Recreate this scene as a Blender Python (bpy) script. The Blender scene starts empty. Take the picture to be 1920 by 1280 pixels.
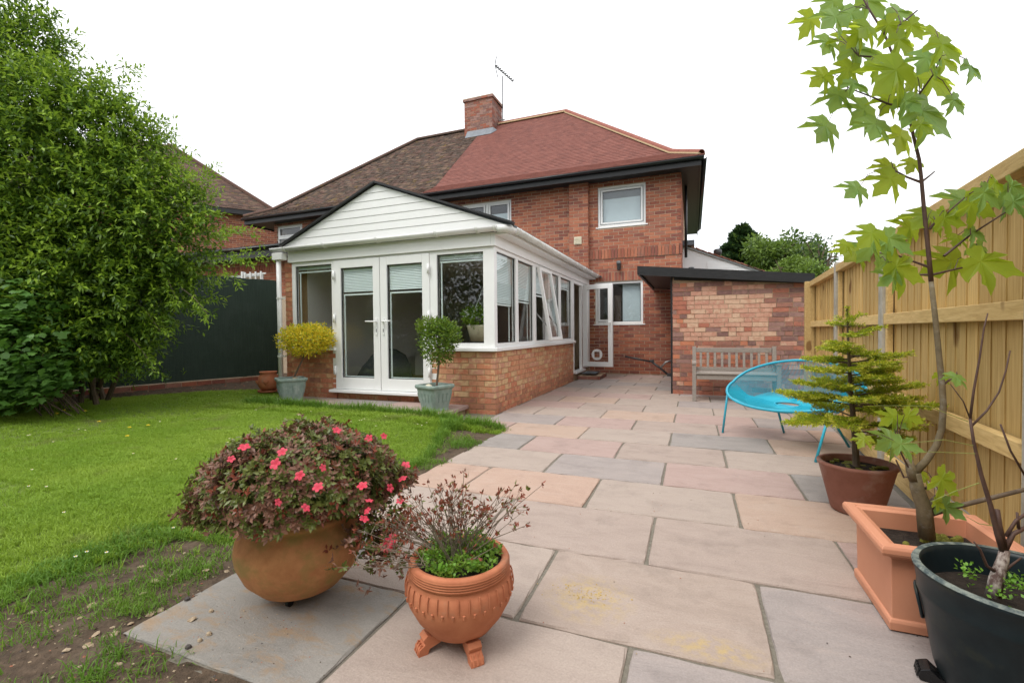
import bpy, math, random
import numpy as np
from mathutils import Vector, Matrix
random.seed(7)
rng = np.random.default_rng(7)
S = bpy.context.scene
C = S.collection
PI = math.pi

# ------------------------------------------------------------------ camera
CAM_F, CAM_YAW, CAM_PITCH, CAM_ROLL, CAM_H = 862.25, 0.374242, -0.0210711, -0.0101403, 1.06
def cam_axes():
    cy, sy, cp, sp = math.cos(CAM_YAW), math.sin(CAM_YAW), math.cos(CAM_PITCH), math.sin(CAM_PITCH)
    fwd = Vector((-sy*cp, cy*cp, sp)); right = Vector((cy, sy, 0)); up = right.cross(fwd)
    c, s = math.cos(CAM_ROLL), math.sin(CAM_ROLL)
    return right*c + up*s, up*c - right*s, fwd
RX, UP, FW = cam_axes()
EYE = Vector((0, 0, CAM_H))
cd = bpy.data.cameras.new('camera'); cam = bpy.data.objects.new('camera', cd); C.objects.link(cam)
m3 = Matrix((RX, UP, -FW)).transposed()
cam.matrix_world = Matrix.Translation(EYE) @ m3.to_4x4()
cd.sensor_width = 36.0; cd.lens = 36.0*CAM_F/1920.0; cd.clip_start = 0.05; cd.clip_end = 1000
S.camera = cam

# ------------------------------------------------------------------ sky, sun, exposure
SUN_EL, SUN_AZ = math.radians(58), math.radians(205)      # azimuth clockwise from +Y
w = bpy.data.worlds.new('World'); S.world = w; w.use_nodes = True
nt = w.node_tree; nt.nodes.clear()
sky = nt.nodes.new('ShaderNodeTexSky'); sky.sky_type = 'NISHITA'; sky.sun_disc = False
sky.sun_elevation = SUN_EL; sky.sun_rotation = SUN_AZ; sky.air_density = 1.0; sky.dust_density = 4.0; sky.ozone_density = 1.0
hs = nt.nodes.new('ShaderNodeHueSaturation'); hs.inputs['Saturation'].default_value = 0.12
# an even overcast layer (cloud deck) over the clear sky, with faint soft cloud relief
tc = nt.nodes.new('ShaderNodeTexCoord'); ns = nt.nodes.new('ShaderNodeTexNoise')
ns.inputs['Scale'].default_value = 2.2; ns.inputs['Detail'].default_value = 5
rp = nt.nodes.new('ShaderNodeValToRGB'); rp.color_ramp.elements[0].position = 0.3; rp.color_ramp.elements[1].position = 0.7
rp.color_ramp.elements[0].color = (8.2, 8.5, 9.0, 1); rp.color_ramp.elements[1].color = (9.8, 9.9, 10.0, 1)
mx = nt.nodes.new('ShaderNodeMix'); mx.data_type = 'RGBA'; mx.inputs['Factor'].default_value = 0.85
bg = nt.nodes.new('ShaderNodeBackground'); bg.inputs['Strength'].default_value = 0.125
wo = nt.nodes.new('ShaderNodeOutputWorld')
L = nt.links.new
L(tc.outputs['Generated'], ns.inputs['Vector']); L(ns.outputs['Fac'], rp.inputs['Fac'])
L(sky.outputs[0], hs.inputs['Color']); L(hs.outputs[0], mx.inputs['A']); L(rp.outputs[0], mx.inputs['B'])
L(mx.outputs['Result'], bg.inputs['Color']); L(bg.outputs[0], wo.inputs['Surface'])
sd = bpy.data.lights.new('sun', 'SUN'); sd.energy = 1.3; sd.angle = math.radians(25); sd.color = (1, 0.97, 0.92)
sun = bpy.data.objects.new('sun', sd); C.objects.link(sun)
sdir = Vector((math.sin(SUN_AZ)*math.cos(SUN_EL), math.cos(SUN_AZ)*math.cos(SUN_EL), math.sin(SUN_EL)))
sun.rotation_euler = sdir.to_track_quat('Z', 'Y').to_euler(); sun.location = (0, -5, 12)
vs = S.view_settings; vs.view_transform = 'Standard'; vs.look = 'None'; vs.gamma = 1.0; vs.use_curve_mapping = False
vs.exposure = 0.62
S.render.engine = 'CYCLES'; S.cycles.use_denoising = True; S.cycles.max_bounces = 8
S.cycles.transparent_max_bounces = 12; S.cycles.sample_clamp_indirect = 6.0

# ------------------------------------------------------------------ pixel -> place helpers (1920x1280 photo pixels)
def ray(u, v): return RX*(u-960) + UP*(640-v) + FW*CAM_F
def G(u, v, z=0.0):
    d = ray(u, v); return EYE + d*((z-CAM_H)/d.z)
def PY(u, v, y):
    d = ray(u, v); return EYE + d*(y/d.y)
def PX(u, v, x):
    d = ray(u, v); return EYE + d*(x/d.x)
def PD(u, v, dep):
    return EYE + ray(u, v)*(dep/CAM_F)
def cam_dist(p): return (Vector(p)-EYE).length

# ------------------------------------------------------------------ materials
MATS = {}
def new_mat(name):
    m = bpy.data.materials.new(name); m.use_nodes = True
    n = m.node_tree; b = n.nodes['Principled BSDF']; MATS[name] = m
    return m, n, b
def noise(n, scale, detail=4, rough=0.6, vec=None, dist=0.0):
    t = n.nodes.new('ShaderNodeTexNoise'); t.inputs['Scale'].default_value = scale
    t.inputs['Detail'].default_value = detail; t.inputs['Roughness'].default_value = rough; t.inputs['Distortion'].default_value = dist
    if vec is not None: n.links.new(vec, t.inputs['Vector'])
    return t.outputs['Fac']
def ramp(n, fac, stops):
    r = n.nodes.new('ShaderNodeValToRGB'); e = r.color_ramp.elements
    while len(e) < len(stops): e.new(0.5)
    for k, (p, c) in enumerate(stops):
        e[k].position = p; e[k].color = (c[0], c[1], c[2], 1)
    n.links.new(fac, r.inputs['Fac']); return r.outputs['Color']
def mixc(n, fac, a, b, mode='MIX'):
    x = n.nodes.new('ShaderNodeMix'); x.data_type = 'RGBA'; x.blend_type = mode
    for s, v in (('Factor', fac), ('A', a), ('B', b)):
        if isinstance(v, (int, float)): x.inputs[s].default_value = v
        elif isinstance(v, (tuple, list)): x.inputs[s].default_value = (v[0], v[1], v[2], 1)
        else: n.links.new(v, x.inputs[s])
    return x.outputs['Result']
def wpos(n, scale=(1, 1, 1), rot=(0, 0, 0)):
    g = n.nodes.new('ShaderNodeNewGeometry'); mp = n.nodes.new('ShaderNodeMapping')
    mp.inputs['Scale'].default_value = scale; mp.inputs['Rotation'].default_value = rot
    n.links.new(g.outputs['Position'], mp.inputs['Vector']); return mp.outputs['Vector']
def bump(n, b, height, strength, dist=0.01):
    k = n.nodes.new('ShaderNodeBump'); k.inputs['Strength'].default_value = strength; k.inputs['Distance'].default_value = dist
    n.links.new(height, k.inputs['Height']); n.links.new(k.outputs['Normal'], b.inputs['Normal'])
def pm(name, c1, c2=None, scale=30, rough=0.7, bmp=0.3, dist=0.004, stretch=(1, 1, 1), lo=0.3, hi=0.7, spec=0.35, metal=0, blotch=None, rot=(0, 0, 0), detail=5):
    """two-tone noise material; blotch=(colour, scale, lo, hi) adds a third, patchy tone"""
    m, n, b = new_mat(name)
    v = wpos(n, stretch, rot)
    f = noise(n, scale, detail, 0.65, v)
    col = ramp(n, f, [(lo, c1), (hi, c2 or c1)])
    if blotch:
        f2 = noise(n, blotch[1], 5, 0.6, wpos(n))
        mk = ramp(n, f2, [(blotch[2], (0, 0, 0)), (blotch[3], (1, 1, 1))])
        col = mixc(n, mk, col, blotch[0])
    n.links.new(col, b.inputs['Base Color'])
    b.inputs['Roughness'].default_value = rough; b.inputs['Specular IOR Level'].default_value = spec; b.inputs['Metallic'].default_value = metal
    if bmp: bump(n, b, f, bmp, dist)
    return m
def leaf_mat(name, c1, c2, scale=6, trans=0.35, tcol=None, rough=0.45, fine=None):
    m, n, b = new_mat(name)
    f = noise(n, scale, 3, 0.6, wpos(n))
    col = ramp(n, f, [(0.32, c1), (0.68, c2)])
    if fine:
        f2 = noise(n, fine[1], 2, 0.5, wpos(n))
        mk = ramp(n, f2, [(fine[2], (0, 0, 0)), (fine[3], (1, 1, 1))])
        col = mixc(n, mk, col, fine[0])
    n.links.new(col, b.inputs['Base Color']); b.inputs['Roughness'].default_value = rough; b.inputs['Specular IOR Level'].default_value = 0.3
    t = n.nodes.new('ShaderNodeBsdfTranslucent')
    tc_ = mixc(n, 0.5, col, tcol or (min(1, c2[0]*1.6), min(1, c2[1]*1.6), c2[2]*0.8))
    n.links.new(tc_, t.inputs['Color'])
    mx = n.nodes.new('ShaderNodeMixShader'); mx.inputs['Fac'].default_value = trans
    o = n.nodes['Material Output']
    n.links.new(b.outputs[0], mx.inputs[1]); n.links.new(t.outputs[0], mx.inputs[2]); n.links.new(mx.outputs[0], o.inputs['Surface'])
    return m
def glass_mat(name, tint=(0.93, 0.96, 0.95), k=1.0):
    m = bpy.data.materials.new(name); m.use_nodes = True; n = m.node_tree; n.nodes.clear(); MATS[name] = m
    o = n.nodes.new('ShaderNodeOutputMaterial'); mx = n.nodes.new('ShaderNodeMixShader')
    tr = n.nodes.new('ShaderNodeBsdfTransparent'); tr.inputs['Color'].default_value = (*tint, 1)
    gl = n.nodes.new('ShaderNodeBsdfGlossy'); gl.inputs['Roughness'].default_value = 0.0; gl.inputs['Color'].default_value = (0.95, 0.98, 1, 1)
    lw = n.nodes.new('ShaderNodeLayerWeight'); lw.inputs['Blend'].default_value = .5      # facing = 1-|cos|, the same from both sides
    pw = n.nodes.new('ShaderNodeMath'); pw.operation = 'POWER'; pw.inputs[1].default_value = 5.0
    ml = n.nodes.new('ShaderNodeMath'); ml.operation = 'MULTIPLY_ADD'; ml.inputs[1].default_value = .92*k; ml.inputs[2].default_value = .075*k; ml.use_clamp = True
    n.links.new(lw.outputs['Facing'], pw.inputs[0]); n.links.new(pw.outputs[0], ml.inputs[0]); n.links.new(ml.outputs[0], mx.inputs['Fac'])
    n.links.new(tr.outputs[0], mx.inputs[1]); n.links.new(gl.outputs[0], mx.inputs[2]); n.links.new(mx.outputs[0], o.inputs['Surface'])
    return m

# ------------------------------------------------------------------ mesh collector
class MB:
    def __init__(s): s.v = []; s.f = []; s.mi = []; s.cur = 0
    def add(s, vs, fs, mi=None):
        o = len(s.v); s.v.extend([tuple(p) for p in vs])
        for f in fs:
            s.f.append(tuple(o+i for i in f)); s.mi.append(s.cur if mi is None else mi)
        return s
    def box(s, x0, x1, y0, y1, z0, z1, mi=None):
        return s.add([(x0,y0,z0),(x1,y0,z0),(x1,y1,z0),(x0,y1,z0),(x0,y0,z1),(x1,y0,z1),(x1,y1,z1),(x0,y1,z1)],
                     [(0,3,2,1),(4,5,6,7),(0,1,5,4),(1,2,6,5),(2,3,7,6),(3,0,4,7)], mi)
    def obox(s, o, u, v, w, mi=None):
        """box from corner o along vectors u, v, w"""
        o, u, v, w = Vector(o), Vector(u), Vector(v), Vector(w)
        p = [o, o+u, o+u+v, o+v]; q = [a+w for a in p]
        return s.add(p+q, [(0,3,2,1),(4,5,6,7),(0,1,5,4),(1,2,6,5),(2,3,7,6),(3,0,4,7)], mi)
    def sheet(s, o, u, v, mi=None):
        o, u, v = Vector(o), Vector(u), Vector(v)
        return s.add([o, o+u, o+u+v, o+v], [(0, 1, 2, 3)], mi)
    def beam(s, a, b, w, h, up=(0, 0, 1), mi=None):
        """rectangular bar from a to b, w across, h along up, centred"""
        a, b, up = Vector(a), Vector(b), Vector(up); d = (b-a).normalized()
        sd_ = d.cross(up).normalized(); u2 = sd_.cross(d).normalized()
        o = a - sd_*w/2 - u2*h/2
        return s.obox(o, b-a, sd_*w, u2*h, mi)
    def tube(s, path, rad, n=8, mi=None, cap=True):
        P = [Vector(p) for p in path]; R_ = rad if hasattr(rad, '__len__') else [rad]*len(P)
        vs, fs = [], []; prev = None
        for i, p in enumerate(P):
            d = (P[min(i+1, len(P)-1)] - P[max(i-1, 0)])
            d = d.normalized() if d.length > 1e-9 else Vector((0, 0, 1))
            if prev is None:
                a = d.orthogonal().normalized()
            else:
                a = prev - d*prev.dot(d); a = a.normalized() if a.length > 1e-6 else d.orthogonal().normalized()
            prev = a; b = d.cross(a)
            for k in range(n):
                t = 2*PI*k/n; vs.append(p + (a*math.cos(t) + b*math.sin(t))*R_[i])
        for i in range(len(P)-1):
            for k in range(n):
                k2 = (k+1) % n; fs.append((i*n+k, i*n+k2, (i+1)*n+k2, (i+1)*n+k))
        if cap: fs.append(tuple(range(n-1, -1, -1))); fs.append(tuple((len(P)-1)*n+k for k in range(n)))
        return s.add(vs, fs, mi)
    def lathe(s, prof, n=40, c=(0, 0, 0), mi=None, cap0=False, cap1=False, wob=None):
        vs, fs = [], []
        for (r, z) in prof:
            for k in range(n):
                t = 2*PI*k/n; rr = r*(1+(wob(t, z) if wob else 0))
                vs.append((c[0]+rr*math.cos(t), c[1]+rr*math.sin(t), c[2]+z))
        for i in range(len(prof)-1):
            for k in range(n):
                k2 = (k+1) % n; fs.append((i*n+k, i*n+k2, (i+1)*n+k2, (i+1)*n+k))
        if cap0: fs.append(tuple(range(n-1, -1, -1)))
        if cap1: fs.append(tuple((len(prof)-1)*n+k for k in range(n)))
        return s.add(vs, fs, mi)
    def prism(s, poly, o, u, v, w, mi=None):
        """polygon (a,b) in plane o+a*u+b*v, extruded by w"""
        o, u, v, w = Vector(o), Vector(u), Vector(v), Vector(w); n = len(poly)
        p = [o+u*a+v*b for a, b in poly]; q = [x+w for x in p]
        return s.add(p+q, [tuple(range(n-1, -1, -1)), tuple(range(n, 2*n))] + [(i, (i+1) % n, n+(i+1) % n, n+i) for i in range(n)], mi)
    def mesh(s, name, mats, smooth=False, off=(0, 0, 0)):
        me = bpy.data.meshes.new(name)
        ox, oy, oz = off
        me.from_pydata([(a-ox, b-oy, c-oz) for a, b, c in s.v], [], s.f)
        for m in (mats if isinstance(mats, (list, tuple)) else [mats]):
            me.materials.append(MATS[m] if isinstance(m, str) else m)
        if any(s.mi): me.polygons.foreach_set('material_index', s.mi)
        if smooth: me.polygons.foreach_set('use_smooth', [True]*len(s.f))
        me.update(); return me
    def build(s, name, mats, parent=None, smooth=False, bevel=0, solid=0, sub=0):
        off = world_of(parent) if parent else Vector((0, 0, 0))
        o = bpy.data.objects.new(name, s.mesh(name, mats, smooth, off)); C.objects.link(o)
        if parent: o.parent = parent
        if solid: md = o.modifiers.new('s', 'SOLIDIFY'); md.thickness = solid; md.offset = -1
        if bevel: md = o.modifiers.new('b', 'BEVEL'); md.width = bevel; md.segments = 2; md.limit_method = 'ANGLE'
        if sub: md = o.modifiers.new('u', 'SUBSURF'); md.levels = sub; md.render_levels = sub
        return o
def world_of(o):
    v = Vector((0, 0, 0))
    while o: v += o.location; o = o.parent
    return v
def tag(o, label=None, cat=None, group=None, kind=None):
    if label: o['label'] = label
    if cat: o['category'] = cat
    if group: o['group'] = group
    if kind: o['kind'] = kind
    return o
def thing(name, label, cat, loc=(0, 0, 0), group=None):
    o = bpy.data.objects.new(name, None); o.empty_display_size = 0.1; C.objects.link(o); o.location = loc
    return tag(o, label, cat, group)
def R(a, b): return random.uniform(a, b)
# ------------------------------------------------------------------ material library
for k, (a, b2, bl) in enumerate([((0.297,0.094,0.055),(0.392,0.138,0.076),(0.238,0.087,0.062)), ((0.356,0.119,0.068),(0.440,0.164,0.092),(0.285,0.101,0.062)), ((0.250,0.077,0.050),(0.332,0.113,0.068),(0.178,0.069,0.055)),
                             ((0.392,0.138,0.076),(0.475,0.188,0.109),(0.321,0.113,0.074)), ((0.309,0.119,0.076),(0.369,0.150,0.099),(0.238,0.113,0.086)), ((0.202,0.071,0.052),(0.285,0.101,0.068),(0.154,0.063,0.055))]):
    pm(f'house_brick_{k}', a, b2, 40, .85, .5, .003, blotch=(bl, 9, .5, .75))
HOUSE_PAL = [f'house_brick_{k}' for k in range(6)]
for k, (a, b2, bl) in enumerate([((0.441,0.151,0.084),(0.525,0.213,0.123),(0.546,0.325,0.179)), ((0.493,0.224,0.123),(0.567,0.302,0.168),(0.420,0.168,0.101)), ((0.546,0.347,0.185),(0.609,0.426,0.235),(0.473,0.224,0.134)),
                             ((0.462,0.213,0.140),(0.525,0.269,0.179),(0.588,0.403,0.224)), ((0.378,0.162,0.095),(0.462,0.213,0.123),(0.294,0.134,0.090)), ((0.483,0.179,0.095),(0.546,0.246,0.134),(0.578,0.370,0.202))]):
    pm(f'cons_brick_{k}', a, b2, 34, .85, .5, .003, stretch=(1.6, 1.6, .6), blotch=(bl, 11, .48, .62))
CONS_PAL = [f'cons_brick_{k}' for k in range(6)]
for k, (a, b2, bl) in enumerate([((.50,.27,.19),(.57,.34,.245),(.44,.21,.145)), ((.54,.35,.24),(.60,.41,.29),(.5,.28,.19)), ((.36,.13,.085),(.43,.17,.11),(.29,.11,.08)),
                             ((.17,.09,.08),(.23,.125,.105),(.27,.155,.125)), ((.27,.15,.125),(.33,.19,.16),(.22,.13,.11)), ((.46,.165,.09),(.53,.21,.115),(.42,.17,.11)),
                             ((.28,.125,.09),(.34,.16,.115),(.25,.125,.1)), ((.44,.21,.15),(.51,.27,.195),(.54,.36,.25))]):
    pm(f'shed_brick_{k}', a, b2, 26, .9, .8, .006, blotch=(bl, 14, .5, .66))
SHED_PAL = [f'shed_brick_{k}' for k in range(8)]
pm('mortar_buff', (.46,.35,.25), (.56,.45,.33), 60, .95, .6, .004)
pm('mortar_cons', (.33,.215,.11), (.43,.30,.165), 50, .95, .6, .004)
pm('mortar_old', (.33,.24,.16), (.45,.33,.22), 24, .95, .9, .01, blotch=((.2,.13,.09), 6, .5, .7))
pm('tile_new', (.165,.058,.044), (.205,.073,.055), 18, .8, .25, .003)
pm('tile_new_b', (.19,.068,.052), (.23,.085,.064), 18, .8, .25, .003)
pm('tile_new_c', (.135,.048,.038), (.18,.064,.048), 18, .8, .25, .003)
for k, (a, b2) in enumerate([((.06,.038,.03),(.105,.065,.049)), ((.085,.046,.036),(.14,.078,.058)), ((.045,.033,.027),(.085,.06,.042)), ((.11,.07,.048),(.16,.105,.072))]):
    pm(f'tile_old_{k}', a, b2, 25, .95, .7, .006, blotch=((.15,.095,.028), 2.6, .60, .72))
OLD_PAL = [f'tile_old_{k}' for k in range(4)]
pm('ridge_tile', (.21,.07,.05), (.29,.10,.07), 12, .8, .3, .004)
pm('ridge_mortar', (.45,.33,.19), (.55,.42,.26), 30, .95, .5, .005)
pm('lead', (.12,.135,.155), (.18,.195,.22), 8, .55, .2, .004, spec=.5)
pm('upvc', (.80,.80,.79), (.83,.83,.82), 6, .32, 0, spec=.5)
pm('upvc_gutter', (.74,.74,.72), (.80,.80,.78), 5, .35, 0, spec=.5, blotch=((.62,.61,.56), 3, .55, .75))
pm('seal_dark', (.02,.02,.02), (.03,.03,.03), 20, .6, 0)
pm('black_paint', (.014,.014,.015), (.026,.026,.028), 9, .42, .15, .003, stretch=(1, 1, 4), spec=.4)
pm('black_gutter', (.012,.013,.016), (.018,.019,.022), 9, .3, 0, spec=.5)
pm('soffit_dark', (.02,.022,.024), (.028,.03,.032), 6, .5, 0)
pm('grp_white', (.86,.87,.88), (.90,.90,.90), 3, .5, .05)
pm('blind_slat', (.72,.80,.80), (.78,.85,.85), 8, .5, 0)
pm('room_white', (.62,.61,.59), (.66,.65,.63), 2, .9, 0)
pm('room_floor', (.25,.17,.09), (.32,.22,.12), 10, .6, .1, stretch=(1, 6, 1))
pm('room_grey', (.16,.15,.14), (.2,.19,.17), 3, .9, 0)
pm('fabric_dark', (.035,.038,.042), (.06,.065,.07), 30, .95, .4)
pm('screen_black', (.008,.008,.009), (.012,.012,.012), 4, .2, 0)
pm('frosted_blue', (.50,.58,.62), (.56,.64,.68), 2, .6, 0)
pm('curtain_grey', (.10,.115,.125), (.14,.155,.165), 3, .9, 0)
pm('wood_brown', (.07,.04,.025), (.1,.06,.04), 12, .6, .1, stretch=(1, 1, .2))
pm('metal_grey', (.30,.31,.31), (.4,.41,.41), 14, .45, .1, metal=.7)
pm('metal_dark', (.05,.05,.052), (.08,.08,.082), 14, .5, .1, metal=.3)
pm('cream_plastic', (.62,.55,.40), (.66,.6,.45), 6, .5, 0)
pm('green_paint', (.015,.032,.022), (.028,.050,.036), 7, .62, .35, .004, stretch=(9, 9, .5), blotch=((.036,.055,.044), 3, .5, .8))
pm('concrete', (.33,.30,.25), (.42,.39,.33), 35, .95, .5, .004, blotch=((.26,.24,.19), 4, .5, .75))
pm('teak_grey', (.22,.19,.165), (.34,.30,.265), 16, .85, .5, .003, stretch=(2, 8, 8))
pm('slab_mortar', (.13,.115,.09), (.22,.195,.155), 60, .95, .8, .006)
pm('soil', (.045,.030,.019), (.125,.085,.056), 26, .98, 1, .02, blotch=((.12,.088,.058), 7, .5, .7))
pm('soil_dark', (.012,.008,.006), (.04,.028,.02), 40, .98, 1, .015)
pm('lawn_base', (.085,.13,.02), (.14,.19,.035), 14, .95, .8, .02, blotch=((.11,.11,.04), 2.0, .55, .75))
pm('ground_far', (.06,.09,.03), (.10,.12,.05), 1, .95, .3)
pm('stone_pale', (.28,.20,.125), (.50,.40,.28), 40, .9, .6, .004, blotch=((.28,.19,.11), 22, .5, .7))
pm('stone_dark', (.05,.042,.04), (.1,.085,.08), 40, .9, .6, .004)
glass_mat('glass'); glass_mat('glass_door', (.96, .98, .97), .55)

# timber with grain running along z (boards) or along the fence (rails)
def timber(name, c1, c2, c3, stretch):
    m, n, b = new_mat(name)
    v = wpos(n, stretch); f = noise(n, 6, 6, .65, v, .6)
    oi = n.nodes.new('ShaderNodeObjectInfo')
    col = ramp(n, f, [(.3, c1), (.52, c2), (.72, c3)])
    hsv = n.nodes.new('ShaderNodeHueSaturation'); mr = n.nodes.new('ShaderNodeMapRange')
    mr.inputs['To Min'].default_value = .82; mr.inputs['To Max'].default_value = 1.12
    n.links.new(oi.outputs['Random'], mr.inputs['Value']); n.links.new(mr.outputs['Result'], hsv.inputs['Value']); n.links.new(col, hsv.inputs['Color'])
    kn = noise(n, 5.5, 2, .4, wpos(n, (1, 1, .55))); km = ramp(n, kn, [(.70, (0, 0, 0)), (.76, (1, 1, 1))])
    col2 = mixc(n, km, hsv.outputs[0], (c1[0]*.5, c1[1]*.42, c1[2]*.4))
    n.links.new(col2, b.inputs['Base Color']); b.inputs['Roughness'].default_value = .75; b.inputs['Specular IOR Level'].default_value = .25
    bump(n, b, f, .35, .003)
timber('fence_board', (.40,.25,.085), (.54,.365,.14), (.64,.46,.20), (14, 14, .55))
timber('fence_rail', (.44,.29,.11), (.56,.39,.165), (.64,.47,.22), (10, 1.2, 12))

# riven sandstone paving: several tones, each with stretched veining and riven relief; per-slab drift from Object Info
def slab_mat(name, c1, c2, c3):
    m, n, b = new_mat(name)
    oi = n.nodes.new('ShaderNodeObjectInfo')
    g = n.nodes.new('ShaderNodeNewGeometry'); ad = n.nodes.new('ShaderNodeVectorMath'); ad.operation = 'ADD'
    cv = n.nodes.new('ShaderNodeCombineXYZ'); ml = n.nodes.new('ShaderNodeMath'); ml.operation = 'MULTIPLY'; ml.inputs[1].default_value = 37.0
    n.links.new(oi.outputs['Random'], ml.inputs[0]); n.links.new(ml.outputs[0], cv.inputs['X']); n.links.new(ml.outputs[0], cv.inputs['Y'])
    n.links.new(g.outputs['Position'], ad.inputs[0]); n.links.new(cv.outputs[0], ad.inputs[1])
    mp = n.nodes.new('ShaderNodeMapping'); mp.inputs['Rotation'].default_value = (0, 0, .35); mp.inputs['Scale'].default_value = (1.6, 4.2, 4)
    n.links.new(ad.outputs[0], mp.inputs['Vector'])
    veins = noise(n, 2.0, 7, .68, mp.outputs['Vector'], 1.0)
    cloud = noise(n, 1.5, 4, .6, ad.outputs[0])
    grain = noise(n, 140, 3, .6, ad.outputs[0])
    col = ramp(n, veins, [(.30, c1), (.5, c2), (.70, c3)])
    col = mixc(n, mixc(n, .5, cloud, cloud), col, mixc(n, .5, col, c3))
    gr = ramp(n, grain, [(.3, (.86, .86, .86)), (.7, (1.1, 1.1, 1.1))])
    col = mixc(n, .8, col, gr, 'MULTIPLY')
    # weathering and dirt specks
    d = noise(n, 3.2, 8, .75, wpos(n)); dm = ramp(n, d, [(.52, (0, 0, 0)), (.70, (.42, .42, .42))])
    col = mixc(n, dm, col, (c1[0]*.55, c1[1]*.55, c1[2]*.55))
    n.links.new(col, b.inputs['Base Color']); b.inputs['Roughness'].default_value = .62; b.inputs['Specular IOR Level'].default_value = .35
    ma = n.nodes.new('ShaderNodeMath'); ma.operation = 'MULTIPLY_ADD'; ma.inputs[1].default_value = .25
    n.links.new(grain, ma.inputs[0]); n.links.new(veins, ma.inputs[2]); bump(n, b, ma.outputs[0], .55, .012)
    return m, n, b
SLABS = []
for k, (a, b2, c3) in enumerate([((0.294,0.226,0.192),(0.356,0.278,0.237),(0.383,0.304,0.259)), ((0.374,0.247,0.192),(0.428,0.291,0.223),(0.446,0.322,0.259)), ((0.258,0.221,0.206),(0.312,0.269,0.251),(0.365,0.304,0.277)),
                             ((0.330,0.261,0.223),(0.374,0.300,0.255),(0.401,0.326,0.277)), ((0.374,0.261,0.201),(0.423,0.300,0.232),(0.437,0.330,0.268)), ((0.330,0.231,0.201),(0.383,0.269,0.237),(0.410,0.304,0.268)),
                             ((0.237,0.209,0.192),(0.276,0.247,0.228),(0.330,0.287,0.264))]):
    slab_mat(f'sandstone_{k}', a, b2, c3); SLABS.append(f'sandstone_{k}')
# the big front-left slab carries brown soil smears, the wide one a patch of yellow sand
m, n, b = slab_mat('sandstone_dirty', (.215,.20,.18), (.255,.235,.21), (.295,.27,.24))
old = b.inputs['Base Color'].links[0].from_socket
sm = ramp(n, noise(n, 7, 6, .7, wpos(n, (1, 1.8, 1), (0, 0, .4)), .5), [(.50, (0, 0, 0)), (.66, (.8, .8, .8))])
n.links.new(mixc(n, sm, old, (.30, .20, .115)), b.inputs['Base Color'])
m, n, b = slab_mat('sandstone_sandy', (.30,.232,.19), (.355,.275,.228), (.395,.315,.266))
old = b.inputs['Base Color'].links[0].from_socket
gx = n.nodes.new('ShaderNodeNewGeometry'); vd = n.nodes.new('ShaderNodeVectorMath'); vd.operation = 'DISTANCE'
pc = G(1105, 1120); vd.inputs[1].default_value = (pc.x, pc.y, .0)
n.links.new(gx.outputs['Position'], vd.inputs[0])
near = n.nodes.new('ShaderNodeMapRange'); near.inputs['From Min'].default_value = .05; near.inputs['From Max'].default_value = .20; near.inputs['To Min'].default_value = 1; near.inputs['To Max'].default_value = 0
n.links.new(vd.outputs['Value'], near.inputs['Value'])
vd2 = n.nodes.new('ShaderNodeVectorMath'); vd2.operation = 'DISTANCE'; mp = n.nodes.new('ShaderNodeMapping'); mp.inputs['Scale'].default_value = (.38, 1, 1)
n.links.new(gx.outputs['Position'], mp.inputs['Vector']); n.links.new(mp.outputs[0], vd2.inputs[0]); pb = G(1330, 1215); vd2.inputs[1].default_value = (pb.x*.38, pb.y, 0)
near2 = n.nodes.new('ShaderNodeMapRange'); near2.inputs['From Min'].default_value = .02; near2.inputs['From Max'].default_value = .085; near2.inputs['To Min'].default_value = 1; near2.inputs['To Max'].default_value = 0
n.links.new(vd2.outputs['Value'], near2.inputs['Value'])
mxx = n.nodes.new('ShaderNodeMath'); mxx.operation = 'MAXIMUM'; n.links.new(near.outputs[0], mxx.inputs[0]); n.links.new(near2.outputs[0], mxx.inputs[1])
sp_ = ramp(n, noise(n, 26, 5, .7, wpos(n)), [(.42, (0, 0, 0)), (.62, (1, 1, 1))])
mu = n.nodes.new('ShaderNodeMath'); mu.operation = 'MULTIPLY'; n.links.new(mxx.outputs[0], mu.inputs[0]); n.links.new(sp_, mu.inputs[1])
mu2 = n.nodes.new('ShaderNodeMath'); mu2.operation = 'MULTIPLY'; mu2.inputs[1].default_value = .75; n.links.new(mu.outputs[0], mu2.inputs[0])
n.links.new(mixc(n, mu2.outputs[0], old, (.46, .33, .13)), b.inputs['Base Color'])

# ------------------------------------------------------------------ terrain
def lawn_z(x, y):
    t = min(1, max(0, (-x-1.95)/1.1)); z = .095*t*t*(3-2*t)
    t2 = min(1, max(0, (-x-5.6)/1.5)); z += .045*t2*t2*(3-2*t2)
    if y < 1.6: z *= 1 - .75*min(1, (1.6-y)/1.2)
    return z
def hash2(x, y): return (math.sin(x*12.9898+y*78.233)*43758.5453) % 1.0
def vnoise(x, y):
    i, j = math.floor(x), math.floor(y); fx, fy = x-i, y-j
    fx, fy = fx*fx*(3-2*fx), fy*fy*(3-2*fy)
    a, b_, c, d = hash2(i, j), hash2(i+1, j), hash2(i, j+1), hash2(i+1, j+1)
    return (a*(1-fx)+b_*fx)*(1-fy) + (c*(1-fx)+d*fx)*fy
def bed_edge(x):            # y of the lawn / shrub bed boundary for x in -14..-6
    pts = [(-14, 2.2), (-8.6, 2.7), (-8.24, 3.06), (-8.15, 3.9), (-7.62, 4.58), (-7.24, 5.15), (-6.84, 5.5), (-6.2, 5.6), (-5.9, 5.6)]
    for (xa, ya), (xb, yb) in zip(pts, pts[1:]):
        if xa <= x <= xb: return ya + (yb-ya)*(x-xa)/(xb-xa)
    return 2.2 if x < -14 else 9
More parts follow.
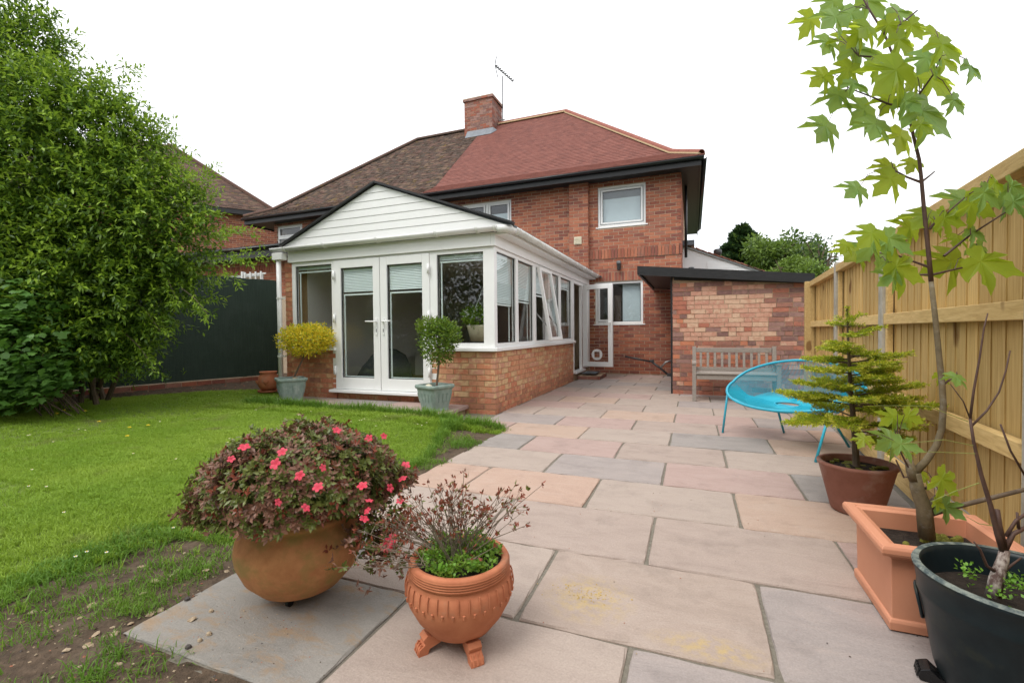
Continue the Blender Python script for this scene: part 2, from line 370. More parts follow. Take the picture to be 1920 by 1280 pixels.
def soilness(x, y):
    """>0.5 where bare soil shows"""
    nz = vnoise(x*3.1, y*3.1)*.5 + vnoise(x*9, y*9)*.5
    if x < -5.9 and y > bed_edge(x) + (nz-.5)*.12: return 1.0
    s = 0.0
    # strip round the near corner of the paving
    dx, dy = -1.86-x, .985-y
    if y < 1.75 and dx > -.1:
        d = max(dx, 0)
        s = max(s, 1.15 - d/.80 - max(0, y-1.50)/.3)
    if dy > -.1 and x > -2.6 and x < -.9:
        d = max(dy, 0); s = max(s, 1.05 - d/.40 - max(0, -1.9-x)/.9)
    # strip along the paving edge and the worn triangle by the step
    if 1.7 <= y < 4.35:
        wd = .09 + .26*max(0, (y-3.2)/1.1)
        d = -1.92-x; s = max(s, 1.0 - max(d, 0)/wd*.5)
    return s*(.62+.76*nz)
def grid(x0, x1, y0, y1, st, pick, zf):
    mb = MB(); idx = {}
    nx, ny = int(round((x1-x0)/st)), int(round((y1-y0)/st))
    def vid(i, j):
        if (i, j) not in idx:
            x, y = x0+i*st, y0+j*st; idx[(i, j)] = len(mb.v); mb.v.append((x, y, zf(x, y)))
        return idx[(i, j)]
    for i in range(nx):
        for j in range(ny):
            if pick(x0+(i+.5)*st, y0+(j+.5)*st):
                mb.f.append((vid(i, j), vid(i+1, j), vid(i+1, j+1), vid(i, j+1))); mb.mi.append(0)
    return mb
g = MB(); g.add([(-220,-60,-.12),(220,-60,-.12),(220,400,-.12),(-220,400,-.12)], [(0,1,2,3)])
tag(g.build('ground', 'ground_far'), kind='structure')
ST = .06
def soil_z(x, y): return lawn_z(x, y) - .004 + (.055*min(1, max(0, (y-bed_edge(x))/.25)) if x < -5.9 else 0) + .022*(vnoise(x*7, y*7)-.5) + .018*(vnoise(x*23, y*23)-.5)
LX0, LX1, LY0, LY1 = -14.0, -1.88, -.57, 9.03
def in_lawn(x, y):
    if x > -1.88 and y > .985: return False
    if y > 4.62 and x > -5.75: return False      # conservatory platform
    return True
tag(grid(LX0, -.5, LY0, LY1, ST, lambda x, y: in_lawn(x, y) and soilness(x, y) <= .39, lambda x, y: lawn_z(x, y)+.008*(vnoise(x*5, y*5)-.5)).build('lawn', 'lawn_base', smooth=True), kind='structure')
tag(grid(LX0, -.5, LY0, LY1, ST, lambda x, y: in_lawn(x, y) and soilness(x, y) > .3, soil_z).build('soil_bed', 'soil', smooth=True), kind='structure')

# ------------------------------------------------------------------ paving (half-bond rows of sandstone slabs)
patio = MB(); patio.add([(-2.0,.6,-.03),(2.4,.6,-.03),(2.4,12,-.03),(-2.0,12,-.03)], [(0,1,2,3)]); patio.add([(-3.2,4.3,-.032),(-1.9,4.3,-.032),(-1.9,12,-.032),(-3.2,12,-.032)], [(0,1,2,3)])
patio = tag(patio.build('patio', 'slab_mortar'), kind='structure')
# wet-laid pointing between the slabs, a little below their faces
pj = MB(); pj.add([(-1.9,.97,-.009),(1.9,.97,-.009),(1.9,11.4,-.009),(-1.9,11.4,-.009)], [(0,1,2,3)]); pj.add([(-2.75,4.35,-.010),(-1.88,4.35,-.010),(-1.88,5.6,-.010),(-2.75,5.6,-.010)], [(0,1,2,3)])
pj.add([(-2.45,5.4,-.0095),(-1.88,5.4,-.0095),(-1.88,11.4,-.0095),(-2.45,11.4,-.0095)], [(0,1,2,3)])
pj.build('pointing', 'slab_mortar', patio)
FA = .07374; FD = Vector((math.sin(FA), math.cos(FA), 0)); FN = Vector((math.cos(FA), -math.sin(FA), 0)); FP = Vector((1.409, 5.665, 0))
def fence_x(y): return FP.x + (y-FP.y)*math.tan(FA)
def slab(x0, x1, y0, y1, mat, z=0.0, parent=patio, th=.035, corners=None):
    mb = MB(); j = lambda: R(-.004, .004)
    c = corners or [(x0+j(), y0+j()), (x1+j(), y0+j()), (x1+j(), y1+j()), (x0+j(), y1+j())]
    # hand-dressed edge: each side wanders a few millimetres and the arris is chipped unevenly
    ol, il = [], []; cen = Vector((sum(p[0] for p in c)/4, sum(p[1] for p in c)/4))
    for a in range(4):
        p0, p1 = Vector(c[a]), Vector(c[(a+1) % 4]); m = max(1, int((p1-p0).length/.07))
        nv = Vector((-(p1-p0).y, (p1-p0).x)).normalized(); nv = nv if nv.dot(cen-p0) > 0 else -nv
        for k in range(m):
            p = p0.lerp(p1, k/m); w_ = R(0, .003); ol.append(p+nv*w_ if k else p+(cen-p).normalized()*R(.002, .009)); e = R(.002, .006) if random.random() < .88 else R(.006, .014)
            il.append(ol[-1]+nv*e if k else ol[-1]+(cen-p).normalized()*.012)
    tz = z + R(-.002, .002); n_ = len(ol)
    v = [(p.x, p.y, z-th) for p in ol] + [(p.x, p.y, tz-R(.004, .008)) for p in ol] + [(p.x, p.y, tz) for p in il]
    f = [tuple(range(2*n_, 3*n_))] + [(i, (i+1) % n_, n_+(i+1) % n_, n_+i) for i in range(n_)] + [(n_+i, n_+(i+1) % n_, 2*n_+(i+1) % n_, 2*n_+i) for i in range(n_)]
    mb.add(v, f); return mb.build('paving_slab', mat, parent)
PIT, ROW, JT = .860, .5755, .011
forced = {(0,-1): 'sandstone_dirty', (0,0): 'sandstone_3', (0,1): 'sandstone_2', (1,0): 'sandstone_sandy', (1,1): 'sandstone_2', (1,-1): 'sandstone_3', (2,0): 'sandstone_0', (2,-1): 'sandstone_3',
          (3,0): 'sandstone_3', (3,1): 'sandstone_4', (3,-1): 'sandstone_1', (4,-1): 'sandstone_3', (4,1): 'sandstone_5', (4,0): 'sandstone_2', (5,1): 'sandstone_3', (5,0): 'sandstone_0', (5,-1): 'sandstone_5'}
random.seed(21)
for r in range(0, 18):
    y0 = .995 + r*ROW; y1 = y0 + ROW - JT
    if y0 > 11.3: break
    y1 = min(y1, 11.38)
    base = -1.053 if r % 2 == 0 else -.608        # joints: -1.05/-.19/.67 on even rows, -.61/.25 on odd rows
    left = -1.90 if y0 < 4.3 else (-2.72 if y0 < 5.0 else -2.355)
    k = -3
    while True:
        x0 = base + k*PIT; x1 = x0 + PIT - JT; k += 1
        if x0 > 1.75: break
        xa, xb = max(x0, left), x1
        if xb - xa < .05: continue
        lim0, lim1 = fence_x(y0)-.03, fence_x(y1)-.03
        if y0 > 8.05: lim0 = lim1 = -.31
        corners = None
        if xb > min(lim0, lim1):
            corners = [(xa, y0), (min(xb, lim0), y0), (min(xb, lim1), y1), (xa, y1)]
            if corners[1][0]-xa < .03: continue
        mt = forced.get((r, k-1))
        if mt is None:
            far = r > 11
            mt = random.choice(SLABS if not far else ['sandstone_2','sandstone_2','sandstone_0','sandstone_6','sandstone_5'])
        if r == 0 and abs(x0+1.053+PIT) < .01: mt = 'sandstone_dirty'
        slab(xa, xb, y0, y1, mt, corners=corners)
# raised slab step along the conservatory front with a brick edge
PZ = .10
plat = MB(); plat.box(-7.2, -2.79, 4.70, 5.40, -.03, PZ-.045); plat = tag(plat.build('step_base', 'mortar_old'), kind='structure')
for k, (xa, xb) in enumerate([(-7.2,-6.42),(-6.41,-5.55),(-5.54,-4.68),(-4.67,-3.81),(-3.80,-2.74)]):
    slab(xa, xb, 4.62, 5.02 if k % 2 else 5.10, ['sandstone_0','sandstone_2','sandstone_3','sandstone_5','sandstone_0'][k], PZ, plat, .04)
    slab(xa, xb, 5.03 if k % 2 else 5.11, 5.41, ['sandstone_2','sandstone_3','sandstone_0','sandstone_6','sandstone_5'][k], PZ, plat, .04)
# ------------------------------------------------------------------ brickwork
BRICK_MESH = {}
def brick_mesh(mat):
    if mat not in BRICK_MESH:
        mb = MB(); e = .012
        mb.add([(-.5,-.5,-.5),(.5,-.5,-.5),(.5,.5,-.5),(-.5,.5,-.5),(-.5,-.5,.5),(.5,-.5,.5),(.5,.5,.5),(-.5,.5,.5)],
               [(0,3,2,1),(4,5,6,7),(0,1,5,4),(1,2,6,5),(2,3,7,6),(3,0,4,7)])
        BRICK_MESH[mat] = mb.mesh('brick', mat)
    return BRICK_MESH[mat]
class Bricks:
    """collects bricks of one thing; the nearest go out one by one, the rest as one part"""
    def __init__(s): s.b = []
    def wall(s, o, ang, length, z0, z1, pal, course=.075, bh=.065, bl=.215, gap=.010, holes=(), proud=.006, pick=None, mix=False, seed=1, phase=0, vert=None, jit=.0015):
        rg = random.Random(seed); u = Vector((math.cos(ang), math.sin(ang), 0)); nrm = Vector((math.sin(ang), -math.cos(ang), 0)); o = Vector(o)
        z = z0; c = phase
        while z + bh*.5 < z1:
            hh = min(bh, z1-z)
            if vert is not None and abs(z-vert[0]) < course*.5:       # soldier course
                a = vert[2] if len(vert) > 2 else 0; zt = vert[1]
                while a < length-.02:
                    s._put(o, u, nrm, ang, a, min(a+.066, length), z, zt-z, pal, rg, holes, proud+.004, pick, jit); a += .078
                z = zt + gap; continue
            a = 0.0
            if mix: a = -rg.choice([0, .05, .11])
            elif c % 2: a = -(bl+gap)/2
            while a < length - .015:
                b_ = bl if not mix else rg.choice([bl, bl, .102, bl, .102, .16])
                s._put(o, u, nrm, ang, max(a, 0), min(a+b_, length), z, hh, pal, rg, holes, proud, pick, jit); a += b_ + gap
            z += course; c += 1
    def _put(s, o, u, nrm, ang, a, b_, z, h, pal, rg, holes, proud, pick, jit):
        if b_-a < .02: return
        segs = [(a, b_)]
        for (h0, h1, hz0, hz1) in holes:
            if z+h > hz0+.004 and z < hz1-.004:
                nx = []
                for (p, q) in segs:
                    if q <= h0 or p >= h1: nx.append((p, q)); continue
                    if p < h0-.02: nx.append((p, h0))
                    if q > h1+.02: nx.append((h1, q))
                segs = nx
        for (p, q) in segs:
            m = pick((p+q)/2, z, rg) if pick else rg.choice(pal)
            pr = proud + rg.uniform(-jit, jit); dep = .06
            cpt = o + u*((p+q)/2) + nrm*(pr-dep/2) + Vector((0, 0, z+h/2))
            s.b.append((cpt, ang+rg.uniform(-.006, .006)*(jit > .003), q-p, dep, h, m))
    def emit(s, wall, limit=300, vis=None):
        off = world_of(wall)
        order = sorted(s.b, key=lambda t: (0 if (vis is None or vis(t[0])) else 1, cam_dist(t[0])))
        for (c, ang, l, d, h, m) in order[:limit]:
            ob = bpy.data.objects.new('brick', brick_mesh(m)); C.objects.link(ob); ob.parent = wall
            ob.location = c-off; ob.rotation_euler = (0, 0, ang); ob.scale = (l, d, h)
        rest = order[limit:]
        if rest:
            mats = sorted({t[5] for t in rest}); mb = MB()
            for (c, ang, l, d, h, m) in rest:
                u = Vector((math.cos(ang), math.sin(ang), 0)); v = Vector((-math.sin(ang), math.cos(ang), 0))
                mb.obox(c-u*l/2-v*d/2-Vector((0, 0, h/2)), u*l, v*d, Vector((0, 0, h)), mats.index(m))
            tag(mb.build('brickwork', mats, wall), kind='stuff')

def window_unit(parent, x0, x1, z0, z1, y, panes, fr=.055, dep=.07, pane_mat='glass', inner=True, sill=True, name='window'):
    """white frame on plane y (front face), facing -y; panes = list of (x0,x1,z0,z1,is_sash)"""
    f = MB()
    f.box(x0, x0+fr, y, y+dep, z0, z1); f.box(x1-fr, x1, y, y+dep, z0, z1)
    f.box(x0+fr, x1-fr, y+.001, y+dep, z0, z0+fr); f.box(x0+fr, x1-fr, y+.001, y+dep, z1-fr, z1)
    w_ = f.build(name, 'upvc', parent, bevel=.004)
    for (a, b_, c, d, sash) in panes:
        if sash:
            s_ = MB(); t = .045; yy = y-.014
            s_.box(a, a+t, yy, yy+.05, c, d); s_.box(b_-t, b_, yy, yy+.05, c, d); s_.box(a+t, b_-t, yy+.001, yy+.05, c, c+t); s_.box(a+t, b_-t, yy+.001, yy+.05, d-t, d)
            s_.build('sash', 'upvc', w_, bevel=.004); a, b_, c, d = a+t, b_-t, c+t, d-t
        se = MB(); q = .008
        se.box(a, a+q, y+.012, y+.03, c, d); se.box(b_-q, b_, y+.012, y+.03, c, d); se.box(a, b_, y+.0125, y+.0295, c, c+q); se.box(a, b_, y+.0125, y+.0295, d-q, d)
        se.build('seal', 'seal_dark', w_)
        g_ = MB(); g_.sheet((a, y+.022, c), (b_-a, 0, 0), (0, 0, d-c)); g_.build('pane', pane_mat, w_)
    if sill:
        s_ = MB(); s_.box(x0-.05, x1+.05, y-.05, y+.03, z0-.03, z0-.001); s_.build('sill', 'upvc', w_, bevel=.004)
    return w_

# ------------------------------------------------------------------ the pair of semi-detached houses
HY = 11.4; HXR = -.243; HXL = -12.9; HYB = 18.6; EZ = 4.76; EY = 10.92
house = thing('semi_detached_house', 'red brick semi-detached house, half its hipped roof new red tiles, half old mossy brown', 'house', (-6.6, HY, 0))
hw = MB()
# wall shell with window openings on the garden side (boxes butted round the holes)
WIN = [(-2.17, -1.03, 3.60, 4.58), (-2.245, -1.10, 1.225, 2.262), (-5.90, -4.46, 3.55, 4.56), (-12.78, -11.69, 3.9, 4.60)]
xs = sorted({HXL, HXR, *[w_[0] for w_ in WIN], *[w_[1] for w_ in WIN]}); zs = sorted({0.0, EZ, *[w_[2] for w_ in WIN], *[w_[3] for w_ in WIN]})
zs[0] = -.1
for xa, xb in zip(xs, xs[1:]):
    za = zs[0]
    for zb, zc in zip(zs[1:], zs[2:] + [None]):
        hole = any(xa >= w_[0]-1e-6 and xb <= w_[1]+1e-6 and za >= w_[2]-1e-6 and zb <= w_[3]+1e-6 for w_ in WIN)
        if not hole: hw.box(xa, xb, HY, HY+.25, za, zb)
        za = zb
hw.box(HXR-.25, HXR, HY+.25, HYB, -.1, EZ); hw.box(HXL, HXL+.25, HY+.25, HYB, -.1, EZ); hw.box(HXL, HXR, HYB, HYB+.25, -.1, EZ)
# shallow pier beside the conservatory roof
hw.box(-2.86, -2.385, HY-.13, HY, -.1, EZ-.02)
hwall = hw.build('wall', 'mortar_buff', house)
rm = MB(); rm.box(HXL+.3, HXR-.3, HY+1.4, HY+1.5, 0, EZ); rm.box(HXL+.3, HXR-.3, HY+.3, HY+1.4, 2.45, 2.6); rm.box(HXL+.3, HXR-.3, HY+.3, HY+1.4, EZ-.1, EZ)
rm.box(-6.2, -6.1, HY+.26, HY+1.4, 0, EZ-.1); rm.box(-3.4, -3.3, HY+.26, HY+1.4, 0, EZ-.1); rm.box(HXR-.4, HXR-.3, HY+.26, HY+1.4, 0, EZ-.1)
rm.build('room_lining', 'room_grey', house)
B = Bricks()
kw = dict(course=.080, bh=.068, bl=.228, gap=.012)
holes = [(-2.385-.0, -2.385, 0, 0)]
def uh(x): return x+2.385
# right bay: pier edge to the house corner
hl = [(uh(w_[0]), uh(w_[1]), w_[2], w_[3]) for w_ in WIN[:2]]
L_ = HXR+2.385
B.wall((-2.385, HY, 0), 0, L_, .02, 2.27, HOUSE_PAL, holes=hl, seed=3, **kw)
B.wall((-2.385, HY, 0), 0, L_, 2.275, 2.49, HOUSE_PAL, holes=hl, seed=4, vert=(2.275, 2.488), **kw)
B.wall((-2.385, HY, 0), 0, L_, 2.50, 2.82, HOUSE_PAL, holes=hl, seed=5, **kw)
B.wall((-2.385, HY, 0), 0, L_+.02, 2.822, 3.06, HOUSE_PAL, holes=hl, seed=6, vert=(2.822, 3.055), proud=.022, **kw)
B.wall((-2.385, HY, 0), 0, L_, 3.068, EZ, HOUSE_PAL, holes=hl, seed=7, **kw)
B.wall((-2.86, HY-.13, 0), 0, .475, 2.2, EZ-.02, HOUSE_PAL, seed=8, **kw)
B.wall((-2.385, HY-.13, 0), PI/2, .13, 2.2, EZ-.02, HOUSE_PAL, seed=9, **kw)
# left of the pier, above the conservatory roof
B.wall((-7.0, HY, 0), 0, 4.14, 2.5, EZ, HOUSE_PAL, holes=[(-5.90+7.0, -4.46+7.0, 3.55, 4.56)], seed=10, **kw)
# side return of the house corner
B.wall((HXR, HY, 0), PI/2, 3.0, .02, EZ, HOUSE_PAL, seed=12, **kw)
B.emit(hwall, 300, vis=lambda c: c.y < HY+.1 and c.x > -2.9 and not (c.x > -.75 and c.z < 2.1))
Bn = Bricks()
Bn.wall((HXL, HY, 0), 0, 5.9, 2.3, EZ, ['house_brick_2','house_brick_5','house_brick_4','house_brick_0'], holes=[(-12.78-HXL, -11.69-HXL, 3.9, 4.60)], seed=11, **kw)
Bn.emit(hwall, 0)
# windows
w1 = window_unit(house, -2.17, -1.03, 3.60, 4.58, HY+.03, [(-2.10, -1.10, 3.67, 4.51, True)])
q = MB(); q.box(-2.1, -1.1, HY+.12, HY+.13, 3.65, 4.30); q.build('blind', 'frosted_blue', w1)
q = MB(); q.box(-2.1, -1.1, HY+.125, HY+.135, 4.301, 4.53); q.build('blind_head', 'curtain_grey', w1)
w2 = window_unit(house, -2.245, -1.10, 1.225, 2.262, HY+.03, [(-2.18, -1.86, 1.29, 2.20, True), (-1.82, -1.165, 1.29, 2.20, False)])
q = MB(); q.box(-1.86, -1.82, HY+.031, HY+.10, 1.28, 2.207); q.build('mullion', 'upvc', w2)
q = MB(); q.box(-1.60, -1.12, HY+.16, HY+.17, 1.25, 2.25); q.build('blind', 'frosted_blue', w2)
q = MB(); q.box(-1.83, -1.66, HY+.30, HY+.42, 1.25, 1.95); q.build('cupboard', 'wood_brown', w2)
w3 = window_unit(house, -5.90, -4.46, 3.55, 4.56, HY+.03, [(-5.83, -5.23, 3.61, 4.50, True), (-5.12, -4.53, 3.61, 4.50, True)])
q = MB(); q.box(-5.21, -5.14, HY+.031, HY+.10, 3.60, 4.51); q.build('mullion', 'upvc', w3)
q = MB(); q.box(-5.1, -4.5, HY+.14, HY+.15, 3.6, 4.25); q.build('blind', 'frosted_blue', w3)
w4 = window_unit(house, -12.78, -11.69, 3.9, 4.60, HY+.03, [(-12.72, -11.75, 4.26, 4.56, True), (-12.72, -11.75, 3.95, 4.20, False)])
q = MB(); q.box(-12.73, -11.74, HY+.031, HY+.10, 4.19, 4.262); q.build('transom', 'upvc', w4)
q = MB()
for z in (0, .2, .4, .6): pass
q.box(-12.9, -12.6, HY-.06, HY-.002, 3.78, 3.86); q.build('sill', 'concrete', w4)
# wall vent on the pier, moss by the upper sill
v_ = MB(); v_.box(-2.735, -2.545, HY-.165, HY-.137, 3.20, 3.39)
vv = v_.build('vent', 'cream_plastic', house, bevel=.006)
v_ = MB()
for k in range(5): v_.box(-2.715, -2.565, HY-.172, HY-.166, 3.222+k*.032, 3.240+k*.032)
v_.build('louvre', 'cream_plastic', vv)
v_ = MB()
for k, (x, y, z) in enumerate([(-3.2, HY-.10, 2.62), (-2.62, HY-.2, 2.47), (-2.35, HY-.1, 2.36)]): v_.box(x-.16, x+.08, y, y+.06, z-.04, z+.06)
v_.build('flashing', 'lead', house)
# eaves: black soffit, fascia and half-round gutter
EXR, EXL = .215, -13.75
e_ = MB(); e_.box(EXL+.06, EXR-.06, EY+.06, HY, EZ-.06, EZ-.03); e_.box(HXR, EXR-.06, HY, HYB+.3, EZ-.061, EZ-.031); e_.box(EXL+.06, HXL, HY, HYB+.3, EZ-.061, EZ-.031)
e_.build('soffit', 'soffit_dark', house)
e_ = MB(); e_.box(EXL+.03, EXR-.03, EY+.03, EY+.058, EZ-.10, EZ+.10); e_.box(EXR-.058, EXR-.03, EY+.06, HYB+.4, EZ-.10, EZ+.10); e_.box(EXL+.03, EXL+.058, EY+.06, HYB+.4, EZ-.10, EZ+.10)
e_.build('fascia', 'black_paint', house)
def gutter(mb, a, b_, r=.055):
    a, b_ = Vector(a), Vector(b_); d = (b_-a).normalized(); sd_ = Vector((0, 0, 1)).cross(d)
    pr = [(math.cos(PI+PI*k/10)*r, math.sin(PI+PI*k/10)*r) for k in range(11)] + [(r-.006, 0)] + [(math.cos(2*PI-PI*k/10)*(r-.006), math.sin(2*PI-PI*k/10)*(r-.006)) for k in range(1, 11)]
    mb.prism(pr, a, sd_, Vector((0, 0, 1)), b_-a)
e_ = MB(); gutter(e_, (-6.85, EY-.03, EZ+.07), (EXR+.02, EY-.03, EZ+.07)); gutter(e_, (EXR+.03, EY-.0, EZ+.07), (EXR+.03, HYB, EZ+.07)); gutter(e_, (EXL, EY-.03, EZ+.07), (-6.86, EY-.03, EZ+.07))
e_.build('gutter', 'black_gutter', house, smooth=True)
e_ = MB(); e_.tube([(HXR+.09, HY+1.15, EZ-.05), (HXR+.09, HY+1.15, 2.9)], .034, 10); e_.build('downpipe', 'black_gutter', house, smooth=True)
# roof: sprocketed eaves, 45-degree hips
RY = EY + 4.10; RXR, RXL = EXR-4.10, EXL+4.10
def rz(d): return EZ+.12 + (.52*d if d < .65 else .338 + (d-.65)*.895)
RZ = rz(4.10); MIDX = -6.86
def roof_tiles(mb, axis, lo, hi, matsel, dmin=0, gauge=.10, tw=.166, jit=.002, seed=5):
    """tile courses on one slope; axis 'S' = garden side (runs in x), 'E'/'W' = hip ends (run in y)"""
    rg = random.Random(seed); d = -.03; row = 0
    while d < 4.08:
        sl = .52 if d < .65 else .895
        cs = 1/math.sqrt(1+sl*sl); dd = gauge*cs; d2 = d + dd*1.25
        za, zb = rz(max(d, 0)) - (0 if d >= 0 else .02), rz(min(d2, 4.1))
        if axis == 'S': a0, a1 = lo(d), hi(d)
        else: a0, a1 = EY+d, HYB+.7-d
        a = a0 - (row % 2)*tw/2
        while a < a1:
            p, q_ = max(a, a0)+.0015, min(a+tw, a1)-.0015
            if q_-p > .02:
                h = .024+rg.uniform(-jit, jit); hb = .002; k = rg.uniform(-jit, jit)
                def P(s_, dd_, z_):
                    if axis == 'S': return (s_, EY+dd_, z_)
                    if axis == 'E': return (EXR-dd_, s_, z_)
                    return (EXL+dd_, s_, z_)
                v = [P(p, d, za+h+k), P(q_, d, za+h-k), P(q_, d2, zb+hb), P(p, d2, zb+hb), P(p, d, za-.002), P(q_, d, za-.002)]
                mb.add(v, [(0,1,2,3), (4,5,1,0)] if axis != 'W' else [(3,2,1,0), (0,1,5,4)], matsel(rg, (p+q_)/2, d))
            a += tw
        d += dd; row += 1
und = MB()
prof = [0, .65, 4.10]
for d0, d1 in zip(prof, prof[1:]):
    z0_, z1_ = rz(d0)-.012, rz(d1)-.012
    und.add([(EXL+d0,EY+d0,z0_),(EXR-d0,EY+d0,z0_),(EXR-d1,EY+d1,z1_),(EXL+d1,EY+d1,z1_)], [(0,1,2,3)])
    und.add([(EXR-d0,EY+d0,z0_),(EXR-d0,HYB+.7-d0,z0_),(EXR-d1,HYB+.7-d1,z1_),(EXR-d1,EY+d1,z1_)], [(0,1,2,3)])
    und.add([(EXL+d0,HYB+.7-d0,z0_),(EXL+d0,EY+d0,z0_),(EXL+d1,EY+d1,z1_),(EXL+d1,HYB+.7-d1,z1_)], [(0,1,2,3)])
    und.add([(EXR-d0,HYB+.7-d0,z0_),(EXL+d0,HYB+.7-d0,z0_),(EXL+d1,HYB+.7-d1,z1_),(EXR-d1,HYB+.7-d1,z1_)], [(0,1,2,3)])
roof = und.build('roof', 'tile_new_c', house)
NEW = ['tile_new', 'tile_new_b', 'tile_new_c']
t_ = MB(); sel = lambda rg, x, d: rg.choice([0, 0, 0, 1, 2])
roof_tiles(t_, 'S', lambda d: MIDX, lambda d: EXR-d, sel)
roof_tiles(t_, 'E', None, None, sel, seed=6)
tag(t_.build('new_roof_tiles', NEW, roof), 'smooth red plain tiles of the renewed half', kind='stuff')
t_ = MB(); sel = lambda rg, x, d: rg.choice([0, 0, 1, 2, 2, 3])
roof_tiles(t_, 'S', lambda d: EXL+d, lambda d: MIDX, sel, jit=.011, seed=8)
roof_tiles(t_, 'W', None, None, sel, jit=.007, seed=9)
tag(t_.build('old_roof_tiles', OLD_PAL, roof), 'weathered brown mossy tiles of the old half', kind='stuff')
def ridge_run(pts, mat, r=.095, seg=.33, name='ridge_tile', mort=None):
    """half-round tiles laid end to end along a polyline"""
    tot = [0]
    for a, b_ in zip(pts, pts[1:]): tot.append(tot[-1]+(Vector(b_)-Vector(a)).length)
    def at(s_):
        for k in range(len(pts)-1):
            if s_ <= tot[k+1]+1e-6:
                t = (s_-tot[k])/(tot[k+1]-tot[k]); return Vector(pts[k]).lerp(Vector(pts[k+1]), t)
        return Vector(pts[-1])
    s_ = 0
    while s_ < tot[-1]-.05:
        a, b_ = at(s_+.004), at(min(s_+seg, tot[-1])-.004); d = (b_-a).normalized(); sd_ = d.cross(Vector((0, 0, 1))).normalized(); up = sd_.cross(d)
        mb = MB(); poly = [(math.cos(PI*k/8)*r, math.sin(PI*k/8)*r*.85) for k in range(9)] + [(math.cos(PI*k/8)*(r-.015), math.sin(PI*k/8)*(r-.015)*.85) for k in range(8, -1, -1)]
        mb.prism(poly, a, sd_, up, b_-a); mb.build(name, mat, roof)
        s_ += seg
    if mort:
        mb = MB()
        for a, b_ in zip(pts, pts[1:]): mb.beam(Vector(a)+Vector((0, 0, -.012)), Vector(b_)+Vector((0, 0, -.012)), 2*r+.012, .034)
        mb.build('ridge_bedding', mort, roof)
hipR = [(EXR-d, EY+d, rz(d)+.02) for d in (0.02, .3, .65, 1.2, 4.10)]
hipL = [(EXL+d, EY+d, rz(d)+.02) for d in (0.02, .3, .65, 1.2, 4.10)]
ridge_run(hipR, 'ridge_tile', mort='ridge_mortar')
ridge_run([(RXR, RY, RZ+.02), (-6.3, RY, RZ+.02)], 'ridge_tile', mort='ridge_mortar')
ridge_run(hipL, 'tile_old_1', mort='tile_old_2')
ridge_run([(-7.5, RY, RZ+.02), (RXL, RY, RZ+.02)], 'tile_old_1', mort='tile_old_2')
# chimney straddling the ridge on the party line
ch = MB(); CX0, CX1, CY0, CY1 = -7.42, -6.36, RY-.46, RY+.40; CZ = 9.18
ch.box(CX0, CX1, CY0, CY1, RZ-.7, CZ-.10); ch.box(CX0-.04, CX1+.04, CY0-.04, CY1+.04, CZ-.10, CZ)
chim = ch.build('chimney', 'mortar_old', house)
Bc = Bricks(); cp = ['shed_brick_3','house_brick_5','shed_brick_4','shed_brick_6','shed_brick_3','house_brick_2']
Bc.wall((CX0, CY0, 0), 0, CX1-CX0, RZ-.55, CZ-.10, cp, seed=31, jit=.004, **kw); Bc.wall((CX1, CY0, 0), PI/2, CY1-CY0, RZ-.35, CZ-.10, cp, seed=32, jit=.004, **kw)
Bc.wall((CX0-.04, CY0-.04, 0), 0, CX1-CX0+.08, CZ-.10, CZ, cp, seed=33, jit=.004, **kw); Bc.wall((CX1+.04, CY0-.04, 0), PI/2, CY1-CY0+.08, CZ-.10, CZ, cp, seed=34, jit=.004, **kw)
Bc.emit(chim, 140)
q = MB(); q.tube([(-6.75, RY-.1, CZ), (-6.75, RY-.1, CZ+.10)], .045, 10); q.build('flue', 'metal_grey', chim, smooth=True)
q = MB(); d_ = (4.10-.46)
q.add([(CX0+.1,CY0-.18,rz(d_-.18)+.035),(CX1+.02,CY0-.18,rz(d_-.18)+.035),(CX1+.16,CY0+.02,rz(d_)+.05),(CX1+.02,CY0-.004,rz(d_)+.16),(CX0+.1,CY0-.004,rz(d_)+.16)], [(0,1,2,3,4)])
q.build('flashing', 'lead', chim, solid=.006)
q = MB(); q.box(-2.35, -2.05, 0, .01, 0, .01)
# television aerial on a mast by the chimney
ae = thing('television_aerial', 'thin grey television aerial on a tall mast beside the chimney', 'aerial', (-6.20, RY+.1, RZ))
q = MB(); a0 = Vector((-6.2, RY+.1, RZ-.35)); a1 = Vector((-6.2, RY+.1, RZ+1.72)); q.tube([a0, a1], .019, 8); q.build('mast', 'metal_dark', ae, smooth=True)
q = MB(); q.beam(a0+Vector((-.22, 0, .55)), a0+Vector((.08, 0, .55)), .03, .03); q.build('bracket', 'metal_grey', ae)
b0 = a1+Vector((-.30, .05, .46)); b1 = a1+Vector((.42, -.05, -.30))
q = MB(); q.tube([b0, b1], .017, 6); boom = q.build('boom', 'metal_dark', ae)
for k in range(10):
    p = b0.lerp(b1, .08+k*.1); q = MB(); h = .13-.006*k; q.tube([p+Vector((-.3*h, 1.0*h, .1*h)), p-Vector((-.3*h, 1.0*h, .1*h))], .011, 5); q.beam(p-Vector((.045, 0, -.035)), p+Vector((.045, 0, .035)), .03, .03); q.build('element', 'metal_dark', ae)
q = MB(); q.tube([b0+Vector((.06, 0, .30)), b0+Vector((0, 0, .02)), b0+Vector((.10, 0, -.42))], .016, 6); q.build('reflector', 'metal_dark', ae)
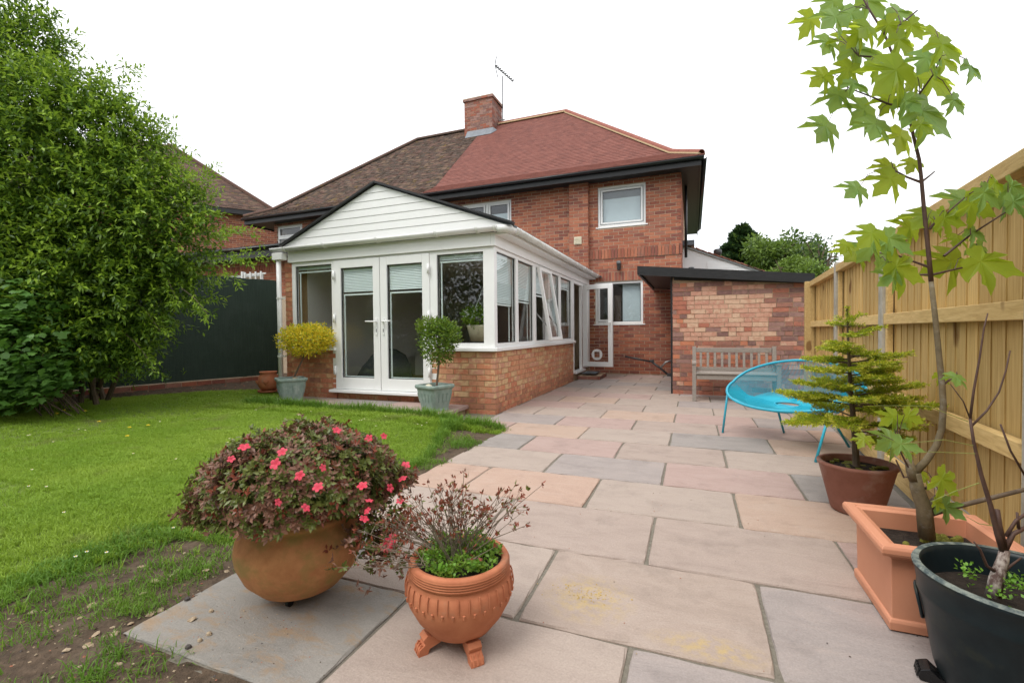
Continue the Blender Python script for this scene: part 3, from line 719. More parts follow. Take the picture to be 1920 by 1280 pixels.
# outdoor wall light
wl = thing('wall_light', 'small black wall lamp on red brick above the kitchen window', 'wall lamp', (-1.657, HY-.03, 2.6))
q = MB(); q.box(-1.70, -1.615, HY-.03, HY-.008, 2.55, 2.74); q.build('back_plate', 'metal_dark', wl)
q = MB(); q.lathe([(.028, 2.52), (.038, 2.54), (.045, 2.66), (.052, 2.67), (.052, 2.74), (.02, 2.75)], 14, (-1.657, HY-.085, 0), cap0=True, cap1=True); q.build('lamp_body', 'metal_dark', wl, smooth=True)
q = MB(); q.lathe([(.040, 2.665), (.0545, 2.675), (.0545, 2.735)], 14, (-1.657, HY-.085, 0)); q.build('lens', 'metal_grey', wl, smooth=True)
# ------------------------------------------------------------------ conservatory
CXL, CXR, CYF, CYB = -5.95, -2.37, 5.43, 9.62
SZ = .81                                            # underside of the white sills
con = thing('conservatory', 'white framed conservatory with clad gable, french doors and low brick walls', 'conservatory', (-4.15, CYF, 0))
cw = MB()
cw.box(CXL+.01, -4.96, CYF+.006, CYF+.22, -.03, SZ); cw.box(-3.31, CXR-.006, CYF+.006, CYF+.22, -.03, SZ)      # low walls left and right of the doors
cw.box(CXR-.22, CXR-.006, CYF+.22, CYB, -.03, SZ)
cw.box(CXL+.01, -5.80, CYF+.006, CYF+.22, SZ, 2.17)                                                              # brick pier behind the downpipe
cw.box(CXL+.01, CXL+.22, CYF+.22, HY-.02, -.03, 2.17)
cw.box(-4.96, -3.31, CYF+.03, CYF+.22, -.03, .195)                                                               # below the door sill
cwall = cw.build('low_wall', 'mortar_cons', con)
Bk = Bricks()
def cpick(u_, z, rg):
    if z < .16: return rg.choice(['cons_brick_4', 'cons_brick_4', 'cons_brick_0'])
    return rg.choice(['cons_brick_0', 'cons_brick_1', 'cons_brick_1', 'cons_brick_2', 'cons_brick_3', 'cons_brick_3', 'cons_brick_5'])
def cpick_l(u_, z, rg): return rg.choice(['cons_brick_0', 'cons_brick_0', 'cons_brick_5', 'cons_brick_4', 'house_brick_3'])
Bk.wall((-3.31, CYF+.006, 0), 0, .94, -.02, SZ, CONS_PAL, pick=cpick, seed=41, gap=.011)
Bk.wall((CXR-.006, CYF, 0), PI/2, CYB-CYF, -.02, SZ, CONS_PAL, pick=cpick, seed=42, phase=1, gap=.011)
Bk.wall((CXL+.01, CYF+.006, 0), 0, .985, .02, SZ, CONS_PAL, pick=cpick_l, seed=43)
Bk.wall((CXL+.01, CYF+.006, 0), 0, .14, SZ+.01, 2.17, CONS_PAL, pick=cpick_l, seed=44)
Bk.wall((-4.96, CYF+.03, 0), 0, 1.65, .095, .195, CONS_PAL, pick=cpick_l, seed=45)
Bk.emit(cwall, 300)
# sills
s_ = MB(); s_.box(CXL+.12, -4.94, CYF-.06, CYF+.12, SZ, SZ+.045); s_.box(-3.33, CXR+.055, CYF-.06, CYF+.12, SZ, SZ+.045)
s_.box(CXR-.12, CXR+.055, CYF+.12, CYB+.02, SZ, SZ+.045); s_.build('sill', 'upvc', con, bevel=.006)
s_ = MB(); s_.box(-5.02, -3.24, CYF-.10, CYF+.06, .195, .235); s_.build('door_sill', 'upvc', con, bevel=.006)
FZ0, FZ1 = SZ+.046, 2.16
# main frame: posts and rails, front and side
fr = MB()
for (a, b_) in ((-5.80, -5.735), (-5.02, -4.955), (-3.325, -3.215), (-2.525, CXR)):
    fr.box(a, b_, CYF, CYF+.07 if a > -2.6 or True else 0, FZ0 if not (-5.1 < a < -3.3) else (.236 if a > -5.0 or a < -3.3 else FZ0), FZ1)
fr.box(-5.735, -5.02, CYF+.001, CYF+.07, FZ0, FZ0+.06); fr.box(-5.735, -5.02, CYF+.001, CYF+.07, FZ1-.06, FZ1)
fr.box(-3.215, -2.525, CYF+.001, CYF+.07, FZ0, FZ0+.06); fr.box(-3.215, -2.525, CYF+.001, CYF+.07, FZ1-.055, FZ1)
fr.box(-4.955, -3.325, CYF+.001, CYF+.07, FZ1-.02, FZ1)
ys = [CYF+.07, CYF+.095, 6.21, 6.31, 6.99, 7.13, 7.82, 7.90, 8.51, 8.65, 9.47, CYB]
fr.box(CXR-.07, CXR-.001, CYF+.07, CYB, FZ0, FZ0+.055); fr.box(CXR-.07, CXR-.001, CYF+.07, CYB, FZ1-.05, FZ1)
for a, b_ in ((6.21, 6.31), (6.99, 7.13), (7.82, 7.90), (8.51, 8.65), (9.47, CYB)):
    fr.box(CXR-.069, CXR, a, b_, FZ0+.055, FZ1-.05)
fr.build('frame', 'upvc', con, bevel=.003)
def sealed_pane(parent, axis, a, b_, c, d, at, mat='glass', seal=.010):
    """pane with dark gaskets, on y=at ('x' axis) or x=at ('y' axis)"""
    se, gl = MB(), MB()
    if axis == 'x':
        se.box(a, a+seal, at-.006, at+.012, c, d); se.box(b_-seal, b_, at-.006, at+.012, c, d); se.box(a, b_, at-.0055, at+.0115, c, c+seal); se.box(a, b_, at-.0055, at+.0115, d-seal, d)
        gl.sheet((a, at, c), (b_-a, 0, 0), (0, 0, d-c))
    else:
        se.box(at-.012, at+.006, a, a+seal, c, d); se.box(at-.012, at+.006, b_-seal, b_, c, d); se.box(at-.0115, at+.0055, a, b_, c, c+seal); se.box(at-.0115, at+.0055, a, b_, d-seal, d)
        gl.sheet((at, a, c), (0, b_-a, 0), (0, 0, d-c))
    g_ = gl.build('pane', mat, parent); se.build('gasket', 'seal_dark', g_); return g_
def blind(parent, axis, a, b_, top, bot, at, gap=.028):
    """venetian blind lowered from top to bot; slats just behind the pane"""
    mb = MB(); z = top-.045
    if axis == 'x': mb.box(a, b_, at, at+.028, top-.035, top)
    else: mb.box(at-.028, at, a, b_, top-.035, top)
    while z > bot+.03:
        if axis == 'x': mb.obox((a, at, z), (b_-a, 0, 0), (0, .010, .020), (0, -.001, .0015))
        else: mb.obox((at-.010, a, z+.020), (0, b_-a, 0), (.010, 0, -.020), (.001, 0, .0015))
        z -= gap*.8
    if axis == 'x': mb.box(a, b_, at+.002, at+.022, bot, bot+.022)
    else: mb.box(at-.022, at-.002, a, b_, bot, bot+.022)
    return tag(mb.build('blind', 'blind_slat', parent), kind='stuff')
PT, PB = FZ1-.06, FZ0+.06
sealed_pane(con, 'x', -5.735, -5.02, PB, PT, CYF+.03); sealed_pane(con, 'x', -3.215, -2.525, PB, FZ1-.055, CYF+.03)
blind(con, 'x', -5.72, -5.03, PT-.01, PT-.10, CYF+.06); blind(con, 'x', -3.20, -2.54, PT, PT-.10, CYF+.06)
for x, zt in ((-5.70, PT-.1), (-3.185, PT-.1)):
    q = MB(); q.box(x, x+.016, CYF+.06, CYF+.075, PB, zt); q.build('blind_wand', 'blind_slat', con)
sd_p = [(CYF+.095, 6.21), (6.31, 6.99), (7.90, 8.51), (8.65, 9.47)]
q = MB(); q.box(CXR-.068, CXR-.002, CYF+.07, CYF+.095, FZ0+.055, FZ1-.05); q.build('frame_post', 'upvc', con)
for a, b_ in sd_p: sealed_pane(con, 'y', a, b_, FZ0+.055, FZ1-.05, CXR-.03)
for a, b_, bt in ((5.54, 6.19, 1.42), (6.33, 6.97, 1.50), (7.16, 7.80, 1.65), (7.92, 8.50, 1.9), (8.67, 9.45, 1.9)): blind(con, 'y', a, b_, FZ1-.06, bt, CXR-.065)
for y in (5.56, 6.12, 6.36, 6.9):
    q = MB(); q.box(CXR-.085, CXR-.075, y, y+.014, FZ0+.06, 1.5); q.build('blind_wand', 'blind_slat', con)
# top-hung casement standing open
tilt = math.atan2(.20, 1.20); hx, hz = CXR+.012, FZ1-.055; dn = Vector((math.sin(tilt), 0, -math.cos(tilt))); ot = Vector((math.cos(tilt), 0, math.sin(tilt)))
ly0, ly1, lh = 7.135, 7.815, 1.215
cs = MB(); t = .055
o_ = Vector((hx, ly0, hz))
cs.obox(o_, (0, t, 0), dn*lh, ot*.05); cs.obox(o_+Vector((0, ly1-ly0-t, 0)), (0, t, 0), dn*lh, ot*.05)
cs.obox(o_+Vector((0, t, 0))+ot*.001, (0, ly1-ly0-2*t, 0), dn*t, ot*.048); cs.obox(o_+Vector((0, t, 0))+dn*(lh-t)+ot*.001, (0, ly1-ly0-2*t, 0), dn*t, ot*.048)
cas = cs.build('open_casement', 'upvc', con, bevel=.004)
q = MB(); q.sheet(o_+Vector((0, t, 0))+dn*t+ot*.024, (0, ly1-ly0-2*t, 0), dn*(lh-2*t)); q.build('pane', 'glass', cas)
q = MB(); q.beam(Vector((CXR-.01, ly0+.03, FZ0+.5)), o_+dn*(lh-.25)+Vector((0, .02, 0)), .012, .02); q.beam(Vector((CXR-.01, ly1-.03, FZ0+.5)), o_+dn*(lh-.25)+Vector((0, ly1-ly0-.03, 0)), .012, .02); q.build('stay', 'metal_grey', cas)
q = MB(); q.obox(o_+Vector((0, .30, 0))+dn*(lh-.05)+ot*(-.03), (0, .09, 0), dn*.025, ot*.03); q.build('handle', 'upvc', cas)
# french doors
DZ0, DZ1 = .24, 2.135
for k, (a, b_) in enumerate(((-4.955, -4.145), (-4.135, -3.325))):
    d = MB(); t = .115; tb = .17; yy = CYF-.015
    d.box(a, a+t, yy, yy+.06, DZ0, DZ1); d.box(b_-t, b_, yy, yy+.06, DZ0, DZ1); d.box(a+t, b_-t, yy+.001, yy+.059, DZ0, DZ0+tb); d.box(a+t, b_-t, yy+.001, yy+.059, DZ1-t, DZ1)
    dr = d.build('french_door', 'upvc', con, bevel=.004)
    sealed_pane(dr, 'x', a+t, b_-t, DZ0+tb, DZ1-t, CYF+.012)
    blind(dr, 'x', a+t+.015, b_-t-.012, DZ1-t-.012, DZ1-t-.40, CYF+.035)
    q = MB(); q.box(a+t+.02, a+t+.036, CYF+.035, CYF+.05, DZ0+tb+.02, DZ1-t-.4); q.box(a+t+.012, b_-t-.012, CYF+.036, CYF+.049, DZ0+tb+.008, DZ0+tb+.022); q.build('blind_guide', 'blind_slat', dr)
    hx_ = b_-.055 if k == 0 else a+.055; sg = -1 if k == 0 else 1
    q = MB(); q.box(hx_-.016, hx_+.016, yy-.012, yy, 1.03, 1.27); pl = q.build('handle', 'upvc', dr, bevel=.004)
    q = MB(); q.tube([(hx_, yy-.01, 1.225), (hx_, yy-.05, 1.225), (hx_+sg*.02*-1*-1, yy-.055, 1.225), (hx_+sg*.155, yy-.055, 1.23)], .011, 8); q.build('lever', 'upvc', pl, smooth=True)
    q = MB(); q.box(hx_-.006, hx_+.006, yy-.0135, yy-.0122, 1.075, 1.12); q.build('keyhole', 'metal_dark', pl)
    xh = a+.004 if k == 0 else b_-.004
    for z in (.45, 1.22, 1.86):
        q = MB(); q.tube([(xh, yy-.018, z), (xh, yy-.018, z+.13)], .018, 8); q.build('hinge', 'upvc', dr, smooth=True)
# eaves beam / fascia, gutter with brackets, corner return
f_ = MB(); f_.box(CXL+.10, CXR-.031, CYF-.03, CYF+.03, FZ1+.002, 2.335); f_.box(CXR-.03, CXR+.03, CYF-.03, 11.15, FZ1+.001, 2.334)
f_.build('fascia', 'upvc', con, bevel=.004)
f_ = MB(); f_.box(CXR+.03, CXR+.19, CYF-.03, 11.1, 2.30, 2.325); f_.build('soffit', 'upvc', con)
f_ = MB(); f_.box(CXR+.17, CXR+.19, CYF-.03, 11.1, 2.325, 2.40); f_.build('gutter_board', 'upvc', con)
gy, gz = CYF-.09, 2.385
gt = MB(); gutter(gt, (-6.10, gy, gz), (CXR+.10, gy, gz), .058); gutter(gt, (CXR+.245, CYF+.06, gz), (CXR+.245, 11.05, gz), .058)
gt.tube([(CXR+.09, gy, gz-.03), (CXR+.18, gy+.02, gz-.028), (CXR+.235, gy+.09, gz-.028), (CXR+.245, gy+.17, gz-.03)], .052, 12)
gut = gt.build('gutter', 'upvc_gutter', con, smooth=True)
def bracket(p, d):
    mb = MB(); d = Vector(d); sd_ = Vector((0, 0, 1)).cross(d)
    pr = [(math.cos(PI+PI*k/10)*.066, math.sin(PI+PI*k/10)*.066) for k in range(11)] + [(math.cos(2*PI-PI*k/10)*.0585, math.sin(2*PI-PI*k/10)*.0585) for k in range(0, 11)]
    mb.prism(pr, Vector(p)-d*.018, sd_, Vector((0, 0, 1)), d*.036); mb.build('bracket', 'upvc_gutter', gut)
for x in (-5.82, -5.05, -4.1, -3.15, -2.55, -2.30): bracket((x, gy, gz), (1, 0, 0))
for y in (5.62, 6.1, 6.7, 7.35, 8.1, 8.8, 9.5, 10.2, 10.8): bracket((CXR+.245, y, gz), (0, 1, 0))
# downpipe with hopper bend
dp = MB(); dp.box(-6.06, -5.86, CYF-.14, CYF-.03, 2.20, 2.31); dp.build('gutter_outlet', 'upvc_gutter', con, bevel=.008)
dp = MB(); dp.tube([(-5.975, CYF-.085, 2.25), (-5.975, CYF-.085, .10)], .036, 12); dpo = dp.build('downpipe', 'upvc_gutter', con, smooth=True)
for z in (1.60, .70):
    q = MB(); q.tube([(-5.975, CYF-.085, z), (-5.975, CYF-.085, z+.03)], .043, 12); q.box(-6.035, -5.915, CYF-.06, CYF-.02, z+.004, z+.026); q.build('pipe_clip', 'upvc_gutter', dpo)
# clad gable: overlapping white boards, black verge trim
GB = 2.40; GA = 3.14; gxl, gxr, gxa = -5.90, -2.17, -4.13
nb = 7; gyf = CYF-.075
for k in range(nb):
    z0 = GB + (GA-GB)*k/nb; z1 = GB + (GA-GB)*(k+1)/nb
    fl = lambda z: gxl + (gxa-gxl)*(z-GB)/(GA-GB); fr_ = lambda z: gxr + (gxa-gxr)*(z-GB)/(GA-GB)
    mb = MB(); zt = z1-.003
    mb.add([(fl(z0)+.0,gyf-.003,z0),(fr_(z0),gyf-.003,z0),(fr_(zt),gyf+.003,zt),(fl(zt),gyf+.003,zt),(fl(z0),gyf+.03,z0),(fr_(z0),gyf+.03,z0),(fr_(zt),gyf+.03,zt),(fl(zt),gyf+.03,zt)],
           [(0,1,2,3),(4,7,6,5),(0,4,5,1),(3,2,6,7),(0,3,7,4),(1,5,6,2)])
    mb.build('gable_board', 'upvc', con)
q = MB(); q.prism([(gxl, GB), (gxr, GB), (gxa, GA)], (0, gyf+.031, 0), (1, 0, 0), (0, 0, 1), (0, .04, 0)); q.build('gable_back', 'upvc_gutter', con)
q = MB(); q.beam((gxl-.04, gyf-.0, GB+.01), (gxa, gyf, GA+.03), .10, .026); q.build('verge', 'black_paint', con)
q = MB(); q.beam((gxa, gyf, GA+.03), (gxr+.10, gyf, GB+.01), .10, .026); q.build('verge', 'black_paint', con)
rf = MB()
for sgn, xe in ((-1, gxl-.06), (1, gxr+.09)):
    rf.add([(xe, gyf+.06, GB-.0), (gxa, gyf+.06, GA+.05), (gxa, HY-.02, GA+.05), (xe, HY-.02, GB), (xe, gyf+.06, GB-.03), (gxa, gyf+.06, GA+.0), (gxa, HY-.02, GA+.0), (xe, HY-.02, GB-.03)],
           [(0,1,2,3), (7,6,5,4), (0,4,5,1), (3,2,6,7), (0,3,7,4)])
rf.build('roof', 'curtain_grey', con)
# inside
q = MB(); q.box(CXL+.23, CXR-.23, CYF+.23, HY-.02, .14, .16); q.build('floor', 'room_floor', con)
q = MB(); q.box(CXL+.225, CXL+.24, CYF+.23, HY-.05, .16, 2.3); q.build('inner_wall', 'room_white', con)
q = MB(); q.box(CXL+.23, -3.6, HY-.08, HY-.05, .16, 2.3); q.build('back_wall', 'room_white', con)
q = MB(); q.box(CXL+.20, CXR-.04, CYF+.04, HY-.03, 2.30, 2.33); q.build('ceiling', 'room_white', con)
pm('lamp_glow', (1, 1, 1), (1, 1, 1), 1, .5, 0); MATS['lamp_glow'].node_tree.nodes['Principled BSDF'].inputs['Emission Color'].default_value = (1, .78, .5, 1); MATS['lamp_glow'].node_tree.nodes['Principled BSDF'].inputs['Emission Strength'].default_value = 8
for (x, y) in ((-3.3, 7.4), (-4.9, 7.4)):
    q = MB(); q.lathe([(.03, 2.288), (.001, 2.2879)], 12, (x, y, 0), cap1=True); q.build('downlight', 'lamp_glow', con)
so = thing('bean_bag', 'crumpled dark grey bean bag inside behind the left french door', 'bean bag', (-4.85, 6.5, .16))
q = MB(); q.lathe([(.02, .16), (.38, .17), (.46, .30), (.40, .5), (.27, .68), (.15, .78), (.02, .80)], 22, (-4.88, 6.55, 0), wob=lambda t, z: .12*math.sin(3*t+z*9)+.07*math.sin(7*t-z*14)); q.build('cushion', 'fabric_dark', so, smooth=True)
q = MB(); q.lathe([(.02, .16), (.22, .17), (.26, .24), (.18, .36), (.02, .40)], 18, (-4.0, 7.0, 0), wob=lambda t, z: .14*math.sin(4*t+z*8)); q.build('side_cushion', 'fabric_dark', so, smooth=True)
q = MB(); q.box(CXR-.62, CXR-.60, 9.4, 11.2, .16, 2.29); q.build('inner_partition', 'room_white', con)
hb_ = thing('basket_plant', 'leafy green plant in a tan basket hanging inside the right front pane', 'potted plant', (-2.86, 5.95, .9))
q = MB(); q.lathe([(.02, .93), (.10, .93), (.155, 1.13), (.16, 1.16), (.14, 1.16), (.13, 1.10)], 20, (-2.86, 5.95, 0)); q.build('basket', 'cream_plastic', hb_, smooth=True)
q = MB()
for a in (0, 2.1, 4.2): q.tube([(-2.86+.155*math.cos(a), 5.95+.155*math.sin(a), 1.15), (-2.62, 5.95, 2.05)], .004, 4)
q.build('cord', 'blind_slat', hb_)
tv = thing('television', 'black flat television on a white stand inside the conservatory', 'television', (-4.9, 8.4, .16))
q = MB(); q.box(-5.0, -4.55, 8.4, 8.45, .62, 1.12); q.build('screen', 'screen_black', tv); q = MB(); q.box(-5.5, -4.4, 8.35, 8.75, .16, .615); q.build('stand', 'room_white', tv)

# back doorway in the conservatory side with its door standing open, brick step below
dj = MB(); dx0 = CXR-.06
dj.box(dx0, CXR+.005, CYB+.001, CYB+.07, .19, FZ1); dj.box(dx0, CXR+.005, 10.42, 10.50, .19, FZ1); dj.box(dx0+.001, CXR+.004, CYB+.07, 10.42, FZ1-.07, FZ1-.001); dj.box(dx0, CXR+.005, 10.50, HY-.135, .19, FZ1); dj.box(dx0-.02, CXR+.07, CYB-.01, 10.52, .15, .19)
dj.build('door_frame', 'upvc', con, bevel=.004)
q = MB(); q.box(CXR-.2, CXR-.01, CYB+.001, HY-.135, -.02, .149); q.build('threshold_base', 'mortar_old', con)
ang = math.radians(-10); hp = Vector((CXR+.03, 10.42, 0)); du = Vector((math.cos(ang), math.sin(ang), 0)); dv = Vector((-math.sin(ang), math.cos(ang), 0)); DW = .70; OZ0, OZ1 = .255, 2.11; T = .105
bd = MB(); zz = Vector((0, 0, 1))
bd.obox(hp+zz*OZ0, du*T, dv*.055, zz*(OZ1-OZ0)); bd.obox(hp+du*(DW-T)+zz*OZ0, du*T, dv*.055, zz*(OZ1-OZ0))
bd.obox(hp+du*T+dv*.001+zz*OZ0, du*(DW-2*T), dv*.053, zz*T); bd.obox(hp+du*T+dv*.001+zz*(OZ1-T), du*(DW-2*T), dv*.053, zz*T)
bdo = bd.build('back_door', 'upvc', con, bevel=.004); bdo['label'] = 'glazed white back door standing open with a round cat flap'
q = MB(); q.sheet(hp+du*T+dv*.026+zz*(OZ0+T), du*(DW-2*T), zz*(OZ1-OZ0-2*T)); q.build('pane', 'glass_door', bdo)
fc = hp+du*(DW*.5-.02)+dv*.014+zz*(OZ0+T+.165)
q = MB(); nn = 28; outer = [(math.cos(2*PI*k/nn)*.125, math.sin(2*PI*k/nn)*.125) for k in range(nn)]
def sqp(k):
    t = 2*PI*k/nn; c_, s2 = math.cos(t), math.sin(t); mm = max(abs(c_), abs(s2)); return (c_/mm*.066, s2/mm*.066)
inner = [sqp(k) for k in range(nn)]
vs_ = []
for off in (-.012, .012):
    for a, b_ in outer: vs_.append(fc+du*a+zz*b_+dv*off)
    for a, b_ in inner: vs_.append(fc+du*a+zz*b_+dv*off)
fs_ = []
for k in range(nn):
    k2 = (k+1) % nn
    fs_ += [(k, k2, nn+k2, nn+k), (2*nn+k, 3*nn+k, 3*nn+k2, 2*nn+k2), (k, 2*nn+k, 2*nn+k2, k2), (nn+k, nn+k2, 3*nn+k2, 3*nn+k)]
q.add(vs_, fs_); cf = q.build('cat_flap', 'upvc', bdo)
q = MB(); q.sheet(fc-du*.064-zz*.064, du*.128, zz*.128); q.build('flap', 'glass', cf)
q = MB(); q.obox(hp+du*(DW-.06)-dv*.012+zz*1.05, du*.03, dv*.012, zz*.22); ph = q.build('handle', 'upvc', bdo)
q = MB(); q.tube([hp+du*(DW-.045)+zz*1.24, hp+du*(DW-.045)-dv*.05+zz*1.24, hp+du*(DW-.17)-dv*.055+zz*1.235], .011, 8); q.build('lever', 'upvc', ph, smooth=True)
stp = thing('door_step', 'low brick step with a doormat outside the open back door', 'step', (-2.1, 10.1, 0))
q = MB(); q.box(-2.36, -1.87, 9.93, 10.75, -.02, .085); sb = q.build('step_body', 'mortar_old', stp)
Bs = Bricks(); Bs.wall((-2.36, 9.93, 0), 0, .49, .005, .085, ['shed_brick_6', 'shed_brick_3', 'house_brick_5'], seed=51); Bs.wall((-1.87, 9.93, 0), PI/2, .82, .005, .085, ['shed_brick_6', 'shed_brick_3', 'house_brick_5'], seed=52); Bs.emit(sb, 60)
slab(-2.37, -1.85, 9.91, 10.77, 'sandstone_0', .122, stp, .037)
for o in [c for c in stp.children if c.name.startswith('paving_slab')]:
    o.location = -Vector(stp.location); o.name = 'tread'
q = MB(); q.box(-2.28, -1.97, 10.0, 10.6, .1225, .134); q.build('doormat', 'curtain_grey', stp)

# ------------------------------------------------------------------ brick outhouse with black flat roof
SX0, SX1, SY = -.304, 1.60, 8.096
shed = thing('brick_outhouse', 'weathered patched brick outhouse with black fascia and flat roof', 'outhouse', (.65, SY, 0))
def s_top(x): return 1.89 - (x-SX0)*(.135/(SX1-SX0))
q = MB(); q.prism([(SX0, -.05), (SX1, -.05), (SX1, s_top(SX1)+.03), (SX0, s_top(SX0)+.03)], (0, SY, 0), (1, 0, 0), (0, 0, 1), (0, .22, 0)); q.box(SX0, SX0+.22, SY+.22, HY-.03, -.05, 1.9); q.box(SX1-.22, SX1, SY+.22, HY-.03, -.05, 1.75)
swall = q.build('wall', 'mortar_old', shed)
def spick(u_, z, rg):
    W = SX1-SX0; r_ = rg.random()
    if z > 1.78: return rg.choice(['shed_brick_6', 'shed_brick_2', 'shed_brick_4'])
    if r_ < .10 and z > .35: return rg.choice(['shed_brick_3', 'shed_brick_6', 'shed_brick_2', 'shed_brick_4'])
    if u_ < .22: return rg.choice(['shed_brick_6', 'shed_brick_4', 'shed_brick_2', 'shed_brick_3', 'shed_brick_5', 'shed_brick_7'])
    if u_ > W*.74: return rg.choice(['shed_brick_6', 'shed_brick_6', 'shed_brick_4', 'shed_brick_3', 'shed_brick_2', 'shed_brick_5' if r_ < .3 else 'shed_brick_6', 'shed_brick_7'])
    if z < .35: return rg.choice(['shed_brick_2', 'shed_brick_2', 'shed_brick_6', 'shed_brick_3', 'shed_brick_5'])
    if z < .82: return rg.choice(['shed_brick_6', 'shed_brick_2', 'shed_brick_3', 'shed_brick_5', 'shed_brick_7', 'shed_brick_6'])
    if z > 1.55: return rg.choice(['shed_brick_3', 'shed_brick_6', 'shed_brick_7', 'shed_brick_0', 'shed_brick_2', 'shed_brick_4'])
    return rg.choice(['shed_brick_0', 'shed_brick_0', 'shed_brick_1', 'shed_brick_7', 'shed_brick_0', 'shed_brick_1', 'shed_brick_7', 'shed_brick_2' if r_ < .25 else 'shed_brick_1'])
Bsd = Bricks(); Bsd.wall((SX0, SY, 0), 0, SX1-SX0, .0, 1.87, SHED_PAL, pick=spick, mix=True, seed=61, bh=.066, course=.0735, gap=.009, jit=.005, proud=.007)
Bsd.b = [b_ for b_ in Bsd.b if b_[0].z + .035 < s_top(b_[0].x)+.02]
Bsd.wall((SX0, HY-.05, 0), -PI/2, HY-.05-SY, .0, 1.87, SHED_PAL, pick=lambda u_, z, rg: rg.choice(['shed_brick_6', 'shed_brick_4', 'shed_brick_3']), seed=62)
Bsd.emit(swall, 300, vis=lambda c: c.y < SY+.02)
pf = [(-.86, 2.14), (1.68, 1.875), (1.68, 1.735), (-.74, 1.975), (-.86, 2.01)]
q = MB(); q.prism(pf, (0, SY-.13, 0), (1, 0, 0), (0, 0, 1), (0, .035, 0)); q.build('fascia', 'black_paint', shed)
q = MB(); q.prism([(-.82, 2.10), (1.67, 1.845), (1.67, 1.79), (-.82, 2.04)], (0, SY-.094, 0), (1, 0, 0), (0, 0, 1), (0, HY-SY+.06, 0)); q.build('roof', 'soffit_dark', shed)
q = MB(); q.box(-.865, -.83, SY-.094, HY-.04, 2.0, 2.138); q.build('side_fascia', 'black_paint', shed)
q = MB(); q.box(SX0-.035, SX0-.001, SY+.01, SY+.05, 0, 1.98); q.build('corner_batten', 'black_paint', shed)
q = MB(); q.prism([(SX0+.02, s_top(SX0)-.005), (SX1, s_top(SX1)-.01), (SX1, s_top(SX1)+.06), (SX0+.02, s_top(SX0)+.06)], (0, SY-.02, 0), (1, 0, 0), (0, 0, 1), (0, .019, 0)); q.build('wall_plate', 'black_paint', shed)
# grey pole with a forked head lying against the house wall
pl = thing('metal_pole', 'grey metal pole with forked end leaning low against the house wall', 'pole', (-1.1, HY-.2, 0))
P0, P1, P2, P3, P4 = [PY(u, v, HY-.2) for u, v in ((1172, 668), (1222, 678), (1238, 690), (1255, 704), (1258, 676))]
q = MB(); q.tube([P0, P1], .022, 8); q.tube([P1, P2, P3], .024, 8); q.build('shaft', 'metal_dark', pl, smooth=True)
q = MB(); q.tube([P2, (P2+P4)/2+Vector((0, 0, .05)), P4], .022, 8); q.build('fork', 'metal_grey', pl, smooth=True)
q = MB(); q.box(P3.x-.05, P3.x+.05, P3.y-.05, P3.y+.05, .0, .07); q.build('foot', 'metal_dark', pl, bevel=.01)
q = MB(); q.box(P1.x-.04, P1.x+.05, P1.y-.03, P1.y+.03, P1.z-.01, P1.z+.05); q.build('clamp', 'metal_dark', pl, bevel=.006)

# ------------------------------------------------------------------ white clad side extension beyond the house
WY = 12.9
ext = thing('side_extension', 'white clad gable of a side extension with sloping tiled verge behind the outhouse', 'extension', (1.2, WY, 0))
def w_top(x): return 3.24 - (x+.24)*.435
q = MB(); q.prism([(-.24, -.1), (3.4, -.1), (3.4, w_top(3.4)), (-.24, w_top(-.24))], (0, WY, 0), (1, 0, 0), (0, 0, 1), (0, 3.5, 0)); q.build('wall', 'grp_white', ext)
for k in range(7):
    z0 = 1.5+k*.185; z1 = z0+.178; xa = .35; xb0 = min(3.3, (3.24-z0)/.435-.24-.03); xb1 = min(3.3, (3.24-z1)/.435-.24-.03)
    if xb0 < xa+.1: break
    q = MB(); q.prism([(xa, z0), (xb0, z0), (max(xb1, xa+.02), z1), (xa, z1)], (0, WY-.016, 0), (1, 0, 0), (0, 0, 1), (0, .015, 0)); q.build('cladding_board', 'grp_white', ext)
q = MB(); q.prism([(-.24, w_top(-.24)), (3.7, w_top(3.7)), (3.7, w_top(3.7)+.05), (-.24, w_top(-.24)+.05)], (0, WY-.05, 0), (1, 0, 0), (0, 0, 1), (0, .04, 0)); q.build('verge', 'metal_grey', ext)
for k in range(26):
    x = -.22+k*.15; q = MB(); rr = R(-.004, .008)
    q.prism([(x, w_top(x)+.052), (x+.19, w_top(x+.19)+.052), (x+.19, w_top(x+.19)+.062+rr), (x, w_top(x)+.085+rr)], (0, WY-.09, 0), (1, 0, 0), (0, 0, 1), (0, 3.6, 0)); q.build('roof_tile_row', random.choice(['shed_brick_6', 'shed_brick_2', 'tile_old_3', 'shed_brick_7']), ext)
q = MB(); q.box(-.42, .05, WY-.2, WY+.3, w_top(-.2)+.02, w_top(-.2)+.14); q.build('flashing', 'lead', ext)
q = MB(); q.lathe([(.075, 0), (.075, .18), (.10, .19), (.10, .30), (.06, .33)], 14, (.62, WY+.5, w_top(.62)), cap1=True); q.build('flue', 'metal_dark', ext, smooth=True)
q = MB(); q.tube([(-.02, SY+2.2, 1.9), (-.02, SY+2.2, 2.36)], .055, 12); q.build('vent_pipe', 'black_gutter', shed, smooth=True)

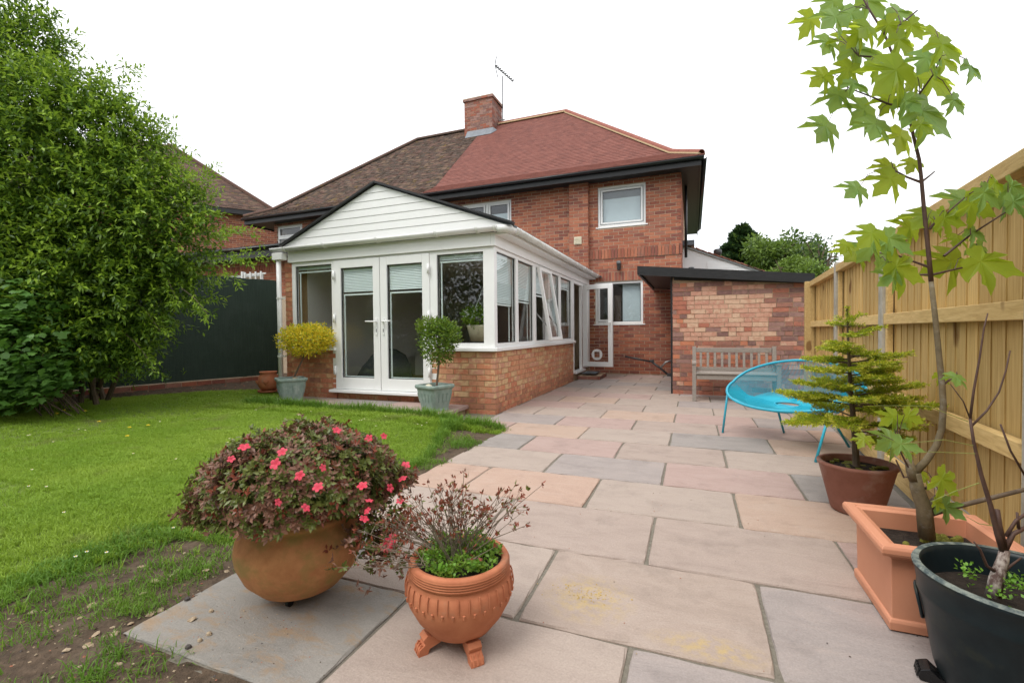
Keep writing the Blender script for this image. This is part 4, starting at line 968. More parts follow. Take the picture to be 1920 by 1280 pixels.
# ------------------------------------------------------------------ neighbour's flat-roofed extension behind the green fence
NY = 7.6
nb_ = thing('flat_roof_extension', 'brick extension with thick black flat-roof edge behind the dark green fence', 'extension', (-9.5, NY, 0))
q = MB(); q.box(-13.2, -7.35, NY, NY+.25, -.1, 2.72); q.box(-7.6, -7.35, NY+.25, HY-.02, -.1, 2.72); q.box(-13.2, -12.95, NY+.25, HY-.02, -.1, 2.72); nw = q.build('wall', 'mortar_buff', nb_)
Bx = Bricks(); pal = ['house_brick_1', 'house_brick_3', 'cons_brick_0', 'house_brick_0']
Bx.wall((-13.2, NY, 0), 0, 5.85, 1.9, 2.72, pal, seed=71, vert=(2.4, 2.62), holes=[(13.2-10.6, 13.2-8.95, 1.9, 2.42)]); Bx.emit(nw, 120)
q = MB(); q.box(-13.5, -7.2, NY-.32, NY-.28, 2.72, 2.98); q.build('fascia', 'black_paint', nb_)
q = MB(); q.box(-13.5, -7.2, NY-.28, HY-.03, 2.73, 2.96); q.build('roof', 'soffit_dark', nb_)
q = MB(); gutter(q, (-13.5, NY-.36, 2.93), (-7.2, NY-.36, 2.93), .06); q.build('gutter', 'black_gutter', nb_, smooth=True)
window_unit(nb_, -10.6, -8.95, 1.1, 2.42, NY-.02, [(-10.53, -9.02, 1.17, 2.32, False)], sill=False)
tr = thing('trellis', 'short piece of white trellis above the dark green fence', 'trellis', (-8.3, NY-.5, 2.1))
for k in range(4): q = MB(); x = -8.62+k*.15; q.box(x, x+.03, 6.85, 6.87, 1.95, 2.34); q.build('slat', 'upvc_gutter', tr)
for z in (2.05, 2.28): q = MB(); q.box(-8.70, -8.05, 6.871, 6.89, z, z+.03); q.build('slat', 'upvc_gutter', tr)
q = MB(); q.box(-8.70, -8.66, 6.84, 6.895, .2, 2.36); q.build('post', 'upvc_gutter', tr)

# ------------------------------------------------------------------ neighbouring house far left
fh = thing('neighbour_house', 'brick house with brown hipped roof partly hidden by the big green shrub', 'house', (-18, 12.4, 0))
NE_ = Vector((.598, .801, 0)); NN_ = Vector((-.801, .598, 0)); NP = Vector((-15.1, 14.1, 0)); NEZ = 5.85; NL = 10.0; ND = 8.4
def np_(s_, d, z): p = NP - NE_*s_ + NN_*d; return Vector((p.x, p.y, z))
def nz(d): return NEZ + (.5*d if d < .6 else .3+(d-.6)*.86)
q = MB(); q.obox(np_(.1, .45, -.1), -NE_*(NL-.55), NN_*(ND-.9), Vector((0, 0, NEZ+.02))); fw_ = q.build('wall', 'mortar_buff', fh)
ga = math.atan2(NE_.y, NE_.x); Bf = Bricks(); g0 = np_(NL-.45, .45, 0); Bf.wall((g0.x, g0.y, 0), ga, NL-.55, 2.6, NEZ-.1, HOUSE_PAL, seed=81, **kw); Bf.emit(fw_, 60)
q = MB()
for d0, d1 in ((0, .6), (.6, 4.2)):
    za, zb = nz(d0), nz(d1)
    q.add([np_(NL-d0, d0, za), np_(d0, d0, za), np_(d1, d1, zb), np_(NL-d1, d1, zb)], [(0,1,2,3)]); q.add([np_(d0, d0, za), np_(d0, ND-d0, za), np_(d1, ND-d1, zb), np_(d1, d1, zb)], [(0,1,2,3)])
    q.add([np_(d0, ND-d0, za), np_(NL-d0, ND-d0, za), np_(NL-d1, ND-d1, zb), np_(d1, ND-d1, zb)], [(0,1,2,3)]); q.add([np_(NL-d0, ND-d0, za), np_(NL-d0, d0, za), np_(NL-d1, d1, zb), np_(NL-d1, ND-d1, zb)], [(0,1,2,3)])
fr0 = q.build('roof', 'tile_old_2', fh)
q = MB(); rg = random.Random(3); d = 0
while d < 4.1:
    sl = .5 if d < .6 else .86; dd = .1/math.sqrt(1+sl*sl); d2 = d+dd*1.2; a = d
    while a < NL-d-.05:
        h = .02+rg.uniform(-.006, .006); b_ = min(a+.163, NL-d)
        q.add([np_(b_, d, nz(d)+h), np_(a, d, nz(d)+h), np_(a, d2, nz(d2)+.004), np_(b_, d2, nz(d2)+.004), np_(b_, d, nz(d)), np_(a, d, nz(d))], [(0,1,2,3),(4,5,1,0)], rg.choice([0, 0, 1, 2, 3])); a += .166
    d += dd
tag(q.build('roof_tiles', OLD_PAL, fr0), kind='stuff')
q = MB(); q.beam(np_(0, 0, nz(0)+.03), np_(.6, .6, nz(.6)+.03), .2, .09); q.beam(np_(.6, .6, nz(.6)+.03), np_(4.2, 4.2, nz(4.2)+.03), .2, .09); q.build('hip_tiles', 'tile_old_1', fr0)
q = MB(); q.obox(np_(.03, .03, NEZ-.17), -NE_*(NL-.06), NN_*.04, Vector((0, 0, .18))); q.obox(np_(.03, .08, NEZ-.17), NN_*(ND-.1), -NE_*.04, Vector((0, 0, .18))); q.obox(np_(.08, .08, NEZ-.12), -NE_*(NL-.2), NN_*.4, Vector((0, 0, .02))); q.build('fascia', 'black_paint', fh)

# ------------------------------------------------------------------ dark green close-board fence on a brick plinth (left boundary)
GE = Vector((-7.545, 6.745, 0)); GD = Vector((-.27, -1, 0)).normalized(); GN = Vector((-GD.y, GD.x, 0))      # far end, direction towards the camera, garden side
if GN.x < 0: GN = -GN
gf = thing('green_fence', 'dark green close-boarded fence standing on a low brick plinth', 'fence', (-8.0, 5, .1))
def gp(s_, off, z): p = GE + GD*s_ + GN*off; return Vector((p.x, p.y, z))
GL = 6.4
q = MB(); q.obox(gp(0, -.06, -.05), GD*GL, GN*.10, Vector((0, 0, .325))); gpl = q.build('plinth', 'mortar_old', gf)
ga = math.atan2(-GD.y, -GD.x); Bg = Bricks(); g0 = gp(GL, .042, 0); Bg.wall((g0.x, g0.y, 0), ga, GL, .05, .275, ['house_brick_0', 'house_brick_2', 'house_brick_5', 'shed_brick_6'], seed=91, jit=.004); Bg.emit(gpl, 90)
s_ = 0.0
while s_ < GL-.1:
    q = MB(); wv = .098; zt = 2.10 + .006*math.sin(s_*9)
    p = [gp(s_, .012, .285), gp(s_+wv, .002, .285), gp(s_+wv, .002, zt), gp(s_, .012, zt)]; r_ = [gp(s_, -.012, .285), gp(s_+wv, -.014, .285), gp(s_+wv, -.014, zt), gp(s_, -.012, zt)]
    q.add(p+r_, [(3,2,1,0),(4,5,6,7),(0,4,7,3),(1,2,6,5),(3,7,6,2),(0,1,5,4)]); q.build('board', 'green_paint', gf); s_ += .088
for z in (.5, 1.2, 1.9): q = MB(); q.obox(gp(0, -.06, z), GD*GL, GN*.045, Vector((0, 0, .07))); q.build('rail', 'green_paint', gf)
for a in (.6, 2.5, 4.4): q = MB(); q.obox(gp(a, -.14, 0), GD*.08, GN*.078, Vector((0, 0, 2.05))); q.build('post', 'green_paint', gf)

# ------------------------------------------------------------------ timber fence with concrete posts (right boundary)
tf = thing('timber_fence', 'tall pale timber fence of vertical boards with concrete posts', 'fence', (1.3, 4, 0))
POST = [2.30, .055, -1.60, -3.47, -5.30]        # along the fence, from the outhouse towards the camera
POST[0] = 1.83
TZ = 1.715
def fpt(s_, off, z): p = FP + FD*s_ + FN*off; return Vector((p.x, p.y, z))
for k, s_ in enumerate(POST):
    q = MB(); q.obox(fpt(s_-.05, -.03 if k else -.085, -.1), FD*.10, FN*(.09 if k else .15), Vector((0, 0, TZ-.0+.1+(.03 if k else 0)))); q.build('post', 'concrete' if k else 'fence_rail', tf, bevel=.006)
for k in range(len(POST)-1):
    s1, s0 = POST[k]-.05, POST[k+1]+.05
    # boards, feather-edged, lapped
    a = s0+.03; 
    while a < s1-.02:
        b_ = min(a+.128, s1-.005); q = MB(); zt = TZ-.07
        p = [fpt(a, .029, .17), fpt(b_, .0345, .17), fpt(b_, .0345, zt), fpt(a, .029, zt)]
        r_ = [fpt(a, .040, .17), fpt(b_, .044, .17), fpt(b_, .044, zt), fpt(a, .040, zt)]
        q.add(p+r_, [(3,2,1,0),(4,5,6,7),(0,4,7,3),(1,2,6,5),(3,7,6,2),(0,1,5,4)]); q.build('board', 'fence_board', tf); a += .120+R(-.002, .002)
    for z, h in ((.55, .075), (1.085, .075)):
        q = MB(); q.obox(fpt(s0, -.022, z), FD*(s1-s0), FN*.044, Vector((0, 0, h))); o = q.build('rail', 'fence_rail', tf, bevel=.004)
    q = MB(); q.obox(fpt(s0, -.030, TZ-.072), FD*(s1-s0), FN*.085, Vector((0, 0, .072))); q.build('capping', 'fence_rail', tf, bevel=.005)
    q = MB(); q.obox(fpt(s0, -.012, .015), FD*(s1-s0), FN*.040, Vector((0, 0, .150))); q.build('gravel_board', 'fence_rail', tf, bevel=.004)
    for s_ in (s0+.001, s1-.046):
        q = MB(); q.obox(fpt(s_, -.010, .17), FD*.045, FN*.033, Vector((0, 0, TZ-.245))); q.build('end_batten', 'fence_rail', tf)
q = MB(); q.obox(fpt(-5.2, -.055, -.02), FD*7.0, FN*.042, Vector((0, 0, .012))); q.build('base_strip', 'slab_mortar', tf)
# ------------------------------------------------------------------ foliage helpers
def unit(a): return a/np.maximum(np.linalg.norm(a, axis=1, keepdims=True), 1e-9)
def rand_dirs(n): return unit(rng.normal(size=(n, 3)))
def leaf_object(name, parent, pos, dirs, nrm, ln, wd, mats, midx, fold=.18, kind=None, curl=0.0):
    """many two-facet leaves in one mesh: base, right, tip, left"""
    n = len(pos); off = np.array(world_of(parent)) if parent else np.zeros(3)
    d = unit(dirs); s = unit(np.cross(d, nrm)); u = np.cross(s, d)
    ln = np.asarray(ln).reshape(-1, 1)*np.ones((n, 1)); wd = np.asarray(wd).reshape(-1, 1)*np.ones((n, 1))
    base = pos-off; mid = base + d*ln*.48; tip = base + d*ln - u*ln*curl
    Lf = mid + s*wd*.5 + u*wd*fold; Rt = mid - s*wd*.5 + u*wd*fold
    V = np.stack([base, Rt, tip, Lf], 1).reshape(-1, 3)
    i = np.arange(n)*4
    F = np.stack([np.stack([i, i+1, i+2], 1), np.stack([i, i+2, i+3], 1)], 1).reshape(-1, 3)
    me = bpy.data.meshes.new(name); me.vertices.add(len(V)); me.vertices.foreach_set('co', V.ravel())
    me.loops.add(F.size); me.loops.foreach_set('vertex_index', F.ravel().astype(np.int32))
    me.polygons.add(len(F)); me.polygons.foreach_set('loop_start', np.arange(0, F.size, 3, dtype=np.int32)); me.polygons.foreach_set('loop_total', np.full(len(F), 3, dtype=np.int32))
    for m in mats: me.materials.append(MATS[m])
    me.polygons.foreach_set('material_index', np.repeat(np.asarray(midx, dtype=np.int32), 2))
    me.update(calc_edges=True); me.validate()
    o = bpy.data.objects.new(name, me); C.objects.link(o)
    if parent: o.parent = parent
    if kind: o['kind'] = kind
    return o
def sprays(P, D, n_leaf, length, ang=.7):
    """twigs starting at P along D with alternate leaves; returns leaf pos, dir, nrm"""
    n = len(P); k = np.linspace(.15, 1, n_leaf)
    D = unit(D); ref = rand_dirs(n); S_ = unit(np.cross(D, ref)); U_ = np.cross(S_, D)
    pos = P[:, None] + D[:, None]*(k[None, :, None]*length[:, None, None])
    ph = rng.uniform(0, 2*PI, (n, 1)) + np.arange(n_leaf)[None]*2.4
    side = S_[:, None]*np.cos(ph)[..., None] + U_[:, None]*np.sin(ph)[..., None]
    dr = D[:, None]*(1-ang*.5) + side*ang + rng.normal(0, .12, (n, n_leaf, 3))
    nr = np.cross(dr, rng.normal(0, .4, dr.shape) + np.array([0, 0, 1.0])); nr = np.cross(nr, dr)
    return pos.reshape(-1, 3), dr.reshape(-1, 3), nr.reshape(-1, 3)
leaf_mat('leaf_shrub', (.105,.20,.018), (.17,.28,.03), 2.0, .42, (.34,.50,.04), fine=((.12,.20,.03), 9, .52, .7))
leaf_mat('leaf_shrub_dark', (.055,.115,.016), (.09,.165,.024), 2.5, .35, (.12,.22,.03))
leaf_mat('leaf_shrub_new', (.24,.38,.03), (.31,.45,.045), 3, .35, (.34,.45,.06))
leaf_mat('leaf_currant', (.065,.16,.03), (.11,.22,.04), 4, .28)
leaf_mat('leaf_yellow', (.72,.58,.035), (.85,.70,.06), 12, .4, (.75,.62,.06), fine=((.36,.38,.03), 20, .56, .68))
leaf_mat('leaf_lime', (.34,.40,.025), (.46,.50,.04), 12, .3)
leaf_mat('leaf_bay', (.12,.20,.022), (.19,.27,.035), 10, .3)
leaf_mat('leaf_bay_dark', (.05,.10,.016), (.085,.15,.024), 10, .25)
leaf_mat('leaf_azalea', (.10,.13,.03), (.17,.185,.045), 20, .2, (.14,.14,.03), rough=.35)
leaf_mat('leaf_azalea_bronze', (.19,.095,.062), (.28,.14,.095), 20, .2, (.2,.09,.05), rough=.35)
leaf_mat('leaf_azalea_red', (.22,.052,.03), (.30,.08,.042), 20, .25, (.34,.09,.04), rough=.4)
leaf_mat('leaf_weed', (.10,.20,.025), (.18,.30,.04), 14, .35)
leaf_mat('leaf_weed_bright', (.16,.34,.04), (.22,.42,.06), 14, .35)
leaf_mat('needle', (.26,.34,.024), (.38,.44,.035), 14, .35, rough=.5)
leaf_mat('needle_new', (.46,.48,.05), (.60,.58,.08), 20, .3, rough=.5)
leaf_mat('leaf_sycamore', (.15,.29,.085), (.22,.36,.09), 9, .5, (.55,.64,.05), rough=.45)
leaf_mat('leaf_sycamore_b', (.22,.33,.03), (.29,.39,.04), 9, .62, (.66,.72,.05), rough=.45)
leaf_mat('petal', (.74,.045,.09), (.84,.10,.16), 30, .35, (.9,.15,.18), rough=.5)
leaf_mat('leaf_tree', (.06,.11,.025), (.11,.17,.035), .8, .3)
leaf_mat('leaf_tree_light', (.13,.21,.04), (.18,.26,.05), .8, .3)
leaf_mat('leaf_conifer', (.022,.05,.020), (.04,.078,.026), 1.2, .12)
leaf_mat('grass_blade', (.20,.335,.028), (.30,.42,.048), 1.1, .35, (.38,.50,.05), rough=.5, fine=((.24,.26,.08), 3.2, .60, .78))
leaf_mat('grass_long', (.10,.21,.022), (.17,.29,.035), 2, .35, (.25,.42,.05), rough=.5)
pm('bark', (.09,.065,.045), (.16,.12,.085), 40, .9, .7, .004, stretch=(1, 1, .3))
pm('bark_young', (.11,.085,.05), (.19,.145,.085), 50, .8, .5, .003, blotch=((.22,.19,.15), 30, .55, .7))
pm('bark_purple', (.065,.035,.03), (.11,.06,.045), 40, .6, .3, .002)
pm('bark_birch', (.10,.06,.05), (.42,.36,.32), 55, .8, .5, .003, stretch=(1, 1, .6), lo=.42, hi=.6)
pm('twig_pale', (.15,.115,.085), (.26,.205,.155), 50, .9, .3, .002)
pm('twig_green', (.20,.24,.06), (.28,.30,.09), 30, .7, .2, .002)
pm('moss', (.13,.14,.022), (.24,.22,.04), 60, .95, 1, .01)
def at_px(u, v, dep): return np.array(PD(u, v, dep))
n = 420; v = unit(rng.normal(size=(n, 3))); leaf_object('foliage', hb_, np.array([-2.86, 5.95, 1.27])+v*rng.random((n, 1))**.4*np.array([.22, .2, .15]), v+np.array([0, 0, .3]), rand_dirs(n), rng.uniform(.06, .1, n), rng.uniform(.03, .05, n), ['leaf_weed', 'leaf_bay'], rng.choice(2, n), .1)

# ------------------------------------------------------------------ terracotta and other pots
pm('terracotta_worn', (.42,.17,.07), (.56,.25,.105), 16, .88, .6, .004, blotch=((.30,.20,.065), 6.5, .50, .66), lo=.33, hi=.66)
pm('terracotta_red', (.42,.135,.065), (.52,.19,.095), 14, .85, .45, .003, blotch=((.36,.19,.12), 9, .55, .75))
pm('terracotta_old', (.21,.085,.058), (.29,.13,.095), 8, .85, .35, .003, blotch=((.34,.22,.18), 6, .54, .72))
pm('plastic_terracotta', (.56,.235,.135), (.60,.27,.16), 4, .55, .08, .002, spec=.35)
pm('glazed_blue', (.006,.011,.014), (.014,.022,.025), 9, .38, .12, .003, spec=.22, blotch=((.03,.033,.022), 7, .58, .75))
pm('glaze_worn', (.05,.07,.07), (.20,.22,.19), 40, .5, .3, .003, lo=.42, hi=.62)
pm('pot_verdigris', (.20,.27,.235), (.29,.355,.315), 22, .75, .4, .003, blotch=((.36,.41,.37), 9, .55, .72), stretch=(1, 1, .5))

def soil_disc(parent, c, r, z, mat='soil_dark', n=26):
    mb = MB(); rings = [0.001, .35, .7, 1.0]
    mb.lathe([(r*k, z+R(-.004, .006)+.012*(1-k)) for k in reversed(rings)], n, (c[0], c[1], 0), cap1=True); return mb.build('soil', mat, parent, smooth=True)

# --- big round pot with azalea
BP = Vector((-1.497, 1.420, 0))
big = thing('potted_azalea', 'wide dome of dark bronze azalea with pink flowers in a big round terracotta pot', 'potted plant', BP)
mb = MB(); mb.lathe([(r_*1.02, z*1.05-.002) for r_, z in [(.02, .028), (.10, .030), (.155, .052), (.205, .105), (.232, .165), (.238, .205), (.230, .245), (.208, .285), (.196, .298), (.197, .304), (.208, .312), (.209, .322), (.198, .330), (.180, .330), (.172, .315), (.18, .27)]], 64, BP)
mb.build('pot', 'terracotta_worn', big, smooth=True); soil_disc(big, BP, .185, .285)
for u, v in ((543, 1136), (772, 1066), (475, 1060)):
    p = G(u, v) if (u, v) != (475, 1060) else Vector((BP.x-.11, BP.y+.06, 0))
    mb = MB(); mb.tube([(p.x-.006, p.y, .016), (p.x+.008, p.y, .016)], .0155, 14); mb.tube([(p.x+.001, p.y+.004, .016), (p.x+.001, p.y+.02, .045)], .006, 6); mb.build('castor', 'screen_black', big)
N = 4300
AC = np.array([BP.x+.025, BP.y+.012, .425]); lat = np.array([RX.x, RX.y, 0]); lat /= np.linalg.norm(lat); dep_ = np.array([-lat[1], lat[0], 0])
th = rng.uniform(0, 2*PI, N); cz = rng.uniform(-.35, 1, N); sr = np.sqrt(1-cz**2); rad = 1 - .16*rng.random(N)**2
bumpn = 1 + .09*np.sin(3*th+1+cz*2) + .08*np.sin(7*th+cz*6) + .04*rng.normal(size=N)
ax_ = np.where(np.cos(th) < -.3, .405, .36)
LP = lat[None]*(ax_*np.cos(th)*sr*rad*bumpn)[:, None] + dep_[None]*(.36*np.sin(th)*sr*rad*bumpn)[:, None] + np.array([0, 0, 1])*(np.where(cz > 0, .245, np.where(np.sin(th) < 0, .045, .09))*cz*rad*bumpn)[:, None]
LPn = unit(LP*np.array([1, 1, 1.6])); LP = AC + LP
LP[:, 2] -= np.where(np.cos(th) < -.8, .012, 0)
# a hanging spray on the right
n2 = 330; t = rng.random(n2)
hp2 = AC + lat*(.30+.06*rng.normal(size=n2))[:, None] + dep_*(-.06+.09*rng.normal(size=n2))[:, None]; hp2[:, 2] = .36-.20*t+.02*rng.normal(size=n2)
hp2 += lat*(.04*t)[:, None]
LP = np.vstack([LP, hp2]); LPn = np.vstack([LPn, unit(rng.normal(size=(n2, 3))+np.array([0, 0, .6]))])
k = 7; n = len(LP); ph = rng.uniform(0, 2*PI, (n, 1)) + np.arange(k)[None]*2*PI/k
ref = rand_dirs(n); A_ = unit(np.cross(LPn, ref)); B_ = np.cross(LPn, A_)
dr = (A_[:, None]*np.cos(ph)[..., None] + B_[:, None]*np.sin(ph)[..., None])*.9 + LPn[:, None]*rng.uniform(.25, .9, (n, 1, 1)) + rng.normal(0, .12, (n, k, 3))
pp = np.repeat(LP[:, None], k, 1) + rng.normal(0, .004, (n, k, 3))
mi = np.where(rng.random(n) < .46, 0, np.where(rng.random(n) < .82, 1, 2)); 
leaf_object('foliage', big, pp.reshape(-1, 3), dr.reshape(-1, 3), np.repeat(LPn, k, 0), rng.uniform(.016, .029, n*k), rng.uniform(.008, .013, n*k), ['leaf_azalea', 'leaf_azalea_bronze', 'leaf_azalea_red'], np.repeat(mi, k), .1)
mb = MB(); rg = random.Random(5)
for i in range(46):
    t = rg.uniform(0, 2*PI); e = rg.uniform(.1, .95); tip = Vector(AC) + Vector(lat)*(.40*math.cos(t)*e) + Vector(dep_)*(.32*math.sin(t)*e) + Vector((0, 0, .25*math.sqrt(max(0, 1-e*e))-.02))
    b0 = Vector((BP.x+rg.uniform(-.05, .05), BP.y+rg.uniform(-.05, .05), .29)); mb.tube([b0, b0.lerp(tip, .5)+Vector((0, 0, .03)), tip], [.006, .004, .002], 5)
mb.build('stems', 'bark', big)
# hidden heart of the shrub: dense short inner leaves
n = 6000; v = rng.normal(size=(n, 3)); v = unit(v)*rng.random((n, 1))**.4*.86
inn = AC + lat*(v[:, :1]*.40) + dep_*(v[:, 1:2]*.33) + np.array([0, 0, 1])*(np.where(v[:, 2:] > 0, .26, .10)*v[:, 2:])
leaf_object('inner_foliage', big, inn, rand_dirs(n), rand_dirs(n), .024, .013, ['leaf_azalea'], np.zeros(n), .1)
def flower(parent, c, facing, r=.022):
    mb = MB(); f_ = Vector(facing).normalized(); a = f_.orthogonal().normalized(); b_ = f_.cross(a); ph = R(0, 6)
    for k in range(5):
        t = ph + k*2*PI/5; d = a*math.cos(t)+b_*math.sin(t); s_ = a*-math.sin(t)+b_*math.cos(t); c_ = Vector(c)
        m_ = c_ + d*r*.6 + f_*r*.35; tp = c_ + d*r*1.05 + f_*r*.30
        mb.add([c_, m_-s_*r*.42, tp-s_*r*.25, tp+s_*r*.25, m_+s_*r*.42, m_+f_*r*.10], [(0,1,5), (1,2,5), (2,3,5), (3,4,5), (4,0,5)])
    mb.build('flower', 'petal', parent, smooth=True)
rg = random.Random(9)
for (u, v) in [(631,808),(692,822),(719,818),(458,840),(434,861),(530,848),(518,870),(604,877),(563,892),(597,914),(520,942),(572,953),(680,912),(730,915),(755,899),(692,940),(750,940),(690,958),(682,974),(725,1022),(722,1031),(736,1013),(760,874)]:
    d = ray(u, v).normalized(); best = None
    for s_ in np.linspace(1.2, 2.6, 141):
        p = EYE + d*float(s_); q = np.array(p)-AC; e = (q@lat/.425)**2 + (q@dep_/.375)**2 + (q[2]/(.29 if q[2] > 0 else .15))**2
        if e <= 1.0: best = p; break
    if best is None: best = EYE + d*(1.80/d.dot(FW)) - d*.10
    tc_ = (EYE-best).normalized()
    flower(big, best - d*.008, tc_*.6+Vector((R(-.5, .5), R(-.5, .5), R(.1, .7))), rg.uniform(.013, .021) if v < 1000 else .024)

# --- smaller patterned pot with sparse azalea, on clay feet
SP = Vector((-.752, 1.398, 0)); Z0 = .045
sml = thing('potted_sparse_shrub', 'sparse twiggy reddish azalea with weeds in a patterned terracotta pot on clay feet', 'potted plant', SP)
mb = MB(); mb.lathe([(.02, Z0), (.095, Z0), (.112, Z0+.012), (.150, .105), (.176, .155), (.183, .195), (.178, .228), (.166, .243), (.170, .246), (.171, .283), (.166, .291), (.150, .291), (.145, .282), (.150, .24)], 64, SP)
sp_o = mb.build('pot', 'terracotta_red', sml, smooth=True)
for k in range(4): mb = MB(); z = .250+k*.008; mb.lathe([(.1712, z), (.1735, z+.003), (.1712, z+.006)], 56, SP); mb.build('rim_ring', 'terracotta_red', sml, smooth=True)
for k in range(34):      # fluted leaf relief round the shoulder
    t = 2*PI*k/34; mb = MB(); pts = [(.1785, .236), (.1835, .222), (.1855, .205), (.1848, .190)]
    pa = [Vector((SP.x+r_*math.cos(t), SP.y+r_*math.sin(t), z)) for r_, z in pts]; mb.tube(pa, [.0026, .0024, .002, .0016], 5)
    tt = t+PI/34; pa = [Vector((SP.x+.1835*math.cos(tt), SP.y+.1835*math.sin(tt), .188)), Vector((SP.x+.1815*math.cos(tt), SP.y+.1815*math.sin(tt), .176))]; mb.tube(pa, .0042, 6); mb.build('relief', 'terracotta_red', sml)
for t in (math.radians(232), math.radians(318), math.radians(95)):
    c = Vector((SP.x+.115*math.cos(t), SP.y+.115*math.sin(t), 0)); d = Vector((math.cos(t), math.sin(t), 0)); s_ = Vector((-d.y, d.x, 0))
    mb = MB(); mb.prism([(-.035, .045), (.012, .062), (.026, .050), (.020, .034), (.040, .022), (.044, .0), (.012, .0), (.006, .018), (-.035, .028)], c-s_*.022, d, Vector((0, 0, 1)), s_*.044)
    for j in (-.014, 0, .014): mb.beam(c+d*.030+s_*j+Vector((0, 0, .035)), c+d*.044+s_*j+Vector((0, 0, .006)), .005, .007)
    mb.build('clay_foot', 'terracotta_red', sml)
soil_disc(sml, SP, .148, .262)
mb = MB(); tips = []; rg = random.Random(12)
for i in range(95):
    t = rg.uniform(0, 2*PI); sprd = rg.uniform(.03, .19); h = rg.uniform(.10, .25)
    lx = math.cos(t)*sprd; ly = math.sin(t)*sprd*.8
    if rg.random() < .30: lx = -rg.uniform(.15, .36); h = rg.uniform(.05, .15)
    b0 = SP + Vector((rg.uniform(-.05, .05), rg.uniform(-.05, .05), .265)); tip = b0 + Vector(lat)*lx + Vector(dep_)*ly + Vector((0, 0, h))
    m1 = b0.lerp(tip, .45) + Vector((rg.uniform(-.015, .015), rg.uniform(-.015, .015), .02 if lx > -.15 else .0)); mb.tube([b0, m1, tip], [.0019, .0014, .0008], 4, cap=False); tips.append((tip, (tip-m1).normalized()))
    for j in range(rg.choice([1, 2, 3])):
        q0 = m1.lerp(tip, rg.uniform(.1, .9)); e = q0 + ((tip-m1).normalized()*.6 + Vector((rg.uniform(-1, 1), rg.uniform(-1, 1), rg.uniform(-.2, .9)))).normalized()*rg.uniform(.03, .075); mb.tube([q0, e], [.0014, .0008], 4, cap=False); tips.append((e, (e-q0).normalized()))
for (u, v, dp) in ((1015, 910, 1.52), (985, 985, 1.5), (870, 885, 1.6), (940, 920, 1.55)):
    e = PD(u, v, dp); b0 = SP+Vector((0, 0, .27)); mb.tube([b0, b0.lerp(e, .5)+Vector((0, 0, .015)), e], [.0026, .0019, .001], 4, cap=False); tips.append((e, (e-b0).normalized()))
    for j in range(4): tips.append((b0.lerp(e, .6+.1*j)+Vector((R(-.015, .015), R(-.015, .015), .01)), Vector((R(-1, 1), R(-1, 1), 1))))
mb.build('stems', 'twig_pale', sml)
TP = np.array([list(a) for a, _ in tips]); TD = np.array([list(b_) for _, b_ in tips]); keep = rng.random(len(TP)) < .95; TP, TD = TP[keep], TD[keep]; k = 6
dr = TD[:, None]*.9 + rng.normal(0, .5, (len(TP), k, 3)); pos = np.repeat(TP[:, None], k, 1) + rng.normal(0, .003, (len(TP), k, 3))
leaf_object('leaves', sml, pos.reshape(-1, 3), dr.reshape(-1, 3), rand_dirs(len(TP)*k), rng.uniform(.011, .021, len(TP)*k), rng.uniform(.005, .009, len(TP)*k), ['leaf_azalea_red', 'leaf_azalea_bronze', 'leaf_azalea'], rng.choice(3, len(TP)*k, p=[.5, .35, .15]), .15)
n = 2200; t = rng.uniform(0, 2*PI, n); r_ = .145*np.sqrt(rng.random(n)); pos = np.stack([SP.x+r_*np.cos(t), SP.y+r_*np.sin(t), .268+.035*rng.random(n)+.03*(np.sin(5*t)+1)*.5], 1)
leaf_object('weeds', sml, pos, rand_dirs(n)+np.array([0, 0, .5]), rand_dirs(n)+np.array([0, 0, 1.2]), rng.uniform(.010, .018, n), rng.uniform(.008, .012, n), ['leaf_weed', 'leaf_weed_bright', 'leaf_bay'], rng.choice(3, n, p=[.5, .2, .3]), .1)
n = 40; t = rng.uniform(0, 2*PI, n); pos = np.stack([SP.x+.12*np.cos(t), SP.y+.12*np.sin(t), np.full(n, .285)], 1)
leaf_object('broad_weed_leaves', sml, pos, rand_dirs(n)+np.array([0, 0, .7]), rand_dirs(n)+np.array([0, -.3, 1.5]), rng.uniform(.028, .05, n), rng.uniform(.016, .024, n), ['leaf_weed_bright'], np.zeros(n), .1)

# --- conifer in an old tapered clay pot
KP = Vector((.885, 3.20, 0))
kon = thing('potted_conifer', 'young bright green spruce in a weathered tapered brown clay pot by the fence', 'potted plant', KP)
mb = MB(); mb.lathe([(.02, .004), (.118, .004), (.126, .012), (.186, .262), (.194, .270), (.1945, .282), (.188, .287), (.172, .285), (.165, .25)], 56, KP); mb.build('pot', 'terracotta_old', kon, smooth=True); soil_disc(kon, KP, .17, .245)
mb = MB(); 
for k in range(40): a = R(0, 6.28); r_ = .16*math.sqrt(random.random()); s2 = R(.006, .014); mb.box(KP.x+r_*math.cos(a)-s2, KP.x+r_*math.cos(a)+s2, KP.y+r_*math.sin(a)-s2, KP.y+r_*math.sin(a)+s2, .248, .252+s2*.7)
tag(mb.build('moss_crumbs', 'moss', kon), kind='stuff')
mb = MB(); tr0 = PY(1606, 868, 3.2); mb.tube([(tr0.x, 3.2, .24), (tr0.x-.01, 3.2, .45), (tr0.x-.03, 3.2, .7), (tr0.x-.045, 3.2, 1.0), (tr0.x-.05, 3.2, 1.19)], [.019, .016, .012, .006, .003], 8)
npos, ndir, nln, nmi = [], [], [], []; rg = random.Random(4)
